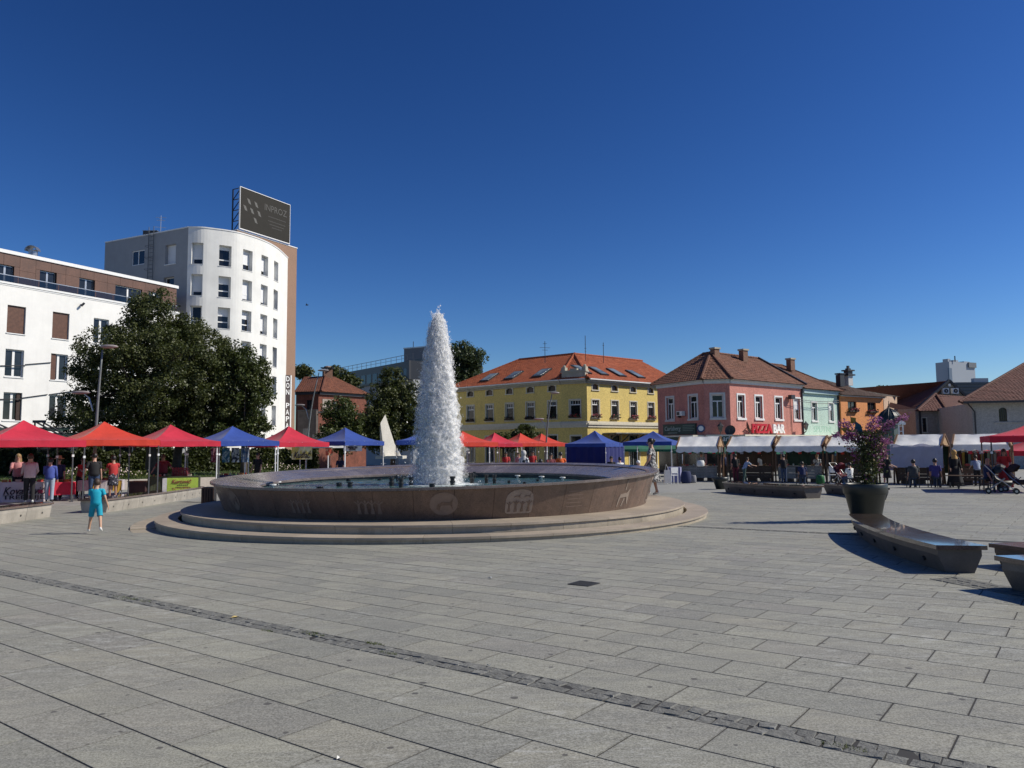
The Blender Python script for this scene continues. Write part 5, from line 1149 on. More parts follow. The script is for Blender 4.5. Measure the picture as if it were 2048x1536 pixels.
# bay
Yb=71.; b1=aty(1831,830,Yb)[:2]; bm_=aty(1890,830,Yb+.1)[:2]; b2=aty(1947,830,Yb+3.6)[:2]; FBy=Facade([b1,bm_]); FBz=Facade([bm_,b2]); nb_=FBy.normal(0); tBy=thing('hipped_bay_house','low house with a small hipped red tile roof in front of the grey gable','building',(*b1,-.5)); zBe=FBy.z_at(1,822)
ob=ops_from(FBy,((1845,1853,836,864),))+ops_from(FBz,((1936,1942,836,862),))
mb=MB(); FBy.wall(mb,0,FBy.L,-.6,zBe,ob[:1],.15); 
mb.add([(*(b1-nb_*5),-.6),(*b1,-.6),(*b1,zBe),(*(b1-nb_*5),zBe)],[(0,1,2,3)]); mb.build('wall',M_bei,tBy)
mb=MB(); FBz.wall(mb,0,FBz.L,-.6,zBe,ob[1:],.15); mb.build('pale_wall',mat('pale_render',(.60,.60,.50),.85,.15,1.5,stain=.3),tBy)
for Fq,o in ((FBy,ob[0]),(FBz,ob[1])): window(Fq,tBy,o,.1,mull=0,frame=M_dkframe,trim=M_trim,tw=.08)
FBy.box(mb:=MB(),.3,.45,-.3,zBe,.0,.12); mb.build('downpipe',M_steel,tBy)
za_=z_of(b1-nb_*4,789); q=lambda px,py,Y: P(px,py,Y)
roof_plane(tBy,z3(b1+nb_*.4-np.array([.3,0]),zBe),z3(aty(1890,821,Yb-.2)[:2]+nb_*.3,zBe),P(1872,789,Yb+3.5),P(1871,789,Yb+3.5),T_rd,.34,.27,seed=43)
roof_plane(tBy,z3(aty(1890,821,Yb-.2)[:2]+nb_*.3,zBe),z3(b2+nb_*.4,zBe),P(1936,793,Yb+3.5),P(1872,789,Yb+3.5),T_rd,.34,.27,seed=44)
ridge(tBy,z3(b1+nb_*.4,zBe+.06),P(1871,788,Yb+3.4),T_rd,.13); ridge(tBy,z3(aty(1890,821,Yb-.2)[:2]+nb_*.3,zBe+.05),P(1872,788,Yb+3.4),T_pk,.13)
# small annex left of bay
h1=aty(1796,830,76)[:2]; h2=aty(1832,830,74.5)[:2]; FH=Facade([h1,h2]); tH=thing('annex_house','small grey house part with a pedimented dark doorway left of the hipped bay','building',(*h1,-.5)); zH=FH.z_at(1,818); od=ops_from(FH,((1815,1825.5,849,930),)); od=[(od[0][0],od[0][1],-.3,od[0][3])]
mb=MB(); FH.wall(mb,0,FH.L,-.6,zH,od,.2); mb.build('wall',M_bei,tH); window(FH,tH,od[0],.15,mull=0,trans=.8,frame=M_dkframe,trim=M_trim,tw=.14,arch=.25); MB().add([z3(h1,zH),z3(h2,zH),z3(h2+np.array([-1,4]),zH+1),z3(h1+np.array([-1,4]),zH+1)],[(0,1,2,3)]).build('roof_edge',T_rd,tH)
# ---------------------------------------------------------------- right white house
M_gw=mat('greyish_render',(.50,.47,.43),.85,.08,1.2,fine=9,bmp=.15,stain=.2)
Yj=62.; j1=aty(1946,850,Yj)[:2]; dj=hdir(3500,870)*np.array([1,1]); dj=np.array([.97,-.24]); j2=j1+dj*14; FJ=Facade([j1,j2]); nj=FJ.normal(0)
tJ=thing('white_arched_house','grey white house with arched window and a large dark red roof at the right edge','building',(*j1,-.5)); zJ=FJ.z_at(.5,806)
oj=ops_from(FJ,((1997.5,2014,815,843),)); mb=MB(); FJ.wall(mb,0,FJ.L,-.6,zJ,oj,.2); mb.add([(*(j1-nj*10),-.6),(*j1,-.6),(*j1,zJ),(*(j1-nj*10),zJ)],[(0,1,2,3)]); mb.build('wall',M_gw,tJ)
window(FJ,tJ,oj[0],.15,mull=3,frame=M_dkframe,fw=.035,arch=0,trim=None); o=oj[0]
mb=MB()
for k in range(8):
    a0=math.pi*k/8;a1=math.pi*(k+1)/8; cs=(o[0]+o[1])/2; rr_=(o[1]-o[0])/2; zc2=o[3]-rr_
    mb.add([FJ.W(cs+rr_*math.cos(a0),zc2+rr_*math.sin(a0),.004),FJ.W(cs+rr_*(1.0 if k<4 else -1.0),o[3]+.01,.004),FJ.W(cs+rr_*math.cos(a1),zc2+rr_*math.sin(a1),.004)],[(0,1,2)])
mb.build('arch_spandrel',M_gw,tJ)
MB().add([FJ.W(-.6,zJ+.02,.9),FJ.W(FJ.L,zJ+.12,.9),FJ.W(FJ.L,zJ+.12,0),FJ.W(-.6,zJ+.02,0)],[(0,1,2,3)]).build('soffit',M_steel,tJ)
eJ0=FJ.W(-1.2,zJ+.05,1.0); eJ1=FJ.W(FJ.L,zJ+.15,1.0); rj0=P(2049,728,Yj+5.2); 
roof_plane(tJ,eJ0,eJ1,off(rj0,np.array([8,-2])),rj0,T_rd,.33,.26,seed=51); roof_plane(tJ,(eJ0[0]*1.16+.8,eJ0[1]*1.16,eJ0[2]),eJ0,rj0,rj0,T_rd,.33,.26,seed=52); ridge(tJ,off(eJ0,(0,0),.05),off(rj0,(0,0),.05),T_rd,.12)
FJ.box(mb:=MB(),-.9,FJ.L,zJ-.05,zJ+.12,.88,1.05); mb.build('gutter',M_steel,tJ); mb=MB(); mb.tube([FJ.W(-.6,zJ,.9),FJ.W(.15,zJ-.7,.1),FJ.W(.15,-.4,.1)],.06,6); mb.build('downpipe',M_steel,tJ)
FJ.box(mb:=MB(),FJ.s_at(1990,845),FJ.L,FJ.z_at(2,846),FJ.z_at(2,844),0,.08); mb.build('ledge',M_gw,tJ)
# ---------------------------------------------------------------- far tower block and hotel
tK=thing('distant_tower_block','pale grey high-rise far away above the roofs on the right','high-rise',(*aty(1910,770,350)[:2],-.5)); M_far=mat('far_concrete',(.33,.37,.42),.9,.04,.05); M_farb=mat('far_panel',(.12,.17,.24),.9,.04,.05)
K0=aty(1871,729,350); K1=aty(1898,723,344); K2=aty(1949,722,352)
mb=MB(); mb.prism([tuple(K0[:2]),tuple(K1[:2]),tuple(K2[:2]),(K2[0]*1.05-2,K2[1]*1.05),(K0[0]*1.05+2,K0[1]*1.05)],-1,K1[2]-.0); mb.build('tower_wall',M_far,tK)
FK=Facade([K1[:2],K2[:2]]); FK.box(mb:=MB(),-1.2,.8,20,K1[2]-3,.1,.6); mb.build('glazed_shaft',M_farb,tK); FK.box(mb:=MB(),FK.L*.72,FK.L+.3,K1[2]-2.2,K1[2]+.1,.0,.6); mb.build('dark_corner_panel',mat('far_dark',(.17,.19,.21),.9),tK)
for (a,b,h) in ((-.0,.10,1.3),(.22,.40,.9),(.62,.85,.6)): FK.box(mb:=MB(),FK.L*a,FK.L*b,K1[2],K1[2]+h,-3,-.5); mb.build('roof_block',M_far,tK)
MB().bar((K1[0]+3.3,K1[1]+1,K1[2]),(K1[0]+3.3,K1[1]+1,K1[2]+2.6),.35).build('mast',M_steel,tK)
tK2=thing('distant_hotel','long dark distant building with rows of windows below the high-rise','building',(*aty(1945,770,300)[:2],-.5)); h0=aty(1911,768,300); h1_=aty(1982,764,300)
FHo=Facade([h0[:2],h1_[:2]]); FHo.box(mb:=MB(),0,FHo.L,-1,h1_[2],-3,0); mb.build('wall',mat('far_brown',(.10,.12,.14),.9),tK2)
for k in range(7): FHo.box(mb:=MB(),.3,FHo.L-.3,h1_[2]-1.1-k*1.25,h1_[2]-.55-k*1.25,0,.15); mb.build('window_band',mat('far_band',(.04,.05,.06),.4),tK2)
FHo.box(mb:=MB(),FHo.L*.55,FHo.L*.95,h1_[2],h1_[2]+1.6,-2.5,-.5); mb.build('roof_block',M_far,tK2)
# ---------------------------------------------------------------- C: old brick house left of centre
M_bk=mat('old_brick',(.22,.075,.048),.9,.45,2.2,fine=7,bmp=.5,stain=.5); M_bk2=mat('shaded_dark_render',(.12,.10,.09),.9,.4,1.5,stain=.5)  # brick colour darkened to hold the tree shade on its right face
Yc=92.; k1=aty(637,800,Yc)[:2]; dk1=hdir(2160,890); kR=extend_to(k1,dk1,733,800); dk2=np.array([-dk1[1],dk1[0]])*1.; kL=extend_to(k1,np.array([-.98,.2]),592,800)
FCr=Facade([k1,kR]); FCl=Facade([kL,k1]); tCc=thing('old_brick_house','old red brick house with patched hip roof and wide chimney beside the brown tower wall','building',(*k1,-.5)); zC=FCr.z_at(0,783)
oc=ops_from(FCr,((664,676,802,822),(692,704,802,822))); ocl=ops_from(FCl,((613,624,800,830),))
mb=MB(); FCr.wall(mb,0,FCr.L,-.6,zC,oc,.2); FCl.wall(mb,0,FCl.L,-.6,zC,ocl,.2); mb.build('wall',M_bk,tCc)
for Fc,os_ in ((FCr,oc),(FCl,ocl)):
    for o in os_: window(Fc,tCc,o,.15,frame=M_dkframe,mull=1,trim=M_bk,tw=.12)
FCr.box(mb:=MB(),0,FCr.L,zC-.35,zC,0,.25); FCr.box(mb,0,FCr.L,FCr.z_at(0,824)-.1,FCr.z_at(0,824)+.08,0,.08); FCl.box(mb,0,FCl.L,zC-.35,zC,0,.25); mb.build('cornice',M_steel,tCc)
for (s,z,w,h) in ((.6,6,1.6,1.8),(.3,3,1.2,1.5)): FCr.box(mb:=MB(),s,s+w,z,z+h,.002,.03); mb.build('plaster_patch',M_bei,tCc)
kap=aty(651,752,Yc+5); zk=kap[2]; kx=kap[:2]; n_=FCr.normal(0); ke=k1+n_*.5; kr=kR+n_*.5+dk1*.4; kl=kL+FCl.normal(0)*.5
roof_plane(tCc,z3(ke,zC),z3(kr,zC),z3(kx+dk1*1.5,zk),z3(kx,zk),T_old,.34,.27,seed=61); roof_plane(tCc,z3(kl,zC),z3(ke,zC),z3(kx,zk),z3(kx-np.array([3,-1]),zk),T_old,.34,.27,seed=62); roof_plane(tCc,z3(kr,zC),z3(kr-n_*11,zC),z3(kx+dk1*1.5,zk),z3(kx+dk1*1.5,zk),T_old,.34,.27,seed=63)
ridge(tCc,z3(ke,zC+.05),z3(kx,zk+.05),T_old,.13); mb=MB(); mb.add([z3(kL-np.array([1,-6]),zC),z3(kl,zC),z3(kx-np.array([3,-1]),zk),z3(kx-np.array([4,-6]),zk)],[(0,1,2,3)]); mb.build('rear_roof',T_old,tCc)
c=aty(655,745,Yc+5.3); ch=thing('chimney','wide dark capped chimney on top of the old brick house','chimney',(c[0],c[1],zk-.5)); MB().box((c[0],c[1],c[2]-.6),(1.1,.8,1.9),.5).build('stack',mat('chimney_brick',None) if 0 else MATS['chimney_brick'],ch)
rings=[[(c[0]+x*.75,c[1]+y*.55,c[2]+.5+h) for x,y in ((-1,-1),(1,-1),(1,1),(-1,1))] for h in (0,.12)]; MB().loft(rings).build('cap',M_steel,ch); MB().lathe([(.5,0),(.42,.16),(.001,.24)],(c[0],c[1],c[2]+.62),10).build('cowl',mat('cowl_brown',(.2,.15,.12),.7),ch)
# low dark wing in front (mural wall)
w0=aty(595,860,76)[:2]; w1=aty(632,860,75)[:2]; FW=Facade([w0,w1]); tw_=thing('dark_stained_wall','dark stained old wall with peeling render below the brick house','wall',(*w0,-.5)); mb=MB(); FW.box(mb,0,FW.L,-.6,FW.z_at(1,822),-.3,0); mb.build('wall_body',M_bk2,tw_); FW.box(mb:=MB(),0,FW.L,FW.z_at(1,822),FW.z_at(1,822)+.12,-.35,.06); mb.build('coping',M_steel,tw_)
for (s,z,w,h) in ((.7,2.6,.9,1.2),(1.9,1.6,.7,1.6)): FW.box(mb:=MB(),s,s+w,z,z+h,.002,.02); mb.build('peeling_patch',mat('peel',(.3,.28,.26),.9,.4,3),tw_)
# ---------------------------------------------------------------- D/E: modern dark building and grey block
tD=thing('dark_modern_building','long dark glazed modern building with rooftop railing behind the trees','building',(*aty(760,760,112)[:2],-.5))
D0=aty(676,741,122); D1=aty(822,727.5,104); FD=Facade([D0[:2],D1[:2]]); zD=FD.z_at(FD.L*.6,732.5); M_dd=mat('dark_facade',(.012,.014,.02),.4,.2,.6)
mb=MB(); FD.box(mb,0,FD.L,FD.z_at(FD.L*.6,768),zD,-12,0); mb.build('upper_wall',M_dd,tD); mb=MB(); FD.box(mb,0,FD.L,-.6,FD.z_at(FD.L*.6,768),-12,-.4); mb.build('lower_wall',mat('pale_concrete',(.38,.39,.40),.9,.08,.6),tD)
for k in range(10):
    s=FD.L*(.2+.08*k); FD.box(mb:=MB(),s,s+FD.L*.055,FD.z_at(FD.L*.6,764),FD.z_at(FD.L*.6,746),0,.03); mb.build('window',G_dark,tD)
FD.box(mb:=MB(),FD.L*.97,FD.L,FD.z_at(FD.L*.6,768),zD,0,.3); mb.build('corner_pier',M_steel,tD)
mb=MB()
for k in range(16): s=FD.L*k/15; mb.bar(FD.W(s,zD,-.3),FD.W(s,zD+.95,-.3),.05)
mb.bar(FD.W(0,zD+.95,-.3),FD.W(FD.L,zD+.95,-.3),.06); mb.bar(FD.W(0,zD+.5,-.3),FD.W(FD.L,zD+.5,-.3),.04); mb.build('roof_railing',M_pole,tD)
for u in (.5,.75): FD.box(mb:=MB(),FD.L*u,FD.L*u+3,zD,zD+.9,-6,-4); mb.build('roof_unit',M_dd,tD)
tE=thing('grey_concrete_block','plain grey windowless concrete block rising behind the water jet','building',(*aty(830,760,125)[:2],-.5)); E0=aty(808,698,128)[:2]; E1b=aty(872,694,125)[:2]; FE=Facade([E0,E1b]); zEb=FE.z_at(0,698)
FE.box(mb:=MB(),0,FE.L,-.6,zEb,-9,0); mb.build('wall',mat('grey_concrete',(.235,.23,.225),.9,.06,.5,stain=.1),tE); FE.box(mb:=MB(),-.1,FE.L+.1,zEb,zEb+.2,-9.1,.1); mb.build('parapet_cap',M_metal,tE)
MB().tube([FE.W(1.2,zEb,-1),FE.W(1.2,zEb+1.3,-1)],.06,5).build('rod',M_steel,tE)
# ================================================================ LAWN, MONUMENT, KIOSK, LAMPS
random.seed(11)
M_kerb=mat('kerb_stone',(.42,.37,.32),.75,.25,1.5,fine=40,stain=.35); 
def lawn_edge(): 
    return [(-30,34),(-22.5,40.5),(-16,46),(-9.5,51),(-3,55.5),(5,59)]
LE=[np.array(p,float) for p in lawn_edge()]
for a,b in zip(LE,LE[1:]):
    d=(b-a); L=np.hypot(*d); d/=L; n=np.array([-d[1],d[0]]); k=int(L/1.6)
for i,(a,b) in enumerate(zip(LE,LE[1:])):
    pass
kw=thing('kerb_wall','low sloping pale stone kerb wall holding the lawn behind the left tents','wall',(-16,46,g(-16,46)))
for a,b in zip(LE,LE[1:]):
    d=(b-a); L=np.hypot(*d); d/=L; n=np.array([-d[1],d[0]]); k=int(L/1.5)
    for i in range(k):
        p=a+d*L*i/k; q=a+d*(L*(i+1)/k-.01); zp,zq=g(*p),g(*q); 
        rings=[[(r[0],r[1],z-.1),(r[0]+n[0]*.45,r[1]+n[1]*.45,z+.52),(r[0]+n[0]*.75,r[1]+n[1]*.75,z+.52),(r[0]+n[0]*.75,r[1]+n[1]*.75,z-.1)] for r,z in ((p,zp),(q,zq))]
        MB().loft(rings,0,True).build('kerb_stone',M_kerb,kw)
mb=MB(); 
for a,b in zip(LE,LE[1:]):
    d=(b-a); L=np.hypot(*d); d/=L; n=np.array([-d[1],d[0]])*1.; a2=a+n*.7; b2=b+n*.7; A2=a+n*7; B2=b+n*7
    mb.add([(*a2,g(*a2)+.5),(*b2,g(*b2)+.5),(*B2,g(*B2)+.75),(*A2,g(*A2)+.75)],[(0,1,2,3)])
    A3=a+n*16; B3=b+n*16; mb.add([(*A2,g(*A2)+.75),(*B2,g(*B2)+.75),(*B3,g(*B3)+.6),(*A3,g(*A3)+.6)],[(0,1,2,3)])
tag(mb.build('lawn_soil',mat('lawn_green',(.06,.085,.025),.9,.4,2,fine=30,bmp=.5)),None,None,kind='structure')
def blades(name,label,cat,n,fn,h,m,w=.02):
    V=np.zeros((n*3,3)); 
    for i in range(n):
        x,y,z=fn(); a=random.uniform(0,6.28); hh=random.uniform(*h); V[3*i]=(x-w*math.cos(a),y-w*math.sin(a),z);V[3*i+1]=(x+w*math.cos(a),y+w*math.sin(a),z);V[3*i+2]=(x+random.gauss(0,.04),y+random.gauss(0,.04),z+hh)
    return tag(link(name,mesh_np(name,V,np.arange(n*3).reshape(-1,3),m)),label,cat,kind='stuff')
M_gr=mat('grass_blade',(.085,.125,.03),.7,.4,3,trans=.3)
def fn_l():
    i=random.randrange(len(LE)-1); a,b=LE[i],LE[i+1]; d=(b-a)/np.hypot(*(b-a)); n=np.array([-d[1],d[0]]); p=a+(b-a)*random.random()+n*(.75+6.2*random.random()**1.3); u=(np.dot(p-a,n)-.7)/6.3
    return p[0],p[1],g(*p)+.5+.25*u
blades('lawn_grass','short green grass on the raised lawn behind the tents','grass',26000,fn_l,(.04,.13),M_gr)
# dark hedge closing the lawn in front of the white block
hd=np.random.default_rng(77); nH=52000; u=hd.random(nH); a0,a1=np.array([-34.,44.]),np.array([-15.5,62.]); dd_=(a1-a0)/np.hypot(*(a1-a0)); nn_=np.array([-dd_[1],dd_[0]])
Pq=a0+(a1-a0)*u[:,None]+nn_*(hd.random(nH)*1.4)[:,None]; zz=hd.random(nH)**.8*(1.75+.25*np.sin(u*40)+.2*np.sin(u*93))
cen=np.stack([Pq[:,0],Pq[:,1],zz+.1],1); nr=hd.normal(0,1,(nH,3)); nr/=np.linalg.norm(nr,axis=1)[:,None]
HEDGE=(cen,nr)
# monument
mn=thing('stone_monument','white pointed stone monument standing on the lawn behind the blue tents','monument',(*aty(777,912,58)[:2],.1))
Ym=57.; B=[aty(px,py,Ym+(px-776)*.055) for px,py in ((769,913),(788.5,913),(788.5,885),(770.5,829),(761,846))]
dpth=np.array([-.5,3.2,0]); mb=MB(); fr=[tuple(p) for p in B]; bk_=[tuple(aty(px,py,Ym+1.3+(px-776)*.055)) for px,py in ((760,911),(780,911),(783,886),(769,832),(759.8,849))]
n5=5; mb.add(fr+bk_,[(0,1,2,3,4),tuple(5+k for k in reversed(range(5)))]+[((i+1)%5,i,5+i,5+(i+1)%5) for i in range(5)]); mb.build('shaft',mat('white_stone',(.66,.63,.56),.7,.12,1.2,fine=20,bmp=.3,stain=.25),mn)
c=aty(780,912,57.2); mb=MB(); b0=aty(793,886,Ym+.05); 
mb.hexa([tuple(aty(px,py,Y)) for px,py,Y in ((788,913,Ym+.75),(802,912,Ym+1.1),(802,911,Ym+2.),(788,911,Ym+1.8),(788.6,886,Ym+.75),(789.6,888,Ym+.85),(789.6,888,Ym+1.5),(788.6,886,Ym+1.5))]); mb.build('buttress',MATS['white_stone'],mn)
MB().box((c[0],c[1]+.6,c[2]-.1),(2.0,2.2,.22)).build('plinth',mat('white_stone',None) if 0 else MATS['white_stone'],mn)
# kiosk with dark dome (right)
Yk=54.; kc=aty(1779,843,Yk); kx_,ky_=kc[0],kc[1]; kz=kc[2]; ks=thing('domed_kiosk','small kiosk with dark ribbed dome and finial behind the flowering plant','kiosk',(kx_,ky_,-.3))
R0=.72
MB().lathe([(R0*1.15,0),(R0*1.12,.12),(R0*.98,.38),(R0*.72,.62),(R0*.38,.8),(.1,.9),(.06,.98),(.001,1.)],(kx_,ky_,kz),16).build('dome',mat('dome_metal',(.02,.035,.035),.35,.3,3),ks,smooth=False)
for k in range(12):
    a=k*math.pi/6; MB().tube([(kx_+r*math.cos(a),ky_+r*math.sin(a),kz+z) for r,z in ((R0*1.16,0),(R0*1.0,.39),(R0*.74,.64),(R0*.39,.82),(.05,.95))],.018,5).build('rib',M_steel,ks)
mb=MB(); mb.tube([(kx_,ky_,kz+.95),(kx_,ky_,kz+1.45)],.02,6); 
for z,r in ((1.05,.06),(1.18,.05),(1.29,.035)): mb.ball((kx_,ky_,kz+z),r,8,6)
mb.build('finial',M_steel,ks); MB().lathe([(R0*.95,-.25),(R0*1.2,-.1),(R0*1.2,.0)],(kx_,ky_,kz),12).build('eave_ring',M_steel,ks)
MB().lathe([(R0*.8,-3.2),(R0*.8,-.2)],(kx_,ky_,kz),8).build('body',mat('kiosk_teal',(.10,.14,.14),.7,.3,2),ks)
a=aty(1801,845,Yk-1); kb=thing('white_lattice_post','white square lattice post with cap beside the domed kiosk','post',(a[0],a[1],-.3))
for dx in (-.14,.14): MB().box((a[0]+dx,a[1],(a[2]-.3)/2),(.07,.07,a[2]+.3)).build('upright',M_white,kb)
for k in range(6): MB().box((a[0],a[1],a[2]-.25-k*.35),(.28,.05,.05)).build('crossbar',M_white,kb)
MB().box((a[0],a[1],a[2]-.08),(.5,.4,.16)).build('cap',M_white,kb); MB().box((a[0],a[1],a[2]+.06),(.36,.3,.12)).build('top_block',M_white,kb)
# street lamps
def lamp(label,px,pyb,Y,top,head,second,lean=0,group='curved street lamps'):
    b=aty(px,pyb,Y); x,y=b[0],b[1]; zb=g(x,y); t=thing('street_lamp',label,'street lamp',(x,y,zb),0,group); T=aty(*top,Y); T2=aty((px+top[0])/2+lean,(pyb+top[1])/2,Y)
    pts=[(x,y,zb)]
    for i in range(1,9):
        u=i/8; pts.append((x+(T[0]-x)*u**2.2,y,zb+(T[2]-zb)*u))
    MB().tube(pts,[.085-.05*i/8 for i in range(9)],8).build('pole',M_pole,t,smooth=True)
    Hd=aty(*head,Y); mb=MB(); mb.ball(((T[0]+Hd[0])/2,y,(T[2]+Hd[2])/2+.03),1,14,6,sc=(abs(Hd[0]-T[0])/2+.12,.22,.085)); mb.build('lamp_head',mat('lamp_head',(.30,.26,.25),.45,.2,5),t,smooth=True)
    (sx,sy),(ex,ey)=second; S=aty(sx,sy,Y);E_=aty(ex,ey,Y); MB().tube([S,(S+(aty((sx*.45+ex*.55)+ (3 if ex<sx else -3),ey+4,Y)-S)*.8),aty((sx*.2+ex*.8),ey+1,Y)],.035,6).build('arm',M_metal,t); MB().ball(((E_[0]),y,E_[2]),1,14,6,sc=(.42,.18,.08)).build('lamp_head',MATS['lamp_head'],t,smooth=True)
lamp('tall curved street lamp in front of the big dark tree on the left',186,985,33,(205,700),(231,689),((186,822),(162,785)))
lamp('curved street lamp in front of the old brick house',612,925,60,(638,745),(655,738),((617,838),(600,810)))
lamp('curved street lamp in front of the yellow building',1091,925,58,(1104,788),(1116,785),((1092,860),(1078,838)))

# ================================================================ TREES
def leaf_mat(name,c1,c2,c3=None,tr=.22):
    m,n,b=_new(name); t=nd(n,'ShaderNodeAttribute',attribute_name='tone').outputs['Fac']; c=mixc(n,t,c1,c2)
    if c3: c=mixc(n,mapr(n,t,.93,.97,0,1),c,c3)
    n.links.new(c,b.inputs['Base Color']); b.inputs['Roughness'].default_value=.5; b.inputs['Specular IOR Level'].default_value=.35
    out=n.nodes['Material Output']; q=nd(n,'ShaderNodeBsdfTranslucent'); n.links.new(mixc(n,.5,c,(.12,.16,.02)),q.inputs[0]); mx=nd(n,'ShaderNodeMixShader'); mx.inputs[0].default_value=tr
    n.links.new(b.outputs[0],mx.inputs[1]); n.links.new(q.outputs[0],mx.inputs[2]); n.links.new(mx.outputs[0],out.inputs[0]); return m
L_dark=leaf_mat('linden_leaves',(.030,.042,.013),(.105,.115,.036)); L_mid=leaf_mat('maple_leaves',(.04,.058,.016),(.085,.10,.026),(.22,.12,.03)); L_blue=leaf_mat('poplar_leaves',(.035,.055,.025),(.075,.10,.045)); L_olive=leaf_mat('olive_leaves',(.05,.065,.014),(.10,.115,.025))
M_bark=mat('bark',(.10,.08,.062),.9,.4,4,fine=25,bmp=.8)
def leaves_mesh(name,cen,nrm,size,m,r_):
    n=len(cen); up=r_.normal(0,1,(n,3)); u=np.cross(nrm,up); u/=np.linalg.norm(u,axis=1)[:,None]+1e-9; v=np.cross(nrm,u); v/=np.linalg.norm(v,axis=1)[:,None]+1e-9
    s=size*(.6+.8*r_.random(n))[:,None]; V=np.stack([cen-u*s*.5,cen+v*s*.36+nrm*s*.10,cen+u*s*.55,cen-v*s*.36+nrm*s*.10],1).reshape(-1,3)
    T=np.arange(n*4).reshape(-1,4)
    me=mesh_np(name,V,T,m,4); at=me.attributes.new('tone','FLOAT','FACE'); return me,at
def tree(label,base,blobs,nclu,lpc,lsize,m,name='broadleaf_tree',trunk_r=.22,cr=.55,seed=1,group=None,fill=.35,trunks=None,cat='tree'):
    r_=np.random.default_rng(seed); x0,y0=base; z0=g(x0,y0)+(.4 if False else 0); t=thing(name,label,cat,(x0,y0,z0),0,group)
    B=np.array([b[:3] for b in blobs],float); Rr=np.array([b[3:6] for b in blobs],float); w=np.prod(Rr,axis=1)**.67; w/=w.sum()
    idx=r_.choice(len(B),nclu,p=w); d=r_.normal(0,1,(nclu,3)); d/=np.linalg.norm(d,axis=1)[:,None]
    rad=np.where(r_.random(nclu)<fill,r_.random(nclu)**.5*.85,.88+.14*r_.random(nclu)+np.abs(r_.normal(0,.045,nclu)))
    C=B[idx]+d*Rr[idx]*rad[:,None]
    ct=np.clip(.35+.25*r_.normal(0,1,nclu),0,.9)
    cs=cr*(.55+.75*r_.random(nclu))
    n=nclu*lpc; ci=np.repeat(np.arange(nclu),lpc); dd=r_.normal(0,1,(n,3)); dd/=np.linalg.norm(dd,axis=1)[:,None]; rr=r_.random(n)**.45
    cen=C[ci]+dd*(cs[ci]*rr)[:,None]*np.array([1,1,.75]); cen[:,2]-=.10*rr
    nr=dd*.55+np.array([0,0,.45])+r_.normal(0,.55,(n,3)); nr/=np.linalg.norm(nr,axis=1)[:,None]
    me,at=leaves_mesh('crown',cen,nr,lsize,m,r_); tone=np.clip(ct[ci]*.75+.25*r_.random(n)+(r_.random(n)<.012)*.3,0,1); at.data.foreach_set('value',tone.astype(np.float32))
    link('crown',me,t)
    ctr=(B*w[:,None]).sum(0)
    mb=MB(); th=ctr[2]-z0
    tr=trunks or [(x0,y0)]
    for (tx,ty) in tr:
        P=[(tx,ty,z0-.1),(tx+.05,ty,z0+th*.3),(tx+(ctr[0]-tx)*.4,ty+(ctr[1]-ty)*.4,z0+th*.7),(ctr[0],ctr[1],ctr[2]+.3)]; mb.tube(P,[trunk_r*1.25,trunk_r,trunk_r*.8,trunk_r*.35],9)
        mb.build('trunk',M_bark,t,smooth=True); mb=MB()
    for k in range(min(26,nclu//8)):
        i=r_.integers(nclu); q=C[i]; s_=np.array([ctr[0],ctr[1],z0+th*r_.uniform(.35,.95)]); s_[:2]=s_[:2]*.6+np.array([x0,y0])*.4; mid=(s_+q)/2+np.array([0,0,-.2])+r_.normal(0,.15,3)
        m_=MB(); m_.tube([s_,mid,q],[trunk_r*.32,trunk_r*.2,trunk_r*.06],5); m_.build('limb',M_bark,t)
    return t
def pxb(px,py,Y,rx,rz,ry=None):  # crown lobe centre from photo at distance Y; radii in px
    c=aty(px,py,Y); k=Y/F; return (c[0],c[1],c[2],rx*k,(ry or rx*.9)*k,rz*k)
YT=47.
me_,at_=leaves_mesh('foliage',HEDGE[0],HEDGE[1],.19,L_dark,np.random.default_rng(5)); at_.data.foreach_set('value',np.random.default_rng(6).random(len(HEDGE[0])).astype(np.float32)*.6); tag(link('hedge',me_),'long dark green hedge between the lawn and the white block','hedge',kind='stuff')
tree('huge dark green linden tree with the broadest crown, before the white block',(aty(300,950,YT)[0],YT),
 [pxb(310,665,YT,66,62),pxb(250,715,YT-1,88,72),pxb(186,752,YT,48,50),pxb(330,740,YT-1.5,95,85),pxb(230,810,YT-1,95,62),pxb(320,830,YT-1,80,52),pxb(160,835,YT+.5,42,38),pxb(288,624,YT,44,36),pxb(313,610,YT,32,34)],620,125,.135,L_dark,seed=3,trunk_r=.3,cr=.62,fill=.5)
tree('second dark linden crown merging with the huge tree on its right',(aty(352,950,YT+2)[0],YT+2),
 [pxb(368,672,YT+2,42,46),pxb(400,715,YT+1.5,68,62),pxb(434,716,YT+2,46,44),pxb(420,800,YT+1,80,62),pxb(375,850,YT+1,70,38)],420,125,.135,L_dark,seed=4,trunk_r=.26,cr=.6,fill=.5)
tree('looser tree with a few brown leaves right of the dark lindens',(aty(486,950,YT+1)[0],YT+1),
 [pxb(480,745,YT+1,52,48),pxb(508,745,YT+1,26,28),pxb(494,800,YT+1,44,42),pxb(528,775,YT+1.5,16,24),pxb(480,850,YT+1,52,26),pxb(525,850,YT+1,18,16)],300,80,.14,L_mid,seed=5,trunk_r=.2,cr=.48,fill=.55)
tree('bright leafy tree left of the white monument',(aty(680,930,66)[0],66),[pxb(680,825,66,30,28),pxb(665,865,65,30,26),pxb(705,850,66,26,34),pxb(690,880,65,34,20)],220,70,.18,L_mid,seed=6,cr=.55,fill=.6)
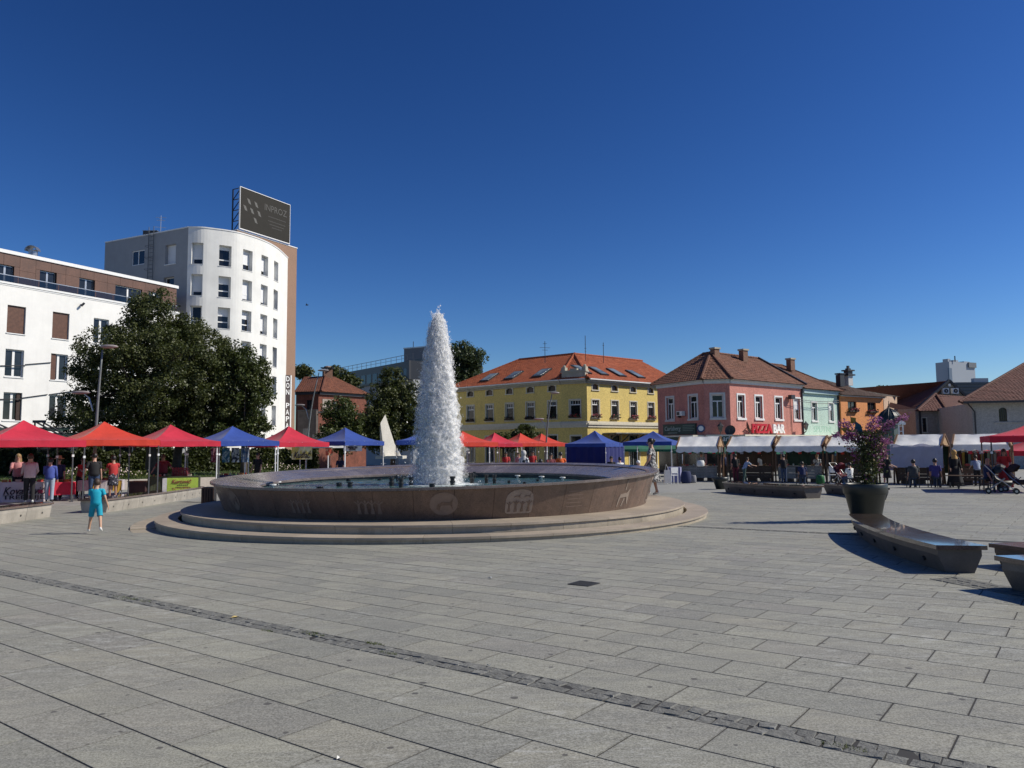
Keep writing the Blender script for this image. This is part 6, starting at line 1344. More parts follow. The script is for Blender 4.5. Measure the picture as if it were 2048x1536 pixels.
tree('tall dark pointed tree behind the white monument',(aty(785,930,70)[0],70),[pxb(783,760,70,18,26),pxb(780,800,70,44,40),pxb(815,800,70,32,38),pxb(790,850,69,66,46),pxb(750,860,69,34,40),pxb(830,860,69,28,44)],430,72,.2,L_dark,seed=7,cr=.62,fill=.5)
tree('tall loose tree rising behind the top of the water jet',(aty(925,900,92)[0],92),[pxb(920,705,92,24,20),pxb(948,715,92,20,20),pxb(930,745,92,30,28),pxb(912,775,91,30,26),pxb(906,735,92,14,30)],230,72,.26,L_blue,seed=8,cr=.85,fill=.6)
tree('small round tree in front of the yellow building',(aty(1052,930,63)[0],63),[pxb(1050,864,63,24,14),pxb(1068,876,63,16,10),pxb(1035,875,63,14,10)],110,60,.16,L_mid,seed=9,cr=.4,trunk_r=.12)
tree('low green bush tree between the first red tents right of the jet',(aty(1005,930,62)[0],62),[pxb(1003,880,62,18,12),pxb(1022,884,62,12,9)],70,60,.16,L_olive,seed=10,cr=.4,trunk_r=.1)
# far tree belts seen over the roofs
for i,(px,py,Y,rx,rz,lab) in enumerate(((602,742,150,16,9,'distant dark tree just right of the tower wall'),(672,745,140,14,10,'distant tree between the brick house chimney and the dark building'),(690,765,108,18,16,'tree crown right of the brick house chimney'),(1770,782,160,14,6,'distant low tree between the orange house and the gabled house'))):
    tree(lab,(aty(px,900,Y)[0],Y),[pxb(px,py,Y,rx,rz),pxb(px+rx*.7,py+3,Y,rx*.6,rz*.7)],60,40,.45,L_dark,seed=20+i,cr=1.1,trunk_r=.3,group='far trees')
# low plants and flowers on the lawn edge
def shrubs(label,pts,m,fl,seed):
    r_=np.random.default_rng(seed)
    ORD=['first','second','third','fourth','fifth','sixth','seventh','eighth','ninth','tenth','eleventh','twelfth']
    for i,(px,Y,h) in enumerate(pts):
        c=aty(px,930,Y); z=g(c[0],c[1])+.5; cen=np.stack([c[0]+r_.normal(0,.35,130),c[1]+r_.normal(0,.3,130),z+h*r_.random(130)],1); nr=r_.normal(0,1,(130,3)); nr/=np.linalg.norm(nr,axis=1)[:,None]
        me,at=leaves_mesh('foliage',cen,nr,.13,m,r_); at.data.foreach_set('value',r_.random(130).astype(np.float32)); o=thing('garden_plant','leafy plant with small pale blossoms, %s from the left along the lawn behind the tents'%ORD[i],'plant',(c[0],c[1],z),0,'plants along the lawn'); link('foliage',me,o)
        mb=MB(); 
        for k in range(9): mb.ball((c[0]+r_.normal(0,.3),c[1]-.2+r_.normal(0,.2),z+h*r_.uniform(.5,1.1)),.045,5,4)
        mb.build('blossoms',fl,o,kind='stuff')
shrubs('leafy garden plant with small pale blossoms on the lawn behind the left tents',[(px,Y,h) for px,Y,h in ((122,40,.7),(138,41,.75),(160,42,.6),(232,43,.55),(248,44,.6),(262,44,.5),(275,45,.5),(505,50,.8),(520,51,.7),(560,53,.7),(575,54,.6),(590,54,.6))],L_olive,mat('small_blossom',(.7,.55,.5),.6,.2,9),5)

# ================================================================ TENTS
def cloth(name,col,tr=.3,rough=.75):
    if name in MATS: return MATS[name]
    m,n,b=_new(name); v=coord(n,'World'); f=noise(n,v,1.2,5,.6,.8); c=mixc(n,mapr(n,f,.35,.65,0,1),mul(col,.86),mul(col,1.08)); n.links.new(c,b.inputs['Base Color']); b.inputs['Roughness'].default_value=rough; b.inputs['Specular IOR Level'].default_value=.3
    b.inputs['Sheen Weight'].default_value=.15
    fb=noise(n,v,2.2,4,.6,1.5); bump(n,b,fb,.25,.06)
    out=n.nodes['Material Output']; q=nd(n,'ShaderNodeBsdfTranslucent'); n.links.new(c,q.inputs[0]); mx=nd(n,'ShaderNodeMixShader'); mx.inputs[0].default_value=tr
    n.links.new(b.outputs[0],mx.inputs[1]); n.links.new(q.outputs[0],mx.inputs[2]); n.links.new(mx.outputs[0],out.inputs[0]); return m
C_red=cloth('crimson_cloth',(.62,.028,.06),.22); C_org=cloth('orange_red_cloth',(.66,.055,.03),.22); C_blue=cloth('blue_cloth',(.030,.075,.34),.18); C_navy=cloth('navy_cloth',(.008,.014,.13),.08); C_wht=cloth('white_canvas',(.90,.895,.87),.15); C_grey=cloth('grey_sheet',(.50,.50,.60),.25)
M_leg=mat('tent_leg_white',(.62,.63,.65),.35,.1,6); M_legd=mat('tent_leg_dark',(.07,.07,.075),.4,.2,6)
def tent(label,px,Y,yaw,size,pe,pp,m,legm=None,pv=None,rear=True,walls=None,group='pop-up market tents'):
    """px = photo column of the peak, pe = row of the eave edge (canopy bottom), pp = row of the peak"""
    legm=legm or M_leg; c=aty(px,pe,Y); x,y=c[0],c[1]; gz=g(x,y); t=thing('market_tent',label,'tent',(x,y,gz),yaw,group)
    front=Y-size/2*(abs(math.cos(yaw))+abs(math.sin(yaw)))*.9; ze=aty(px,pe,front)[2]-gz; zp=aty(px,pp,Y)[2]-gz; h=size/2; vh=.24; zc=ze+vh
    N=10
    def zf(r,tt):
        q=1-r; return zc+(zp-zc)*(q**1.75*.86+q*.14)-.07*(1-abs(tt)**1.5)*math.sin(math.pi*r)
    mb=MB()
    for a_ in range(4):
        ca,sa=math.cos(a_*math.pi/2),math.sin(a_*math.pi/2); V=[]
        for j in range(N+1):
            r=max(j/N,.004)
            for i in range(9): tt=-1+i/4; x_,y_=tt*r*h,-r*h; V.append((x_*ca-y_*sa,x_*sa+y_*ca,zf(r,tt)))
        mb.add(V,[((j+1)*9+i,(j+1)*9+i+1,j*9+i+1,j*9+i) for j in range(N) for i in range(8)])
    o=mb.build('canopy',m,t,smooth=False,world=False)
    o.data.polygons.foreach_set('use_smooth',[True]*len(o.data.polygons))
    mb=MB(); 
    for a in range(4):
        ca,sa=math.cos(a*math.pi/2),math.sin(a*math.pi/2); pts=[]
        for k in range(13):
            u=-1+k/6; dx=random.gauss(0,.008)+.012; x_,y_=u*h,-h-dx; pts.append((x_*ca-y_*sa,x_*sa+y_*ca))
        mb.add([(p[0],p[1],zc+.0) for p in pts]+[(p[0]*1.002,p[1]*1.002,ze+random.gauss(0,.006)) for p in pts],[(k,k+1,14+k,13+k) for k in range(12)])
    mb.build('valance',m,t,world=False)
    for sx in (-1,1):
        for sy in (-1,1):
            X,Y_=sx*(h-.04),sy*(h-.04); zg=g(x+X*math.cos(yaw)-Y_*math.sin(yaw),y+X*math.sin(yaw)+Y_*math.cos(yaw))-gz
            l=MB().box((X,Y_,(zg+zc)/2),(.045,.045,zc-zg)).build('leg',legm,t,world=False); MB().box((X,Y_,zg+.01),(.12,.12,.02)).build('foot_plate',legm,l,world=False)
            MB().box((X,Y_,zc-.62),(.075,.075,.09)).build('slider',M_white,l,world=False)
    mb=MB()
    for a in range(4):
        ca,sa=math.cos(a*math.pi/2),math.sin(a*math.pi/2)
        for (u0,z0_,u1,z1_) in ((-1,zc-.05,-.5,zc-.27),(-.5,zc-.27,0,zc-.05),(0,zc-.27,.5,zc-.05),(.5,zc-.05,1,zc-.27),(-1,zc-.27,-.5,zc-.05),(-.5,zc-.05,0,zc-.27),(0,zc-.05,.5,zc-.27),(.5,zc-.27,1,zc-.05)):
            P=[(u0*(h-.05),-(h-.05)),(u1*(h-.05),-(h-.05))]; mb.bar((P[0][0]*ca-P[0][1]*sa,P[0][0]*sa+P[0][1]*ca,z0_+.05),(P[1][0]*ca-P[1][1]*sa,P[1][0]*sa+P[1][1]*ca,z1_+.05),.022)
    mb.build('truss',legm,t,world=False)
    if walls:
        for (side,mw) in walls:
            a=side*math.pi/2; ca,sa=math.cos(a),math.sin(a); mb=MB(); n=16; pts=[(-h+2*h*k/n,-h+.02+.03*math.sin(k*1.9)) for k in range(n+1)]
            mb.add([(p[0]*ca-p[1]*sa,p[0]*sa+p[1]*ca,zc) for p in pts]+[(p[0]*ca-p[1]*sa*1.0,p[0]*sa+p[1]*ca,-.02) for p in pts],[(k,k+1,n+2+k,n+1+k) for k in range(n)]); mb.build('side_wall',mw,t,world=False)
    return t
tent('crimson pop-up tent at the left edge, its peak beside the awning arms',45,29.0,R(46),3.35,894,840,C_red,M_legd)
tent('orange-red pop-up tent between two crimson tents on the left',207,32.6,R(46),3.35,891.5,843,C_org,M_legd)
tent('crimson pop-up tent over the green banner stall',340,36.3,R(48),3.3,893,849,C_red,M_legd)
tent('blue pop-up tent left of the stone basin, hung with patterned cloths',464,38.8,R(48),3.3,892,852,C_blue)
tent('crimson pop-up tent with a yellow banner under its edge',577,42.7,R(44),3.2,894,852,C_red)
tent('blue pop-up tent just left of the white monument',690,45.2,R(57),3.2,891,855,C_blue)
tent('blue pop-up tent half hidden by the left side of the water jet',853,44.,R(10),3.4,889,858,C_blue,M_legd)
tent('orange-red pop-up tent touching the right side of the water jet',925,47.,R(38),3.1,893,862,C_org,M_legd)
tent('crimson pop-up tent, second of the row right of the jet',989,55.,R(36),2.85,894,865,C_red)
tent('orange-red pop-up tent, third of the row right of the jet',1041,57.,R(38),2.85,893,866,C_org)
tent('orange-red pop-up tent, last of the red row beside the closed navy tent',1083,59.,R(36),2.85,893,867,C_org,M_legd)
tent('blue pop-up tent closed with dark navy side walls',1190,52,R(-32),2.95,894,861,C_blue,walls=[(0,C_navy),(3,C_navy),(1,C_navy),(2,C_navy)])
tent('open blue pop-up tent behind the woman in the floral dress',1307,49,R(-25),3.05,891,862,C_blue)
tent('bright red pop-up tent cut off by the right edge of the photo',2058,29.5,R(-25),2.9,884,848,C_red,M_legd)
tent('red tent with dark valance further back at the right edge',2062,37,R(5),3.2,912,880,C_red,M_legd)
tg=bpy.data.objects['market_tent.011'] if 'market_tent.011' in bpy.data.objects else None
# green and white parasols of the cafe behind
def parasol(label,px,Y,pe,r,m,top=None):
    c=aty(px,pe,Y); x,y,ze=c; gz=g(x,y); t=thing('parasol',label,'parasol',(x,y,gz),0,'cafe parasols')
    rings=[]; n=8
    for q,z in ((1,-.16),(1,0),(.66,.2),(.33,.36),(.03,.48)): rings.append([(x+r*q*math.cos(2*math.pi*k/n+.2),y+r*q*math.sin(2*math.pi*k/n+.2),ze+.16+z) for k in range(n)])
    MB().loft(rings,0,True if 0 else False).build('canopy',m,t); MB().tube([(x,y,gz),(x,y,ze+.65)],.03,6).build('pole',M_metal,t); MB().box((x,y,gz+.05),(.6,.6,.1)).build('base',M_steel,t)
    for k in range(n): a=2*math.pi*k/n+.2; MB().bar((x,y,ze+.55),(x+r*.98*math.cos(a),y+r*.98*math.sin(a),ze+.15),.02).build('rib',M_metal,t)
C_gr=cloth('green_parasol',(.03,.17,.10),.35); C_bl2=cloth('blue_parasol',(.06,.22,.5),.3)
for px,Y,pe,r,lb in ((1262,54,903,1.6,'green parasol seen between the navy tent and the open blue tent'),(1302,55,903,1.7,'green parasol directly behind the woman in the floral dress'),(1345,54,903,1.6,'green parasol right of the open blue tent, before the green beer board'),(1392,53,906,1.8,'green parasol above the leftmost white stall'),(1470,53,908,1.7,'green parasol behind the left end of the second stall'),(1527,52,908,1.6,'green parasol behind the right end of the second stall'),(1585,53,908,1.7,'green parasol behind the left half of the third stall'),(1636,52,906,1.6,'green parasol behind the right end of the third stall')): parasol(lb,px,Y,pe,r,C_gr)
parasol('bright blue parasol behind the flowering plant',1698,51,911,.9,C_bl2)
parasol('pale parasol behind the crimson tent with the yellow banner',660,60,896,2.2,C_wht)

C_dkb=cloth('dark_brown_cloth',(.045,.03,.022),.1); C_dkg=cloth('dark_green_cloth',(.012,.03,.022),.1)
# ================================================================ WOODEN MARKET STALLS
M_wood=mat('stall_wood',(.20,.105,.05),.65,.3,5,fine=30,bmp=.3); M_woodd=mat('stall_wood_dark',(.13,.075,.04),.7,.3,5,fine=30,bmp=.3); M_woodp=mat('stall_wood_pale',(.42,.36,.28),.7,.3,5,fine=30,bmp=.3)
ST=[]
def stall(label,px0,px1,Y0,Y1,top,eave,val,cover=None,front=None,depth=1.9,boards=M_woodp):
    """gable stall between photo columns px0..px1; top/eave/val rows of ridge, eave line and valance bottom at its left end"""
    a=aty(px0,eave,Y0); b=aty(px1,eave,Y1); a2=a[:2];b2=b[:2]; d=b2-a2; L=np.hypot(*d); d/=L; nf=np.array([d[1],-d[0]]); ge=(g(*a2)+g(*b2))/2; ze=(a[2]+b[2])/2
    c=(a2+b2)/2; m_=c-nf*depth/2; zt=z_of(c-nf*depth/2,(top)); zv=z_of(c,val); t=thing('market_stall',label,'market stall',(m_[0],m_[1],g(*m_)),0,'wooden market stalls')
    Pn=lambda s,o,z:(a2[0]+d[0]*s-nf[0]*o,a2[1]+d[1]*s-nf[1]*o,z)
    n=26; r_=random.Random(int(px0)); mb=MB(); V=[]; rows_=[(0,ze),(.25,None),(.5,None),(.75,None),(1,zt)]
    ph=[r_.uniform(0,6) for _ in range(4)]
    for j,(v,_) in enumerate(rows_):
        for i in range(n+1):
            s=L*i/n; w_=(.035*math.sin(s*5+ph[0]+v*3)+.02*math.sin(s*11+ph[1]-v*5))*math.sin(math.pi*min(max(v,.05),.95)) ; V.append(Pn(s+.0,depth/2*v+.02*w_,ze+(zt-ze)*v-.05*math.sin(math.pi*v)+w_*.8))
    mb.add(V,[(j*(n+1)+i,j*(n+1)+i+1,(j+1)*(n+1)+i+1,(j+1)*(n+1)+i) for j in range(4) for i in range(n)]); 
    mb.add([Pn(0,depth/2,zt),Pn(L,depth/2,zt),Pn(L,depth,ze),Pn(0,depth,ze)],[(0,1,2,3)])
    o=mb.build('canopy',cover or C_wht,t,smooth=True)
    # valance with scalloped edge, front and back
    for off_,sgn in ((-.02,1),(depth+.02,-1)):
        mb=MB(); k=int(L/.42)*6; V=[];
        for i in range(k+1):
            s=L*i/k; sc_=abs(math.sin(math.pi*i/6)); V+= [Pn(s,off_,ze+.01),Pn(s,off_-sgn*.02*math.sin(i*.9),zv+.06-.08*sc_)]
        mb.add(V,[(2*i,2*i+2,2*i+3,2*i+1) for i in range(k)]); mb.build('valance',cover or C_wht,t)
    for s in (0.02,L-.02):
        mb=MB(); mb.add([Pn(s,0,ze),Pn(s,depth,ze),Pn(s,depth/2,zt)],[(0,1,2)]); mb.build('gable_cloth',cloth('gable_canvas',(.55,.36,.20),.3),t)
        for o0,o1 in ((-.05,.55),(depth+.05,depth-.55),(.12,-.05),(depth-.12,depth+.05)):
            zg=g(*Pn(s,o1,0)[:2]); MB().bar(Pn(s,o0,ze+.05),Pn(s,o1,zg),.075,.055).build('post',M_wood,t)
        MB().bar(Pn(s,0,ze),Pn(s,depth/2,zt),.07).build('rafter',M_wood,t); MB().bar(Pn(s,depth,ze),Pn(s,depth/2,zt),.07).build('rafter',M_wood,t); MB().bar(Pn(s,0,ze-.02),Pn(s,depth,ze-.02),.06).build('tie_beam',M_wood,t)
    MB().bar(Pn(0,depth/2,zt-.05),Pn(L,depth/2,zt-.05),.06).build('ridge_pole',M_wood,t); MB().bar(Pn(0,.03,ze-.03),Pn(L,.03,ze-.03),.05).build('front_rail',M_wood,t)
    zt_=g(*c)+.82
    for k in range(5): MB().box((0,0,0),(1,1,1)) ; mb=MB(); o0=.12+k*.2; mb.bar(Pn(.1,o0+.09,zt_),Pn(L-.1,o0+.09,zt_),.185,.035); mb.build('counter_plank',boards,t)
    for k in range(4): mb=MB(); mb.bar(Pn(.12,.10,zt_-.12-k*.15),Pn(L-.12,.10,zt_-.12-k*.15),.03,.14); mb.build('front_board',boards,t)
    kk=len(ST); bw=(0,.9,.55,1,1,.0)[kk]
    if bw:
        mb=MB(); V=[]
        for i in range(9): s=L*(.02+(bw-.04)*i/8); V+=[Pn(s,depth-.12,ze-.05),Pn(s,depth-.12-.03*math.sin(i*2),zt_-.35)]
        mb.add(V,[(2*i,2*i+2,2*i+3,2*i+1) for i in range(8)]); mb.build('darkening_cloth',(None,C_dkb,C_dkg,C_dkb,C_dkg)[kk],t)  # dark cloth added to deepen the gloom behind the counter
    for k in range(3): mb=MB(); mb.bar(Pn(L*(.15+.28*k),.35,zt_-.75),Pn(L*(.32+.28*k),.35,zt_-.75),.4,.34); mb.build('stored_crate',M_woodd,t)
    for k in range(5):
        c0=Pn(L*(.12+.19*k),.25,ze-.12); MB().tube([c0,(c0[0],c0[1],c0[2]-.06),(c0[0],c0[1],c0[2]-.30)],[.02,.07,.09],7).build('hanging_bag',(C_dkb,C_red,C_grey,C_dkg,C_org)[(k+kk)%5],t)
    for s in (.15,L-.15):
        for o in (.16,1.0): MB().bar(Pn(s,o,zt_-.02),Pn(s,o,g(*c)-.02),.06).build('counter_leg',boards,t)
    if front: front(t,Pn,L,ze,zv)
    return Pn,L,ze,zt_
ST.append(stall('leftmost white canvas market stall with crossed wooden posts',1352,1436,44,43.0,873,893,905))
ST.append(stall('white canvas market stall under the red letters, second from the left',1452,1545,42.6,41.2,872.5,892.5,904,boards=M_woodd))
ST.append(stall('white canvas market stall, third from the left, with wrinkled roof',1549,1645,40.8,39.3,872,892,904))
ST.append(stall('white canvas market stall mostly hidden behind the flowering plant',1651,1752,38.9,37.4,872,892,904,boards=M_woodd))
def hang(t,Pn,L,ze,zv):
    mb=MB(); k=14; V=[]
    for i in range(k+1):
        s=-.1+(L+.15)*i/k; V+=[Pn(s,-.06-.02*math.sin(i*1.3),ze+.02+.07*math.sin(i*.8+1)),Pn(s,-.1-.03*math.sin(i*1.1),ze-1.02)]
    mb.add(V,[(2*i,2*i+2,2*i+3,2*i+1) for i in range(k)]); mb.build('hanging_sheet',C_grey,t)
ST.append(stall('white canvas market stall with a large grey sheet hanging down its front',1785,1883,36.5,35.2,869,891,901,front=hang,boards=M_woodd))
ST.append(stall('rightmost white canvas market stall with a clothes display inside',1903,2020,34.8,33.5,868,889,901,boards=M_wood))
# ================================================================ PEOPLE
random.seed(5)
def skinmat(n,c): return mat(n,c,.55,.1,30)
SK=skinmat('skin_light',(.48,.27,.19)); SK2=skinmat('skin_tan',(.34,.18,.12)); HB=mat('hair_brown',(.05,.028,.015),.6,.4,60); HK=mat('hair_black',(.012,.010,.010),.5,.4,60); HBl=mat('hair_blond',(.30,.19,.08),.6,.4,60)
def fab(n,c,var=.12): return mat(n,c,.85,var,12,bmp=.2)
WH=fab('white_cloth_wear',(.75,.75,.72)); BLK=fab('black_wear',(.012,.012,.014)); JN=fab('blue_jeans',(.035,.06,.12),.3); NV=fab('navy_wear',(.02,.03,.09)); SHW=mat('white_shoe',(.7,.7,.68),.6,.1,20); SHB=mat('black_shoe',(.015,.015,.015),.5,.2,20)
def floral(name,base,spot,sc=14,th=.5):
    m,n,b=_new(name); v=coord(n,'World'); f=noise(n,v,sc,3,.6,.5); c=mixc(n,mapr(n,f,th-.02,th+.03,0,1),base,spot); n.links.new(c,b.inputs['Base Color']); b.inputs['Roughness'].default_value=.85; return m
def rotx(v,a): return Vector((v.x,v.y*math.cos(a)-v.z*math.sin(a),v.y*math.sin(a)+v.z*math.cos(a)))
def roty(v,a): return Vector((v.x*math.cos(a)+v.z*math.sin(a),v.y,-v.x*math.sin(a)+v.z*math.cos(a)))
def person(label,x,y,z,H,yaw,top,bottom,hair=HB,skin=SK,shoe=SHB,sleeve=.45,leg=1.0,pose='stand',armL=(10,8,15),armR=(10,8,15),hipL=4,hipR=-4,kneeL=2,kneeR=4,lean=0,skirt=None,long_hair=False,hat=None,hijab=None,girth=1.,child=0,headturn=0,bun=False,group=None,loose=1.08,face=True,spread=.0):
    t=thing('person',label,'person',(x,y,z),yaw,group); S=H/1.75; hs=1+.28*child
    V=Vector; pel=.93
    if pose=='sit': pel=.50; hipL=hipR=86; kneeL=kneeR=88; 
    L=R(lean)
    up=lambda q: V((0,math.sin(L)*(q),math.cos(L)*q))
    P={}; P['pel']=V((0,0,pel)); P['spine']=P['pel']+up(.19); P['chest']=P['pel']+up(.38); P['neck']=P['pel']+up(.54); 
    P['head0']=P['neck']+V((0,.015,.085)); P['head1']=P['head0']+V((0,.015,.10)); P['head2']=P['head1']+V((0,-.005,.07))
    for sd,nm in ((-1,'L'),(1,'R')):
        hf,kf=(hipL,kneeL) if sd<0 else (hipR,kneeR); hf,kf=R(hf),R(kf); hip=V((sd*.085,0,pel-.03)); th=rotx(V((0,0,-.42)),hf); sh=rotx(V((0,0,-.41)),hf-kf)
        P['hip'+nm]=hip; P['knee'+nm]=hip+th+V((sd*(.01+spread*.5),0,0)); P['ank'+nm]=P['knee'+nm]+sh+V((sd*spread*.5,0,0)); f_=rotx(V((0,.15,-.035)),(hf-kf)*.6); f_.x=sd*.02; P['toe'+nm]=P['ank'+nm]+f_; P['heel'+nm]=P['ank'+nm]+rotx(V((0,-.05,-.03)),(hf-kf)*.6)
        fl,ab,el=armL if sd<0 else armR; sho=P['chest']+up(.10)+V((sd*.175,0,0)); P['sho'+nm]=sho; ua=roty(rotx(V((0,0,-.29)),R(fl)),-sd*R(ab)); fa=roty(rotx(V((0,0,-.25)),R(fl+el)),-sd*R(ab*.8)); P['elb'+nm]=sho+ua; P['wri'+nm]=sho+ua+fa; dn=fa.normalized(); P['palm'+nm]=P['wri'+nm]+dn*.075
        sid=dn.cross(V((sd,0,0))).normalized()
        for k in range(4):
            o=(k-1.5)*.021; b_=P['palm'+nm]+sid*o+dn*.012; l=(.036,.045,.041,.03)[k]; cdir=(dn+V((-sd*.35,0,0))).normalized(); P['f%d0'%k+nm]=b_; P['f%d1'%k+nm]=b_+dn*l; P['f%d2'%k+nm]=b_+dn*l+cdir*l*.8
        P['t0'+nm]=P['wri'+nm]+dn*.035+sid*-.03; P['t1'+nm]=P['t0'+nm]+(dn*.6-sid*.7).normalized()*.045
    rad={'pel':.125,'spine':.115,'chest':.125,'neck':.055,'head0':.075,'head1':.092,'head2':.075,'hip':.095,'knee':.058,'ank':.038,'toe':.034,'heel':.035,'sho':.062,'elb':.04,'wri':.027,'palm':.034,'f':.0095,'t':.011}
    ed=[('pel','spine'),('spine','chest'),('chest','neck'),('neck','head0'),('head0','head1'),('head1','head2')]
    for nm in 'LR':
        ed+=[('pel','hip'+nm),('hip'+nm,'knee'+nm),('knee'+nm,'ank'+nm),('ank'+nm,'toe'+nm),('ank'+nm,'heel'+nm),('chest','sho'+nm),('sho'+nm,'elb'+nm),('elb'+nm,'wri'+nm),('wri'+nm,'palm'+nm),('wri'+nm,'t0'+nm),('t0'+nm,'t1'+nm)]
        for k in range(4): ed+=[('palm'+nm,'f%d0'%k+nm),('f%d0'%k+nm,'f%d1'%k+nm),('f%d1'%k+nm,'f%d2'%k+nm)]
    keys=list(P); ix={k:i for i,k in enumerate(keys)}
    def rd(k):
        if k in rad: r=rad[k]
        elif k[0]=='f' and k[1].isdigit(): r=rad['f']
        elif k[:2] in('t0','t1'): r=rad['t']
        else: r=rad[k[:-1]]
        if k in('pel','spine','chest'): r*=girth
        if k.startswith('head'): r*=hs
        return r
    me=bpy.data.meshes.new('sk'); me.from_pydata([tuple(P[k]*S) for k in keys],[(ix[a],ix[b]) for a,b in ed],[])
    ob=bpy.data.objects.new('sk',me); COL.objects.link(ob); bm=bmesh.new(); bm.from_mesh(me); lay=bm.verts.layers.skin.verify(); bm.verts.ensure_lookup_table()
    for k in keys:
        r=rd(k)*S; q=bm.verts[ix[k]][lay]; q.radius=(r*(1.25 if k in('pel','spine','chest') else 1),r*(.85 if k in('pel','spine','chest') else 1)); q.use_root=(k=='pel')
    bm.to_mesh(me); bm.free()
    ob.modifiers.new('s','SKIN').use_smooth_shade=True; ss=ob.modifiers.new('u','SUBSURF'); ss.levels=1; ss.render_levels=1
    bpy.context.view_layer.update(); dg=bpy.context.evaluated_depsgraph_get(); m2=bpy.data.meshes.new_from_object(ob.evaluated_get(dg)); bpy.data.objects.remove(ob)
    m2.name='body'; m2.materials.clear()
    for q in (skin,top,bottom,shoe): m2.materials.append(q)
    seg=[(np.array(P[a])*S,np.array(P[b])*S,a,b) for a,b in ed]
    C=np.array([p.center[:] for p in m2.polygons]) if len(m2.polygons) else np.zeros((0,3))
    best=np.full(len(C),1e9); mi=np.zeros(len(C),int)
    for a,b,na,nb_ in seg:
        d=b-a; u=np.clip(((C-a)@d)/(d@d+1e-9),0,1); dist=np.linalg.norm(C-(a+u[:,None]*d),axis=1); 
        if na in('pel','spine') or (na=='chest' and nb_!='neck') : val=np.full(len(C),1 if na!='pel' or nb_=='spine' else 2)
        elif na=='chest': val=np.where(u<.7,1,0)
        elif na.startswith('sho'): val=np.where(u<(sleeve*2 if sleeve<.5 else 1),1,0)
        elif na.startswith('elb'): val=np.full(len(C),1 if sleeve>.75 else 0)
        elif na.startswith('hip'): val=np.where(u<min(1,leg*2),2,0)
        elif na.startswith('knee'): val=np.where(u<max(0,leg*2-1),2,0)
        elif na.startswith('ank'): val=np.full(len(C),3)
        else: val=np.zeros(len(C),int)
        k=dist<best; best[k]=dist[k]; mi[k]=val[k]
    m2.polygons.foreach_set('material_index',mi.astype(np.int32)); m2.polygons.foreach_set('use_smooth',[True]*len(m2.polygons))
    link('body',m2,t,world=False)
    # shirt / coat over the torso
    ax=[P['pel']+up(-.03),P['pel']+up(.08),P['spine'],P['chest'],P['chest']+up(.082),P['neck']+up(-.035)]; rx=[.16,.158,.15,.168,.126,.06]; ry=[.125,.122,.118,.124,.095,.062]; r_=random.Random(label)
    rings=[]
    for a,bx,by in zip(ax,rx,ry):
        gx=(girth*loose if bx>.1 else 1); rings.append([(S*(a.x+bx*gx*math.cos(q)*(1+.03*math.sin(q*5+a.z*20))),S*(a.y+by*gx*math.sin(q)*(1+.04*math.sin(q*4+a.z*13))),S*a.z) for q in [2*math.pi*k/16 for k in range(16)]])
    MB().loft(rings,0,True).build('dress_top' if skirt else 'shirt',top,t,world=False,smooth=True)
    for nm in 'LR':
        a,b_=P['sho'+nm],P['elb'+nm]; pts=[a+(a-b_)*.10+V((0,0,0)),a.lerp(b_,.06),a.lerp(b_,.5)]; rr=[.030,.060,.055]
        if sleeve>=.5: pts.append(b_); rr.append(.048)
        else: pts.append(a.lerp(b_,sleeve*1.7)); rr.append(.060)
        if sleeve>.75: pts.append(b_.lerp(P['wri'+nm],.95)); rr.append(.036)
        MB().tube([p*S for p in pts],[q*S*(loose if q>.04 else 1) for q in rr],10,cap=False).build('sleeve',top,t,world=False,smooth=True)
    if skirt:
        ms,zl,wd=skirt; zt0=P['pel'].z+.10
        if pose=='sit':
            kn=(P['kneeL']+P['kneeR'])/2; MB().loft([[(S*(.2*math.cos(q)),S*(P['pel'].y+.16*math.sin(q)),S*(zt0-.05)) for q in [2*math.pi*k/14 for k in range(14)]],[(S*(.22*math.cos(q)),S*(.2+.3*math.sin(q)),S*(P['pel'].z+.02)) for q in [2*math.pi*k/14 for k in range(14)]],[(S*(.22*math.cos(q)),S*(.28+.26*math.sin(q)),S*zl) for q in [2*math.pi*k/14 for k in range(14)]]],0,True).build('skirt',ms,t,world=False,smooth=True)
        else:
            rings=[]
            for j in range(7):
                u=j/6; z_=zt0+(zl-zt0)*u; w_=.165*girth+(wd-.165)*u**.8; rings.append([(S*w_*math.cos(q)*(1+.07*u*math.sin(q*7+1)),S*w_*.78*math.sin(q)*(1+.09*u*math.sin(q*7)),S*z_) for q in [2*math.pi*k/28 for k in range(28)]])
            MB().loft(rings,0,True).build('skirt',ms,t,world=False,smooth=True)
    elif leg<.6: # shorts
        for nm in 'LR':
            a,b_=P['hip'+nm]+V((0,0,.06)),P['knee'+nm]; MB().tube([a*S,a.lerp(b_,.4)*S,a.lerp(b_,leg*2)*S],[.092*S,.09*S,.085*S],12,cap=False).build('shorts_leg',bottom,t,world=False,smooth=True)
    else:
        for nm in 'LR':
            a,k_,an_=P['hip'+nm]+V((0,0,.04)),P['knee'+nm],P['ank'+nm]; MB().tube([a*S,a.lerp(k_,.5)*S,k_*S,k_.lerp(an_,.9)*S],[.105*S*girth**.5,.092*S,.072*S,.066*S],10,cap=False).build('trouser_leg',bottom,t,world=False,smooth=True)
    # head details
    hc=(P['head0']*.35+P['head1']*.65+V((0,0,.02))); hr=.108*hs
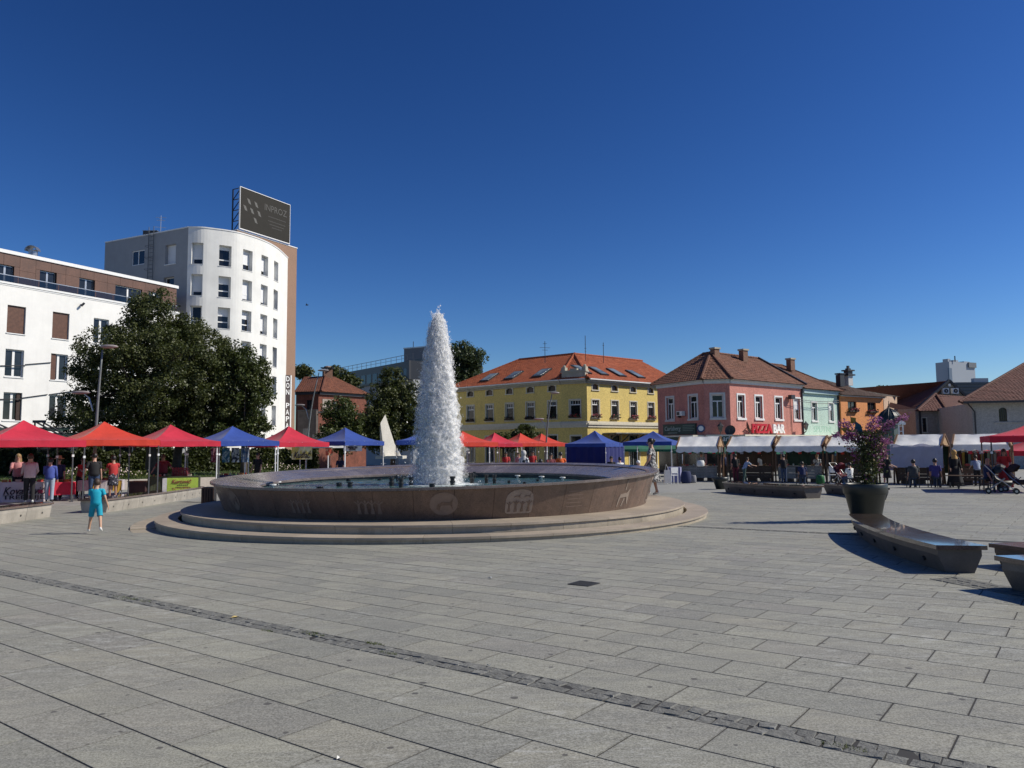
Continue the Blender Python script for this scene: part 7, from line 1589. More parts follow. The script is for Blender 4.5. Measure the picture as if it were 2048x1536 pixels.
    def cap(c,r,sc,z0,front,m,name='hair'):
        mb=MB(); n_,m_=16,9; rings=[]
        for j in range(m_+1):
            th=math.pi*j/m_; row=[]
            for i in range(n_):
                a=2*math.pi*i/n_; zz=math.cos(th); xx=math.sin(th)*math.cos(a); yy=math.sin(th)*math.sin(a)
                k1_=min(max((yy-front+.12)/.24,0),1)*min(max((z0+1.0-zz)/.25,0),1); k2_=min(max((z0-zz+.12)/.3,0),1); rr_=r*(1-.16*max(k1_,k2_))
                row.append((S*(c.x+rr_*sc[0]*xx),S*(c.y+rr_*sc[1]*yy),S*(c.z+rr_*sc[2]*zz)))
            rings.append(row)
        return mb.loft(rings,0,False).build(name,m,t,world=False,smooth=True)
    if hijab:
        cap(hc+V((0,-.01,.01)),hr*1.12,(1,1.08,1.2),-.9,.55,hijab,'headscarf'); rings=[[(S*(rx_*math.cos(q)),S*(P['neck'].y+ry_*math.sin(q)),S*zz) for q in [2*math.pi*k/14 for k in range(14)]] for rx_,ry_,zz in ((.17,.14,P['chest'].z+.04),(.15,.12,P['chest'].z+.12),(.09,.09,P['neck'].z+.05),(.1,.105,P['head0'].z))]
        MB().loft(rings,0,False).build('scarf_cape',hijab,t,world=False,smooth=True)
    elif hair: 
        cap(hc+V((0,-.012,.010)),hr*.985,(.93,1.06,1.12),-.62,.25,hair)
        if long_hair: 
            rings=[[(S*(w_*math.cos(q)),S*(hc.y-.045+.055*math.sin(q)),S*zz) for q in [2*math.pi*k/12 for k in range(12)]] for w_,zz in ((.085,hc.z+.03),(.11,hc.z-.08),(.12,hc.z-.2),(.08,hc.z-.32))]; MB().loft(rings,0,True).build('long_hair',hair,t,world=False,smooth=True)
        if bun: MB().ball(tuple((hc+V((0,-.11,.05)))*S),.055*S,10,7).build('hair_bun',hair,t,world=False,smooth=True)
    if hat:
        MB().lathe([(.001,.13),(.09,.12),(.105,.03),(.20,.0),(.205,-.01),(.10,.0)],tuple((hc+V((0,0,.05)))*S),18).build('hat',hat,t,world=False,smooth=True)
    if face:
        fc=hc+V((0,.085*hs,-.02)); mb=MB()
        mb.tube([(fc+V((0,.0,.025)))*S,(fc+V((0,.028,-.012)))*S,(fc+V((0,.008,-.022)))*S],[.008*S,.014*S,.012*S],6); 
        for sd in (-1,1): mb.ball(tuple((hc+V((sd*.092*hs,0,-.02)))*S),.026*S,6,5,sc=(.4,1,1.3))
        mb.build('nose_and_ears',skin,t,world=False,smooth=True)
        mb=MB(); 
        for sd in (-1,1): mb.ball(tuple((fc+V((sd*.033,-.004,.022)))*S),.011*S,8,5)
        mb.build('eyes',mat('eye_dark',(.02,.015,.012),.2,.1,9),t,world=False); MB().ball(tuple((fc+V((0,.0,-.05)))*S),.02*S,8,4,sc=(1.1,.5,.35)).build('mouth',mat('lips',(.32,.10,.09),.5,.1,9),t,world=False)
    return t,P,S
def pat(label,px,Y,head_py,yaw,top,bottom,**k):
    c=aty(px,900,Y); z=g(c[0],c[1]); h=aty(px,head_py,Y)[2]-z
    if k.get('pose')=='sit': k2=dict(k); h=h/ (1.32/1.75); 
    h=min(max(h,1.0),1.9); return person(label,c[0],c[1],z,h,R(yaw)-math.atan2(c[0],c[1]),top,bottom,**k)
TEAL=fab('teal_cotton',(.005,.33,.46)); TEAL2=fab('teal_shorts',(.008,.30,.42))
# the boy
b=ground(190,1067); hb=aty(190,959,b[1])[2]-b[2]
boy,PB,SB_=person('boy in turquoise T-shirt and shorts walking away across the paving towards the stalls',b[0],b[1],b[2]+.005,hb,R(20),TEAL,TEAL2,hair=HB,skin=mat('skin_boy',(.50,.30,.20),.55,.1,30),shoe=SHW,sleeve=.38,leg=.44,hipL=16,kneeL=4,hipR=-22,kneeR=14,armL=(30,8,50),armR=(-14,20,22),child=.5,loose=1.1,lean=3,spread=.12)
# woman in the floral dress on the fountain step
FLO=floral('floral_print',(.42,.41,.39),(.04,.04,.045),16,.48)
wx,wy=4.15,23.1; wz=.315
person('woman in a white and black floral dress with a white bag behind the basin rim',wx,wy,wz,aty(1303,877,wy)[2]-wz,R(72),FLO,FLO,hair=HK,skin=SK,shoe=SHW,sleeve=.3,leg=.2,skirt=(FLO,.42,.36),armR=(-4,7,10),armL=(8,5,25),hipL=8,hipR=-8,bun=True)
bag=thing('handbag','white shopping bag hanging from the hand of the woman in the floral dress','bag',(wx+.42,wy+.02,wz+.4)); MB().hexa([(wx+.36,wy-.05,wz+.36),(wx+.58,wy-.05,wz+.36),(wx+.58,wy+.07,wz+.36),(wx+.36,wy+.07,wz+.36),(wx+.38,wy-.03,wz+.74),(wx+.54,wy-.03,wz+.74),(wx+.54,wy+.05,wz+.74),(wx+.38,wy+.05,wz+.74)]).build('bag_body',WH,bag); MB().tube([(wx+.40,wy+.01,wz+.73),(wx+.43,wy+.01,wz+.92),(wx+.52,wy+.01,wz+.73)],.008,5).build('strap',WH,bag)
PINK=fab('pink_wear',(.50,.22,.22)); LPK=fab('pale_pink_shirt',(.55,.42,.42)); BLU=fab('royal_blue_shirt',(.05,.08,.32)); LJN=fab('pale_jeans',(.30,.36,.44)); RED=fab('red_wear',(.42,.03,.03)); ORG=fab('orange_wear',(.70,.12,.02)); DRD=fab('maroon_wear',(.14,.02,.03)); STR=floral('striped_black_white',(.7,.7,.7),(.03,.03,.03),9,.5); GRY=fab('grey_wear',(.25,.25,.27)); STRAW=mat('straw',(.50,.36,.20),.8,.3,30)
pat('woman in pink top with long hair serving behind the white counter',38,31.3,907,175,PINK,BLK,long_hair=True,hair=HBl,armL=(30,8,45),armR=(30,8,45),lean=6)
pat('man in pale pink shirt and black trousers seen from behind at the white counter',62,29.7,908,5,LPK,BLK,hair=HB,shoe=SHW,sleeve=.9,armL=(20,8,50),armR=(15,12,60),hipL=8,hipR=-8,girth=1.12)
pat('person in royal blue shirt and pale trousers standing at the left stall',102,30.1,916,-8,BLU,LJN,hair=HK,sleeve=.9,armL=(22,6,50),hipL=5,hipR=-4)
pat('person with round straw hat and navy top behind the left stall table',119,31.6,914,170,NV,BLK,hat=STRAW)
pat('vendor reaching over the red table under the orange tent',163,33.,914,-150,RED,BLK,armL=(60,10,15),armR=(50,12,20),skin=SK2,lean=18)
pat('woman in black T-shirt and jeans standing with her back to the camera',190,31.0,906,4,BLK,JN,hair=HK,sleeve=.4,armL=(-8,22,40),armR=(2,8,8),hipL=4,hipR=-3,girth=1.06)
pat('woman in red vest top and short dark patterned skirt under the orange tent',228,31.6,911,20,RED,BLK,hair=HK,skin=SK2,sleeve=.1,leg=.1,skirt=(floral('dark_print',(.02,.02,.03),(.4,.38,.42),12,.6),.56,.2),armL=(30,8,60))
pat('man in maroon T-shirt standing hands on hips behind the green banner table',327,37.4,909,180,DRD,BLK,armL=(0,35,20),armR=(0,35,20),girth=1.2,skin=SK2)
pat('dark dressed figure under the blue tent by the hanging cloths',516,41.5,906,150,BLK,BLK,hair=HK)
pat('person in blue shirt crouching under the blue tent left of the monument',683,46.5,909,160,NV,BLK,lean=25)
pat('woman with white headscarf and black and white dress by the red tents',1047,35.5,902,-25,STR,BLK,hijab=fab('pale_scarf',(.5,.49,.47)),skirt=(floral('bw_print',(.03,.03,.03),(.6,.6,.6),10,.55),.2,.36),sleeve=.9)
pat('seated person in black and white striped shirt in front of the red tents',1078,34.8,918,-30,STR,BLK,hair=HK,pose='sit',lean=14)
pat('woman in dark top with hand at her face beside the red tents',1101,35.6,906,200,DRD,BLK,hair=HK,armR=(40,10,100),skin=SK2)
pat('woman in long orange dress beside the closed navy tent',1121,36.5,904,5,ORG,ORG,hair=HK,sleeve=.2,skirt=(ORG,.2,.27),armL=(8,20,25),armR=(8,20,25))
pat('vendor in red beneath the third red tent',1012,49,904,180,RED,BLK,hair=HK,skin=SK2)
pat('vendor in pale top beneath the red tents',1037,51,905,170,PINK,BLK,hair=HB)
pat('woman in red behind the table under the last red tents',1065,52,902,185,RED,BLK,hair=HK,skin=SK2)
pat('person in black seated at a table right of the navy tent',1222,47,912,190,BLK,BLK,hair=HK,pose='sit')
pat('person in white shirt seated with back turned right of the navy tent',1241,46,914,30,WH,BLK,hair=HK,pose='sit',lean=10)
CAPW=fab('white_cap',(.8,.8,.78)); pat('seated person with a white cap peeping above the basin rim',1276,38,921,160,GRY,BLK,hair=CAPW,pose='sit')
pat('vendor in navy shirt behind the leftmost white stall',1448,45.2,905,190,NV,BLK,hair=HK,skin=SK2)
pat('young person in pale blue shirt leaning over the counter of the second stall',1487,40.5,913,-60,fab('pale_blue_wear',(.30,.36,.48)),fab('dark_green_trousers',(.05,.09,.08)),hair=HB,lean=28,armL=(40,8,30),armR=(50,8,30),hipL=14,hipR=-8)
pat('person in dark red trousers at the left end of the second stall',1470,41.5,908,10,BLK,DRD,hair=HK)
pat('vendor with red collar behind the third white stall',1597,42.3,906,185,BLK,BLK,hair=HK,skin=SK2)
pat('vendor in patterned white blouse behind the third white stall',1633,41.2,909,185,floral('blouse_print',(.6,.6,.6),(.1,.1,.1),14),BLK,hair=HBl)
pat('person in dark blue sitting with back to the camera at the third stall',1603,37.4,923,0,NV,JN,hair=HK,pose='sit',lean=12)
pat('woman in long black robe and ochre headscarf between the two right stalls',1907,32.6,901,200,BLK,BLK,hijab=fab('ochre_scarf',(.50,.30,.10)),skirt=(BLK,.08,.36),sleeve=.9,girth=1.1)
pat('person in grey shirt seated before the sheeted stall, left of the pair',1825,32.8,919,10,fab('dark_grey_wear',(.05,.055,.06)),JN,hair=HK,pose='sit',girth=1.15)
pat('person in purple blue shirt seated before the sheeted stall, right of the pair',1868,32.6,917,-10,fab('purple_wear',(.06,.05,.20)),JN,hair=HK,pose='sit')
pat('bald man in dark jacket seated near the right red tent',1972,29.5,915,-100,NV,BLK,hair=None,skin=mat('skin_ruddy',(.5,.22,.15),.5),pose='sit')
pat('woman in long red dress standing under the right red tent',2007,29.5,898,175,RED,RED,hair=HK,skin=SK2,skirt=(RED,.15,.3),long_hair=True,armL=(30,14,50),armR=(30,14,50))
for a_ in (
 ('vendor in grey shirt behind the counter of the leftmost stall',1402,44.8,905,178,GRY,BLK,HK,{}),
 ('woman in white blouse standing behind the second stall',1522,43.4,907,190,WH,BLK,HB,{}),
 ('dark dressed customer in front of the third white stall',1566,38.8,909,10,BLK,JN,HK,{}),
 ('seated person in white shirt just left of the flower pot',1698,34.6,925,40,WH,JN,HK,{'pose':'sit'}),
 ('vendor in green shirt behind the rightmost stall',1932,36.2,903,185,fab('green_wear',(.05,.13,.06)),BLK,HK,{}),
 ('customer in pale blue shirt bending at the rightmost stall',1952,33.,909,15,MATS['pale_blue_wear'],BLK,HB,{'lean':20}),
 ('woman in dark dress walking between the fourth and the sheeted stall',1772,35.5,907,-60,BLK,BLK,HK,{'skirt':(BLK,.4,.26)}),
 ('man in brown shirt behind the counter of the sheeted stall',1800,38.2,906,170,fab('brown_wear',(.16,.09,.05)),BLK,HK,{})):
    pat(a_[0],a_[1],a_[2],a_[3],a_[4],a_[5],a_[6],hair=a_[7],armL=(25,8,40),armR=(20,8,45),**a_[8])
# ================================================================ TABLES, BANNERS, GOODS
M_tt=mat('table_top',(.35,.34,.32),.6,.2,4); M_crt=mat('crate_wood',(.25,.13,.08),.8,.3,8)
def table(label,px0,px1,Y0,Y1,cl,h=.76,dep=.75,cov=True,drop=.72):
    a=aty(px0,950,Y0)[:2];b_=aty(px1,950,Y1)[:2]; d=b_-a; L=np.hypot(*d); d/=L; n=np.array([d[1],-d[0]]); m_=(a+b_)/2; z=g(*m_); t=thing('table',label,'table',(m_[0],m_[1],z)); W=lambda s,o,zz:(a[0]+d[0]*s-n[0]*o,a[1]+d[1]*s-n[1]*o,z+zz)
    mb=MB(); mb.hexa([W(0,0,h-.03),W(L,0,h-.03),W(L,dep,h-.03),W(0,dep,h-.03),W(0,0,h),W(L,0,h),W(L,dep,h),W(0,dep,h)]); mb.build('table_top',M_tt,t)
    for s in (.08,L-.08):
        for o in (.08,dep-.08): MB().bar(W(s,o,0),W(s,o,h-.03),.035).build('leg',M_metal,t)
    if cov:
        mb=MB(); k=int(L/.12)+2; V=[]
        for i in range(k+1):
            s=L*i/k; V+=[W(s,-.012,h+.006),W(s,-.03-.02*math.sin(i*1.7),h-drop)]
        mb.add(V,[(2*i+1,2*i+3,2*i+2,2*i) for i in range(k)]); mb.add([W(-.01,-.012,h+.006),W(L+.01,-.012,h+.006),W(L+.01,dep,h+.006),W(-.01,dep,h+.006)],[(0,1,2,3)])
        for s in (-.015,L+.015): mb.add([W(s,-.012,h+.006),W(s,dep,h+.006),W(s,dep,h-drop),W(s,-.012,h-drop)],[(0,1,2,3)])
        mb.build('tablecloth',cl,t)
    return t,W,L,z,n
ORDN=['first','second','third','fourth','fifth','sixth','seventh','eighth','ninth','tenth','eleventh','twelfth']; CN=['amber','red','cream','green','dark brown']
def goods(t,W,L,h,cols,n,kinds=('jar','box')):
    D=t['label']; D=' '.join(D.split()[:7])
    r_=random.Random(L)
    for i in range(n):
        s=.1+(L-.2)*(i+.5)/n+r_.uniform(-.03,.03); o=r_.uniform(.12,.5); c=W(s,o,h+.008); m_=cols[i%len(cols)]; kd=kinds[i%len(kinds)]
        if kd=='jar':
            q=thing('jar','%s jar, %s item from left on the %s'%(CN[i%5],ORDN[i%12],D),'jar',c,0,'jars and boxes on the market counters'); MB().lathe([(.001,0),(.04,0),(.042,.09),(.03,.105)],(0,0,0),8).build('glass_body',m_,q,world=False); MB().lathe([(.034,.105),(.034,.125),(.001,.126)],(0,0,0),8).build('lid',M_steel,q,world=False)
        else:
            q=thing('goods_box','%s box, %s item from left on the %s'%(CN[i%5],ORDN[i%12],D),'box',c,r_.uniform(-.3,.3),'jars and boxes on the market counters'); MB().box((0,0,.045),(.17,.12,.09)).build('box_body',m_,q,world=False); MB().box((0,0,.095),(.18,.13,.012)).build('lid',M_crt,q,world=False)
PAL=[mat('goods_amber',(.35,.15,.03),.4),mat('goods_red',(.35,.03,.02),.5),mat('goods_cream',(.6,.55,.4),.6),mat('goods_green',(.06,.15,.04),.6),mat('goods_dark',(.05,.03,.02),.5)]
for k_,(nm_) in enumerate(('counter of the leftmost white stall','counter of the second white stall','counter of the third white stall','counter of the fourth white stall','counter of the sheeted white stall','counter of the rightmost white stall')):
    Pn_,L_s,ze_s,zt_s=ST[k_]; goods({'label':nm_},lambda s,o,zz,Pn_=Pn_,zt_s=zt_s:Pn_(s,o,zt_s+.015+zz-.76),L_s,.76,PAL,7)
C_lil=cloth('lilac_white_banner',(.60,.55,.58),.15,.5); M_ink=mat('banner_ink',(.03,.015,.03),.6); M_ink2=mat('banner_maroon',(.30,.02,.06),.6)
t,W,L,z,n=table('counter with long white printed cloth at the left edge under the crimson tent',-70,88,29.9,30.3,C_lil,h=.78,drop=.76); goods(t,W,L,.78,PAL,12)
C_=W(L*.64,-.06,.44); put_text('Kovačević',.42,W(L*.76,-.055,.44),n,M_ink,t,shear=.35,width=1.55,bold=.004); put_text('TREBINJE',.22,W(L*.76,-.055,.2),n,M_ink,t,width=1.5,bold=.002); 
C0=Vector(W(L*.97,-.06,.42)); MB().ball(tuple(C0),.11,10,6,sc=(1,.15,.8)).build('printed_fruit',M_ink2,t)
C_wr=cloth('pale_cloth',(.55,.50,.52),.15)
t,W,L,z,n=table('red covered table with hanging cloths under the left tents',96,152,30.6,31.2,C_red,h=.74,drop=.5); goods(t,W,L,.74,PAL,7)
t,W,L,z,n=table('table with pale and yellow cloths under the orange tent',156,243,32.0,32.5,C_wr,h=.76,drop=.42); goods(t,W,L,.76,PAL,9)
for s,w,m_,lab in ((.55,.22,mat('mustard_cloth',(.42,.25,.03),.8),'mustard yellow cloth hanging from the table under the orange tent, left'),(1.32,.34,MATS['mustard_cloth'],'wide mustard yellow cloth hanging from the table beside the woman in red')):
    q=thing('hanging_cloth',lab,'cloth',W(s,-.05,.7)); mb=MB(); V=[]
    for i in range(7): V+=[W(s+w*i/6,-.06-.015*math.sin(i*2),.74),W(s+w*i/6+.02*math.sin(i),-.07-.02*math.cos(i*2),.28+.06*math.sin(i*1.5))]
    mb.add(V,[(2*i+1,2*i+3,2*i+2,2*i) for i in range(6)]); mb.build('fabric',m_,q); MB().bar(W(s,-.06,.745),W(s+w,-.06,.745),.012).build('hem',M_crt,q)
C_lime=cloth('lime_banner',(.50,.68,.10),.1,.5)
t,W,L,z,n=table('stall table with dark boards and a lime green and white banner',296,397,35.6,36.2,mat('dark_olive_cloth',(.05,.06,.03),.8),h=.80,drop=.78); goods(t,W,L,.8,PAL,9)
bn=thing('banner','lime green banner with a white left edge on the front of the boarded table','banner',W(L*.3,-.06,.4)); 
mb=MB(); mb.hexa([W(L*.29,-.05,.05),W(L*.38,-.05,.05),W(L*.38,-.04,.05),W(L*.29,-.04,.05),W(L*.29,-.05,.74),W(L*.38,-.05,.74),W(L*.38,-.04,.74),W(L*.29,-.04,.74)]); mb.build('white_strip',WH,bn); mb=MB(); mb.hexa([W(L*.38,-.052,.05),W(L*1.0,-.052,.05),W(L*1.0,-.04,.05),W(L*.38,-.04,.05),W(L*.38,-.052,.74),W(L*1.0,-.052,.74),W(L*1.0,-.04,.74),W(L*.38,-.04,.74)]); mb.build('green_field',C_lime,bn)
put_text('Kurtović',.26,W(L*.66,-.062,.56),n,M_ink2,bn,shear=.4,width=.85); 
for k,w in ((.38,.42),(.29,.55),(.20,.55),(.11,.95)):
    mb=MB(); s=L*.68-w/2
    while s<L*.68+w/2: l=random.uniform(.03,.07); mb.add([W(s,-.06,k),W(s+l,-.06,k),W(s+l,-.06,k+.035),W(s,-.06,k+.035)],[(0,1,2,3)]); s+=l+.02
    mb.build('small_print',M_ink,bn)
M_egg=mat('stack_maroon',(.16,.03,.04),.7,.3,9); c=W(L*.62,.4,.81); q=thing('stacked_trays','stack of dark red trays on the banner table','trays',c)
for k in range(5):
    MB().box((c[0],c[1],c[2]+.03+k*.075),(.75-.02*k,.3,.05)).build('tray',M_egg,q)
    for j in range(6): MB().ball((c[0]-.3+j*.12,c[1]-.1,c[2]+.07+k*.075),.04,6,4).build('fruit',PAL[1],q)
c=W(-.35,.3,0); q=thing('goods_crate','dark brown crate cube standing left of the banner table','crate',c)
MB().box((c[0],c[1]-.1,c[2]+.3),(.8,.6,.6)).build('crate_body',mat('maroon_crate',(.045,.018,.018),.7,.3,6),q); MB().box((c[0],c[1]-.1,c[2]+.61),(.84,.64,.03)).build('lid',M_crt,q)
# hanging patterned cloths inside the blue tent
for k,(px,m_,lab) in enumerate(((430,floral('cloth_red_print',(.20,.02,.04),(.45,.2,.2),6),'dark red patterned cloth hanging in the blue tent'),(452,floral('cloth_teal_print',(.02,.12,.18),(.35,.45,.45),6),'teal patterned cloth hanging in the blue tent'),(471,floral('cloth_white_print',(.45,.5,.5),(.03,.04,.06),5),'white cloth with black shapes hanging in the blue tent'),(490,floral('cloth_blue_print',(.03,.10,.22),(.25,.3,.35),6),'deep blue patterned cloth hanging in the blue tent'))):
    a=aty(px-8,896,40.6);b_=aty(px+8,896,40.6); q=thing('hanging_cloth',lab,'cloth',tuple(a)); mb=MB(); V=[]
    for i in range(7): u=i/6; V+=[(a[0]+(b_[0]-a[0])*u,a[1]+.03*math.sin(i*2),a[2]),(a[0]+(b_[0]-a[0])*u,a[1]+.04*math.sin(i*2+1),a[2]-.75)]
    mb.add(V,[(2*i+1,2*i+3,2*i+2,2*i) for i in range(6)]); mb.build('fabric',m_,q); MB().bar(a,b_,.02).build('rod',M_metal,q)
t,W,L,z,n=table('low table of craft goods under the first blue tent',434,500,39.3,39.8,NV,h=.74,drop=.6); goods(t,W,L,.74,PAL,7)
def banner(label,px0,px1,py0,py1,Y,cl,txts):
    a=aty(px0,py1,Y);b_=aty(px1,py1,Y);zt=aty(px0,py0,Y)[2]; q=thing('banner',label,'banner',tuple(a)); mb=MB(); V=[]
    for i in range(9): u=i/8; V+=[(a[0]+(b_[0]-a[0])*u,a[1]+.02*math.sin(i),zt),(a[0]+(b_[0]-a[0])*u,a[1]+.02*math.cos(i),a[2])]
    mb.add(V,[(2*i+1,2*i+3,2*i+2,2*i) for i in range(8)]); mb.build('banner_cloth',cl,q); MB().bar((a[0],a[1],zt),(b_[0],b_[1],zt),.03).build('pole',M_metal,q)
    for (tx,sz,u,v,w,m_,sh) in txts: put_text(tx,sz,(a[0]+(b_[0]-a[0])*u,a[1]-.05,a[2]+(zt-a[2])*v),(0,-1),m_,q,width=w*(b_[0]-a[0]),shear=sh,bold=.006)
banner('yellow banner with flowing black handwriting under the crimson tent',583,624,894,919,41.2,floral('yellow_print',(.62,.48,.12),(.72,.62,.35),2.2,.5),[('Kudlać',.5,.5,.32,.85,M_ink,.4)])
banner('small orange and cream flower banner right of the yellow banner',651,665,895,911,41.4,floral('flower_print',(.70,.50,.25),(.55,.10,.05),3.,.5),[])
banner('white banner with two lines of small print under the second blue tent',687,724,892,902.5,43.6,WH,[('MEDENI TRG',.16,.5,.70,.5,M_ink,0),('KUTAK',.16,.5,.3,.35,M_ink,0)])
for label,px0,px1,Y0,Y1,cl in (('table under the crimson tent with the yellow banner',560,612,42.2,42.6,DRD),('table under the blue tent beside the monument',664,712,44.6,45.2,NV),('red table under the orange-red tent right of the jet',935,968,46,46.6,C_red),('red table under the second red tent',978,1012,48.5,49.2,C_red),('red table under the third red tent',1024,1060,51,51.6,C_red),('red table under the last red tent',1070,1105,53.2,53.8,C_red)):
    t,W,L,z,n=table(label,px0,px1,Y0,Y1,cl,h=.78,drop=.6); goods(t,W,L,.78,PAL,5)
# white cafe table, stools, deck chair
def chair(label,px,Y,yaw,m_,group='chairs by the market stalls',h=.45):
    c=aty(px,950,Y); z=g(c[0],c[1]); t=thing('chair',label,'chair',(c[0],c[1],z),R(yaw),group)
    MB().box((0,0,h),(.42,.42,.035)).build('seat',m_,t,world=False); MB().box((0,-.2,h+.25),(.42,.03,.3)).build('backrest',m_,t,world=False)
    for sx in (-.19,.19):
        for sy in (-.19,.19): MB().box((sx,sy,h/2),(.03,.03,h)).build('leg',m_,t,world=False)
        MB().box((sx,-.2,h+.1),(.03,.03,.25)).build('back_post',m_,t,world=False)
    return t
for lab,px,Y,yaw,m_ in (('white chair behind the basin rim near the seated striped person',1060,34.6,20,M_white),('white chair of the person in black right of the navy tent',1223,47.2,10,M_white),('white chair of the person in the white shirt',1241,45.9,190,M_white),('dark chair of the person in blue at the third stall',1603,37.5,180,M_steel),('white folding chair left of the flower pot',1668,37.0,160,M_white),('dark chair of the left seated person before the sheeted stall',1825,32.9,170,M_steel),('dark chair of the right seated person before the sheeted stall',1868,32.7,170,M_steel),('dark chair of the bald man at the right',1973,29.5,80,M_steel),('white chair at the front of the leftmost stall',1345,40,20,M_white)): chair(lab,px,Y,yaw,m_)
t,W,L,z,n=table('table with long lilac cloth left of the leftmost white stall',1335,1360,41.6,41.4,cloth('lilac_cloth',(.30,.30,.50),.1),h=.82,drop=.8)
for lab,px,Y,m_,w,h in (('dark blue rounded bag standing before the leftmost stall',1372,40.6,NV,.55,.62),('green plastic crate under the third stall',1640,37.6,mat('green_plastic',(.01,.13,.04),.5),.42,.42),('grey bucket under the leftmost stall',1386,41,GRY,.35,.4),('pale box on the counter of the leftmost stall',1402,41.5,WH,.4,.32)):
    c=aty(px,950,Y); z=g(c[0],c[1])+(.85 if 'counter' in lab else 0); q=thing('bag' if 'bag' in lab else ('bucket' if 'bucket' in lab else 'crate'),lab,'bag' if 'bag' in lab else ('bucket' if 'bucket' in lab else 'crate'),(c[0],c[1],z))
    rings=[[(w/2*r_*math.cos(a),w/2.6*r_*math.sin(a),h*zz) for a in [2*math.pi*k/12 for k in range(12)]] for r_,zz in ((.8,0),(1,.15),(1,.7),(.85,.95),(.8,1))]; MB().loft(rings,0,True).build('body',m_,q,world=False,smooth=True); MB().tube([(-w*.3,0,h),(-w*.15,0,h+.12),(w*.15,0,h+.12),(w*.3,0,h)],.015,6).build('handle',M_steel,q,world=False)
# clothes rail of the rightmost stall
q=thing('clothes_rail','row of hanging garments inside the rightmost white stall','clothes rail',tuple(aty(1945,905,35.2))); a=aty(1905,903,35.6);b_=aty(2000,903,34.6); MB().bar(a,b_,.03).build('rail',M_metal,q)
for k in range(15):
    u=(k+.5)/15; p=a+(b_-a)*u; m_=[fab('gar_brown',(.16,.07,.03)),fab('gar_sage',(.16,.22,.17)),fab('gar_black',(.01,.01,.01)),fab('gar_mustard',(.4,.26,.05)),fab('gar_maroon',(.15,.02,.03)),fab('gar_grey',(.2,.2,.2))][(k*5)%6]
    rings=[[(p[0]+w*math.cos(t_),p[1]+.5*w*math.sin(t_),p[2]-zz) for t_ in [2*math.pi*i/8 for i in range(8)]] for w,zz in ((.02,.02),(.08,.08),(.085,.4),(.10,.95))]; MB().loft(rings,0,True).build('garment',m_,q)
# bench tables (beer table set) at the right and pushchair
q=thing('beer_bench','long folding bench in shade beside the right red tent','bench',tuple(aty(1935,975,31))); a=aty(1912,966,31.5);b_=aty(1990,968,30.2)
for dz,w,dy in ((0,.25,0),(.28,.5,.6)): MB().bar(a+np.array([0,dy,dz]),b_+np.array([0,dy,dz]),w,.035).build('plank',M_woodd,q)
for p in (a,b_): 
    for dy in (0,.6): z=g(p[0],p[1]); MB().bar(p+np.array([.1,dy,0]),(p[0]+.1,p[1]+dy,z),.05).build('leg',M_steel,q)
def stroller(label,px,Y,yaw,m_):
    c=aty(px,960,Y); z=g(c[0],c[1]); t=thing('pushchair',label,'pushchair',(c[0],c[1],z),R(yaw)); 
    for sx in (-.24,.24):
        MB().tube([(sx,-.42,.1),(sx,.1,.55),(sx,.5,1.02)],.016,6).build('frame_tube',M_metal,t,world=False); MB().tube([(sx,.42,.1),(sx,-.1,.55)],.016,6).build('frame_tube',M_metal,t,world=False)
        for sy in (-.42,.42): 
            w=MB().tube([(sx-.02,sy,.1),(sx+.02,sy,.1)],.1,14).build('wheel',SHB,t,world=False); MB().tube([(sx-.025,sy,.1),(sx+.025,sy,.1)],.045,10).build('hub',M_metal,w,world=False)
    MB().tube([(-.24,.5,1.02),(.24,.5,1.02)],.018,6).build('handle',SHB,t,world=False)
    rings=[[(.22*math.cos(a),y_+.04,z_+.1*math.sin(a)) for a in [2*math.pi*k/10 for k in range(10)]] for y_,z_ in ((-.35,.38),(-.1,.36),(.12,.5),(.25,.8))]; MB().loft(rings,0,True).build('seat_bag',m_,t,world=False,smooth=True)
    hood=[[(.24*math.cos(a),.02+.3*math.cos(b_)*math.sin(a)*.9,.75+.3*math.sin(b_)*abs(math.sin(a))) for a in [math.pi*k/8 for k in range(9)]] for b_ in [R(q_) for q_ in (-10,25,60,95,130)]]; MB().loft(hood,0,False,False).build('hood',m_,t,world=False)
stroller('black pushchair with folded hood at the right edge under the red tent',2003,27.6,60,SHB)
stroller('dark pushchair behind the first one at the right edge',2032,28.3,40,fab('dark_brown_wear',(.04,.02,.02)))
stroller('dark red pushchair or trolley beside the white folding chair',1684,36.3,30,DRD)
# ================================================================ FLOWER POT AND BOUGAINVILLEA
pc=ground(1733,1022); _h=aty(1733,963,pc[1]); 
Yp_=17.6; pc=aty(1731,1000,Yp_); px_,py_=pc[0],pc[1]; pz=g(px_,py_); rt=(1774.5-1690)/2/F*Yp_*.955; ht=aty(1731,967,Yp_)[2]-pz
PT=thing('flower_pot','huge dark plastic flower pot with a tall rim behind the long granite bench','flower pot',(px_,py_,pz)); M_pot=mat('pot_plastic',(.016,.022,.022),.42,.2,2)
MB().lathe([(.001,.0),(rt*.62,.0),(rt*.66,.02),(rt*.93,ht*.72),(rt*1.0,ht*.73),(rt*1.03,ht*.985),(rt*1.01,ht),(rt*.96,ht),(rt*.94,ht*.9)],(px_,py_,pz),48).build('pot_body',M_pot,PT,smooth=False)
for p in PT.children: p.data.polygons.foreach_set('use_smooth',[True]*len(p.data.polygons))
MB().lathe([(.001,ht*.93),(rt*.95,ht*.93)],(px_,py_,pz),24).build('soil',mat('soil',(.03,.022,.015),.95,.4,20,bmp=.8),PT)
M_bou=leaf_mat('bougainvillea_bracts',(.22,.03,.17),(.50,.15,.42),None,.35); M_bl=leaf_mat('bougainvillea_leaves',(.03,.045,.015),(.08,.095,.035),(.3,.2,.08),.2)
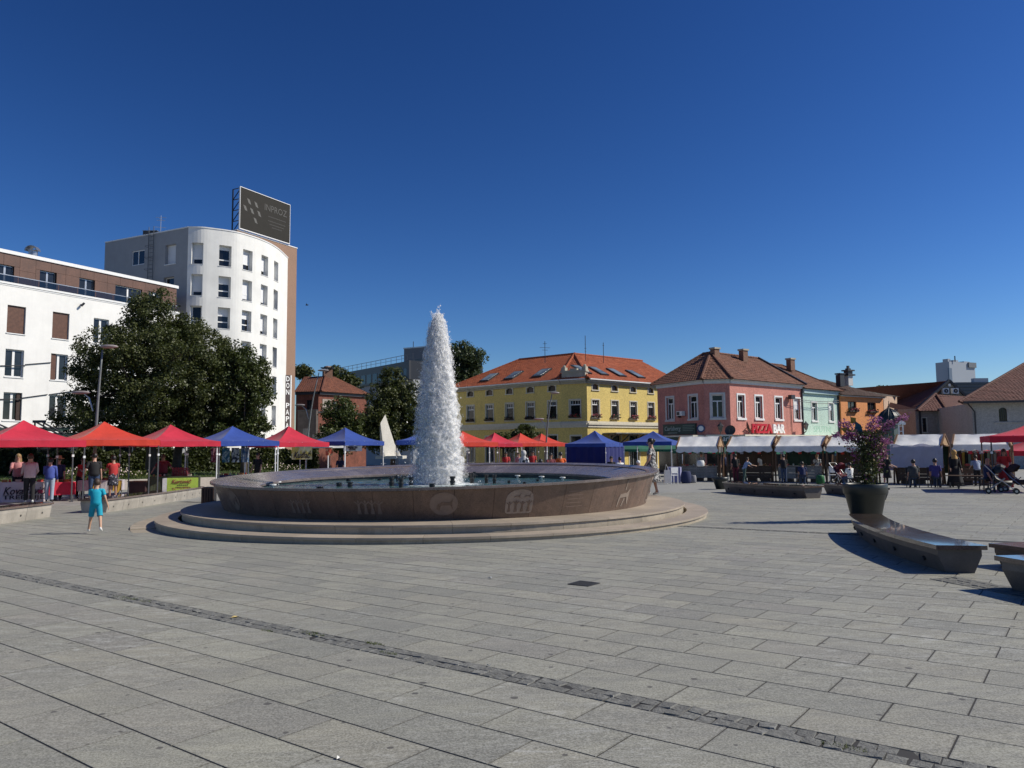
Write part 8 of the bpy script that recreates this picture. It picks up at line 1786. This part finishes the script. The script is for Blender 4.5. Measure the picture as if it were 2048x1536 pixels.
PL=thing('bougainvillea','tall bougainvillea with purple bracts and sprawling branches growing in the huge pot','plant',(px_,py_,pz+ht*.9))
def Q(px,py,dy=0): return Vector(aty(px,py,Yp_+dy))
r_=np.random.default_rng(3); base=Vector((px_,py_,pz+ht*.92))
br=[ [(1738,940),(1745,900),(1752,870),(1775,850),(1790,842),(1818,832)], [(1733,940),(1728,905),(1715,885),(1698,876),(1680,872),(1664,869)], [(1736,935),(1735,900),(1738,870),(1742,850),(1745,840)], [(1732,940),(1722,900),(1712,870),(1700,850),(1688,842)],
 [(1742,935),(1752,905),(1760,885),(1768,878),(1782,880)], [(1738,940),(1750,920),(1758,905),(1764,890)], [(1730,945),(1718,925),(1708,905),(1692,893)], [(1738,938),(1740,915),(1743,890),(1748,862)], [(1744,945),(1755,940),(1762,925),(1772,910)], [(1735,945),(1740,928),(1748,910),(1750,880),(1758,868)]]
LC=[];FCn=[]
for i,b_ in enumerate(br):
    dy=r_.uniform(-.35,.35); pts=[base]+[Q(x,y,dy*(k+1)/len(b_)) for k,(x,y) in enumerate(b_)]
    MB().tube(pts,[.022-.018*k/(len(pts)-1) for k in range(len(pts))],6).build('branch',M_bark,PL)
    for k in range(len(pts)-1):
        a,c=pts[k],pts[k+1]; n=int((c-a).length*150)
        for j in range(n):
            u=r_.random(); p=a.lerp(c,u); fr=(k+u)/(len(pts)-1)
            p=p+Vector(r_.normal(0,1,3))*(.05 if fr>.6 else .11)*(1.2 if r_.random()<.3 else .7)
            (FCn if (fr>.52 and r_.random()<.75) or r_.random()<.04 else LC).append(tuple(p))
for j in range(2600):
    y=r_.random(); px=1738+r_.normal(0,7+13*y); py=950-90*y; LC.append(tuple(Q(px,py,r_.normal(0,.16))))
for (x,y,s,n) in ((1700,868,7,150),(1715,873,8,130),(1748,850,8,180),(1742,862,6,110),(1767,882,7,160),(1765,900,5,70),(1690,850,7,90),(1782,848,5,90),(1800,838,4,100),(1812,834,3,50),(1672,871,4,50),(1736,880,9,80),(1694,876,6,90),(1752,838,5,60),(1770,858,5,60)):
    for j in range(int(n*1.2)): FCn.append(tuple(Q(x+r_.normal(0,s),y+r_.normal(0,s*.7),r_.normal(0,.1))))
for nm,LL,sz,m_ in (('leaves',LC,.052,M_bl),('flower_bracts',FCn,.046,M_bou)):
    cen=np.array(LL); nr=r_.normal(0,1,(len(cen),3)); nr/=np.linalg.norm(nr,axis=1)[:,None]; me,at=leaves_mesh(nm,cen,nr,sz,m_,r_); at.data.foreach_set('value',r_.random(len(cen)).astype(np.float32)); link(nm,me,PL,kind='stuff')
# cloth / net caught in the plant (yellow, teal)
for lab,P4,m_ in (('yellow paper caught in the top of the bougainvillea',[(1701,834),(1712,836),(1711,849),(1702,846)],mat('yellow_scrap',(.30,.24,.05),.7)),('yellow cloth scrap lower in the bougainvillea',[(1682,857),(1695,854),(1703,862),(1690,866)],MATS['yellow_scrap']),('teal net hanging in the middle of the bougainvillea',[(1712,843),(1722,850),(1728,869),(1708,868)],mat('teal_net',(.02,.10,.16),.8,.4,30))):
    q=thing('cloth_scrap',lab,'scrap',tuple(Q(*P4[0],-.1))); f=[Q(x,y,-.12+.03*k) for k,(x,y) in enumerate(P4)]; MB().hexa([f[0],f[1],f[2],f[3]]+[p+Vector((0,.012,0)) for p in f]).build('sheet',m_,q)
    MB().tube([f[0],f[0]+Vector((.02,.1,.06))],.004,4).build('thread',M_steel,q)
# small round pot at the left end of the mid bench
c=ground(1441,978); q=thing('round_planter','small round black planter at the left end of the long dark bench','planter',(c[0],c[1],c[2])); MB().lathe([(.001,0),(.19,0),(.30,.35),(.36,.42),(.36,.52),(.33,.52),(.3,.48)],tuple(c),18).build('pot_body',M_pot,q,smooth=True); MB().lathe([(.001,.47),(.31,.47)],tuple(c),14).build('soil',MATS['soil'],q)
MB().tube([(c[0],c[1],c[2]+.45),(c[0]+.03,c[1],c[2]+1.1),(c[0]+.12,c[1],c[2]+1.9)],[.03,.022,.01],6).build('stem',M_wood,q)
# table of dark box at the fountain's left rim
c=aty(420,975,22.5); q=thing('rubbish_bin','dark slatted rubbish bin behind the left end of the fountain','bin',(c[0],c[1],g(c[0],c[1]))); MB().box((c[0],c[1],g(c[0],c[1])+.4),(.28,.3,.78)).build('inner_bin',M_steel,q)
for k in range(5): MB().box((c[0]-.15+.075*k,c[1]-.17,g(c[0],c[1])+.42),(.055,.02,.7)).build('slat',mat('slat_brown',(.08,.035,.02),.6),q)
# bird in the sky
c=aty(614,610,60); q=thing('bird','tiny dark bird flying in the blue sky right of the tower','bird',tuple(c)); MB().ball(tuple(c),1,8,5,sc=(.13,.05,.05)).build('body',M_steel,q); MB().add([(c[0],c[1],c[2]),(c[0]+.05,c[1]+.3,c[2]+.12),(c[0]-.08,c[1]+.05,c[2]),(c[0]-.08,c[1]-.05,c[2]),(c[0]+.05,c[1]-.3,c[2]+.12)],[(0,1,2),(0,3,4)]).build('wings',M_steel,q)
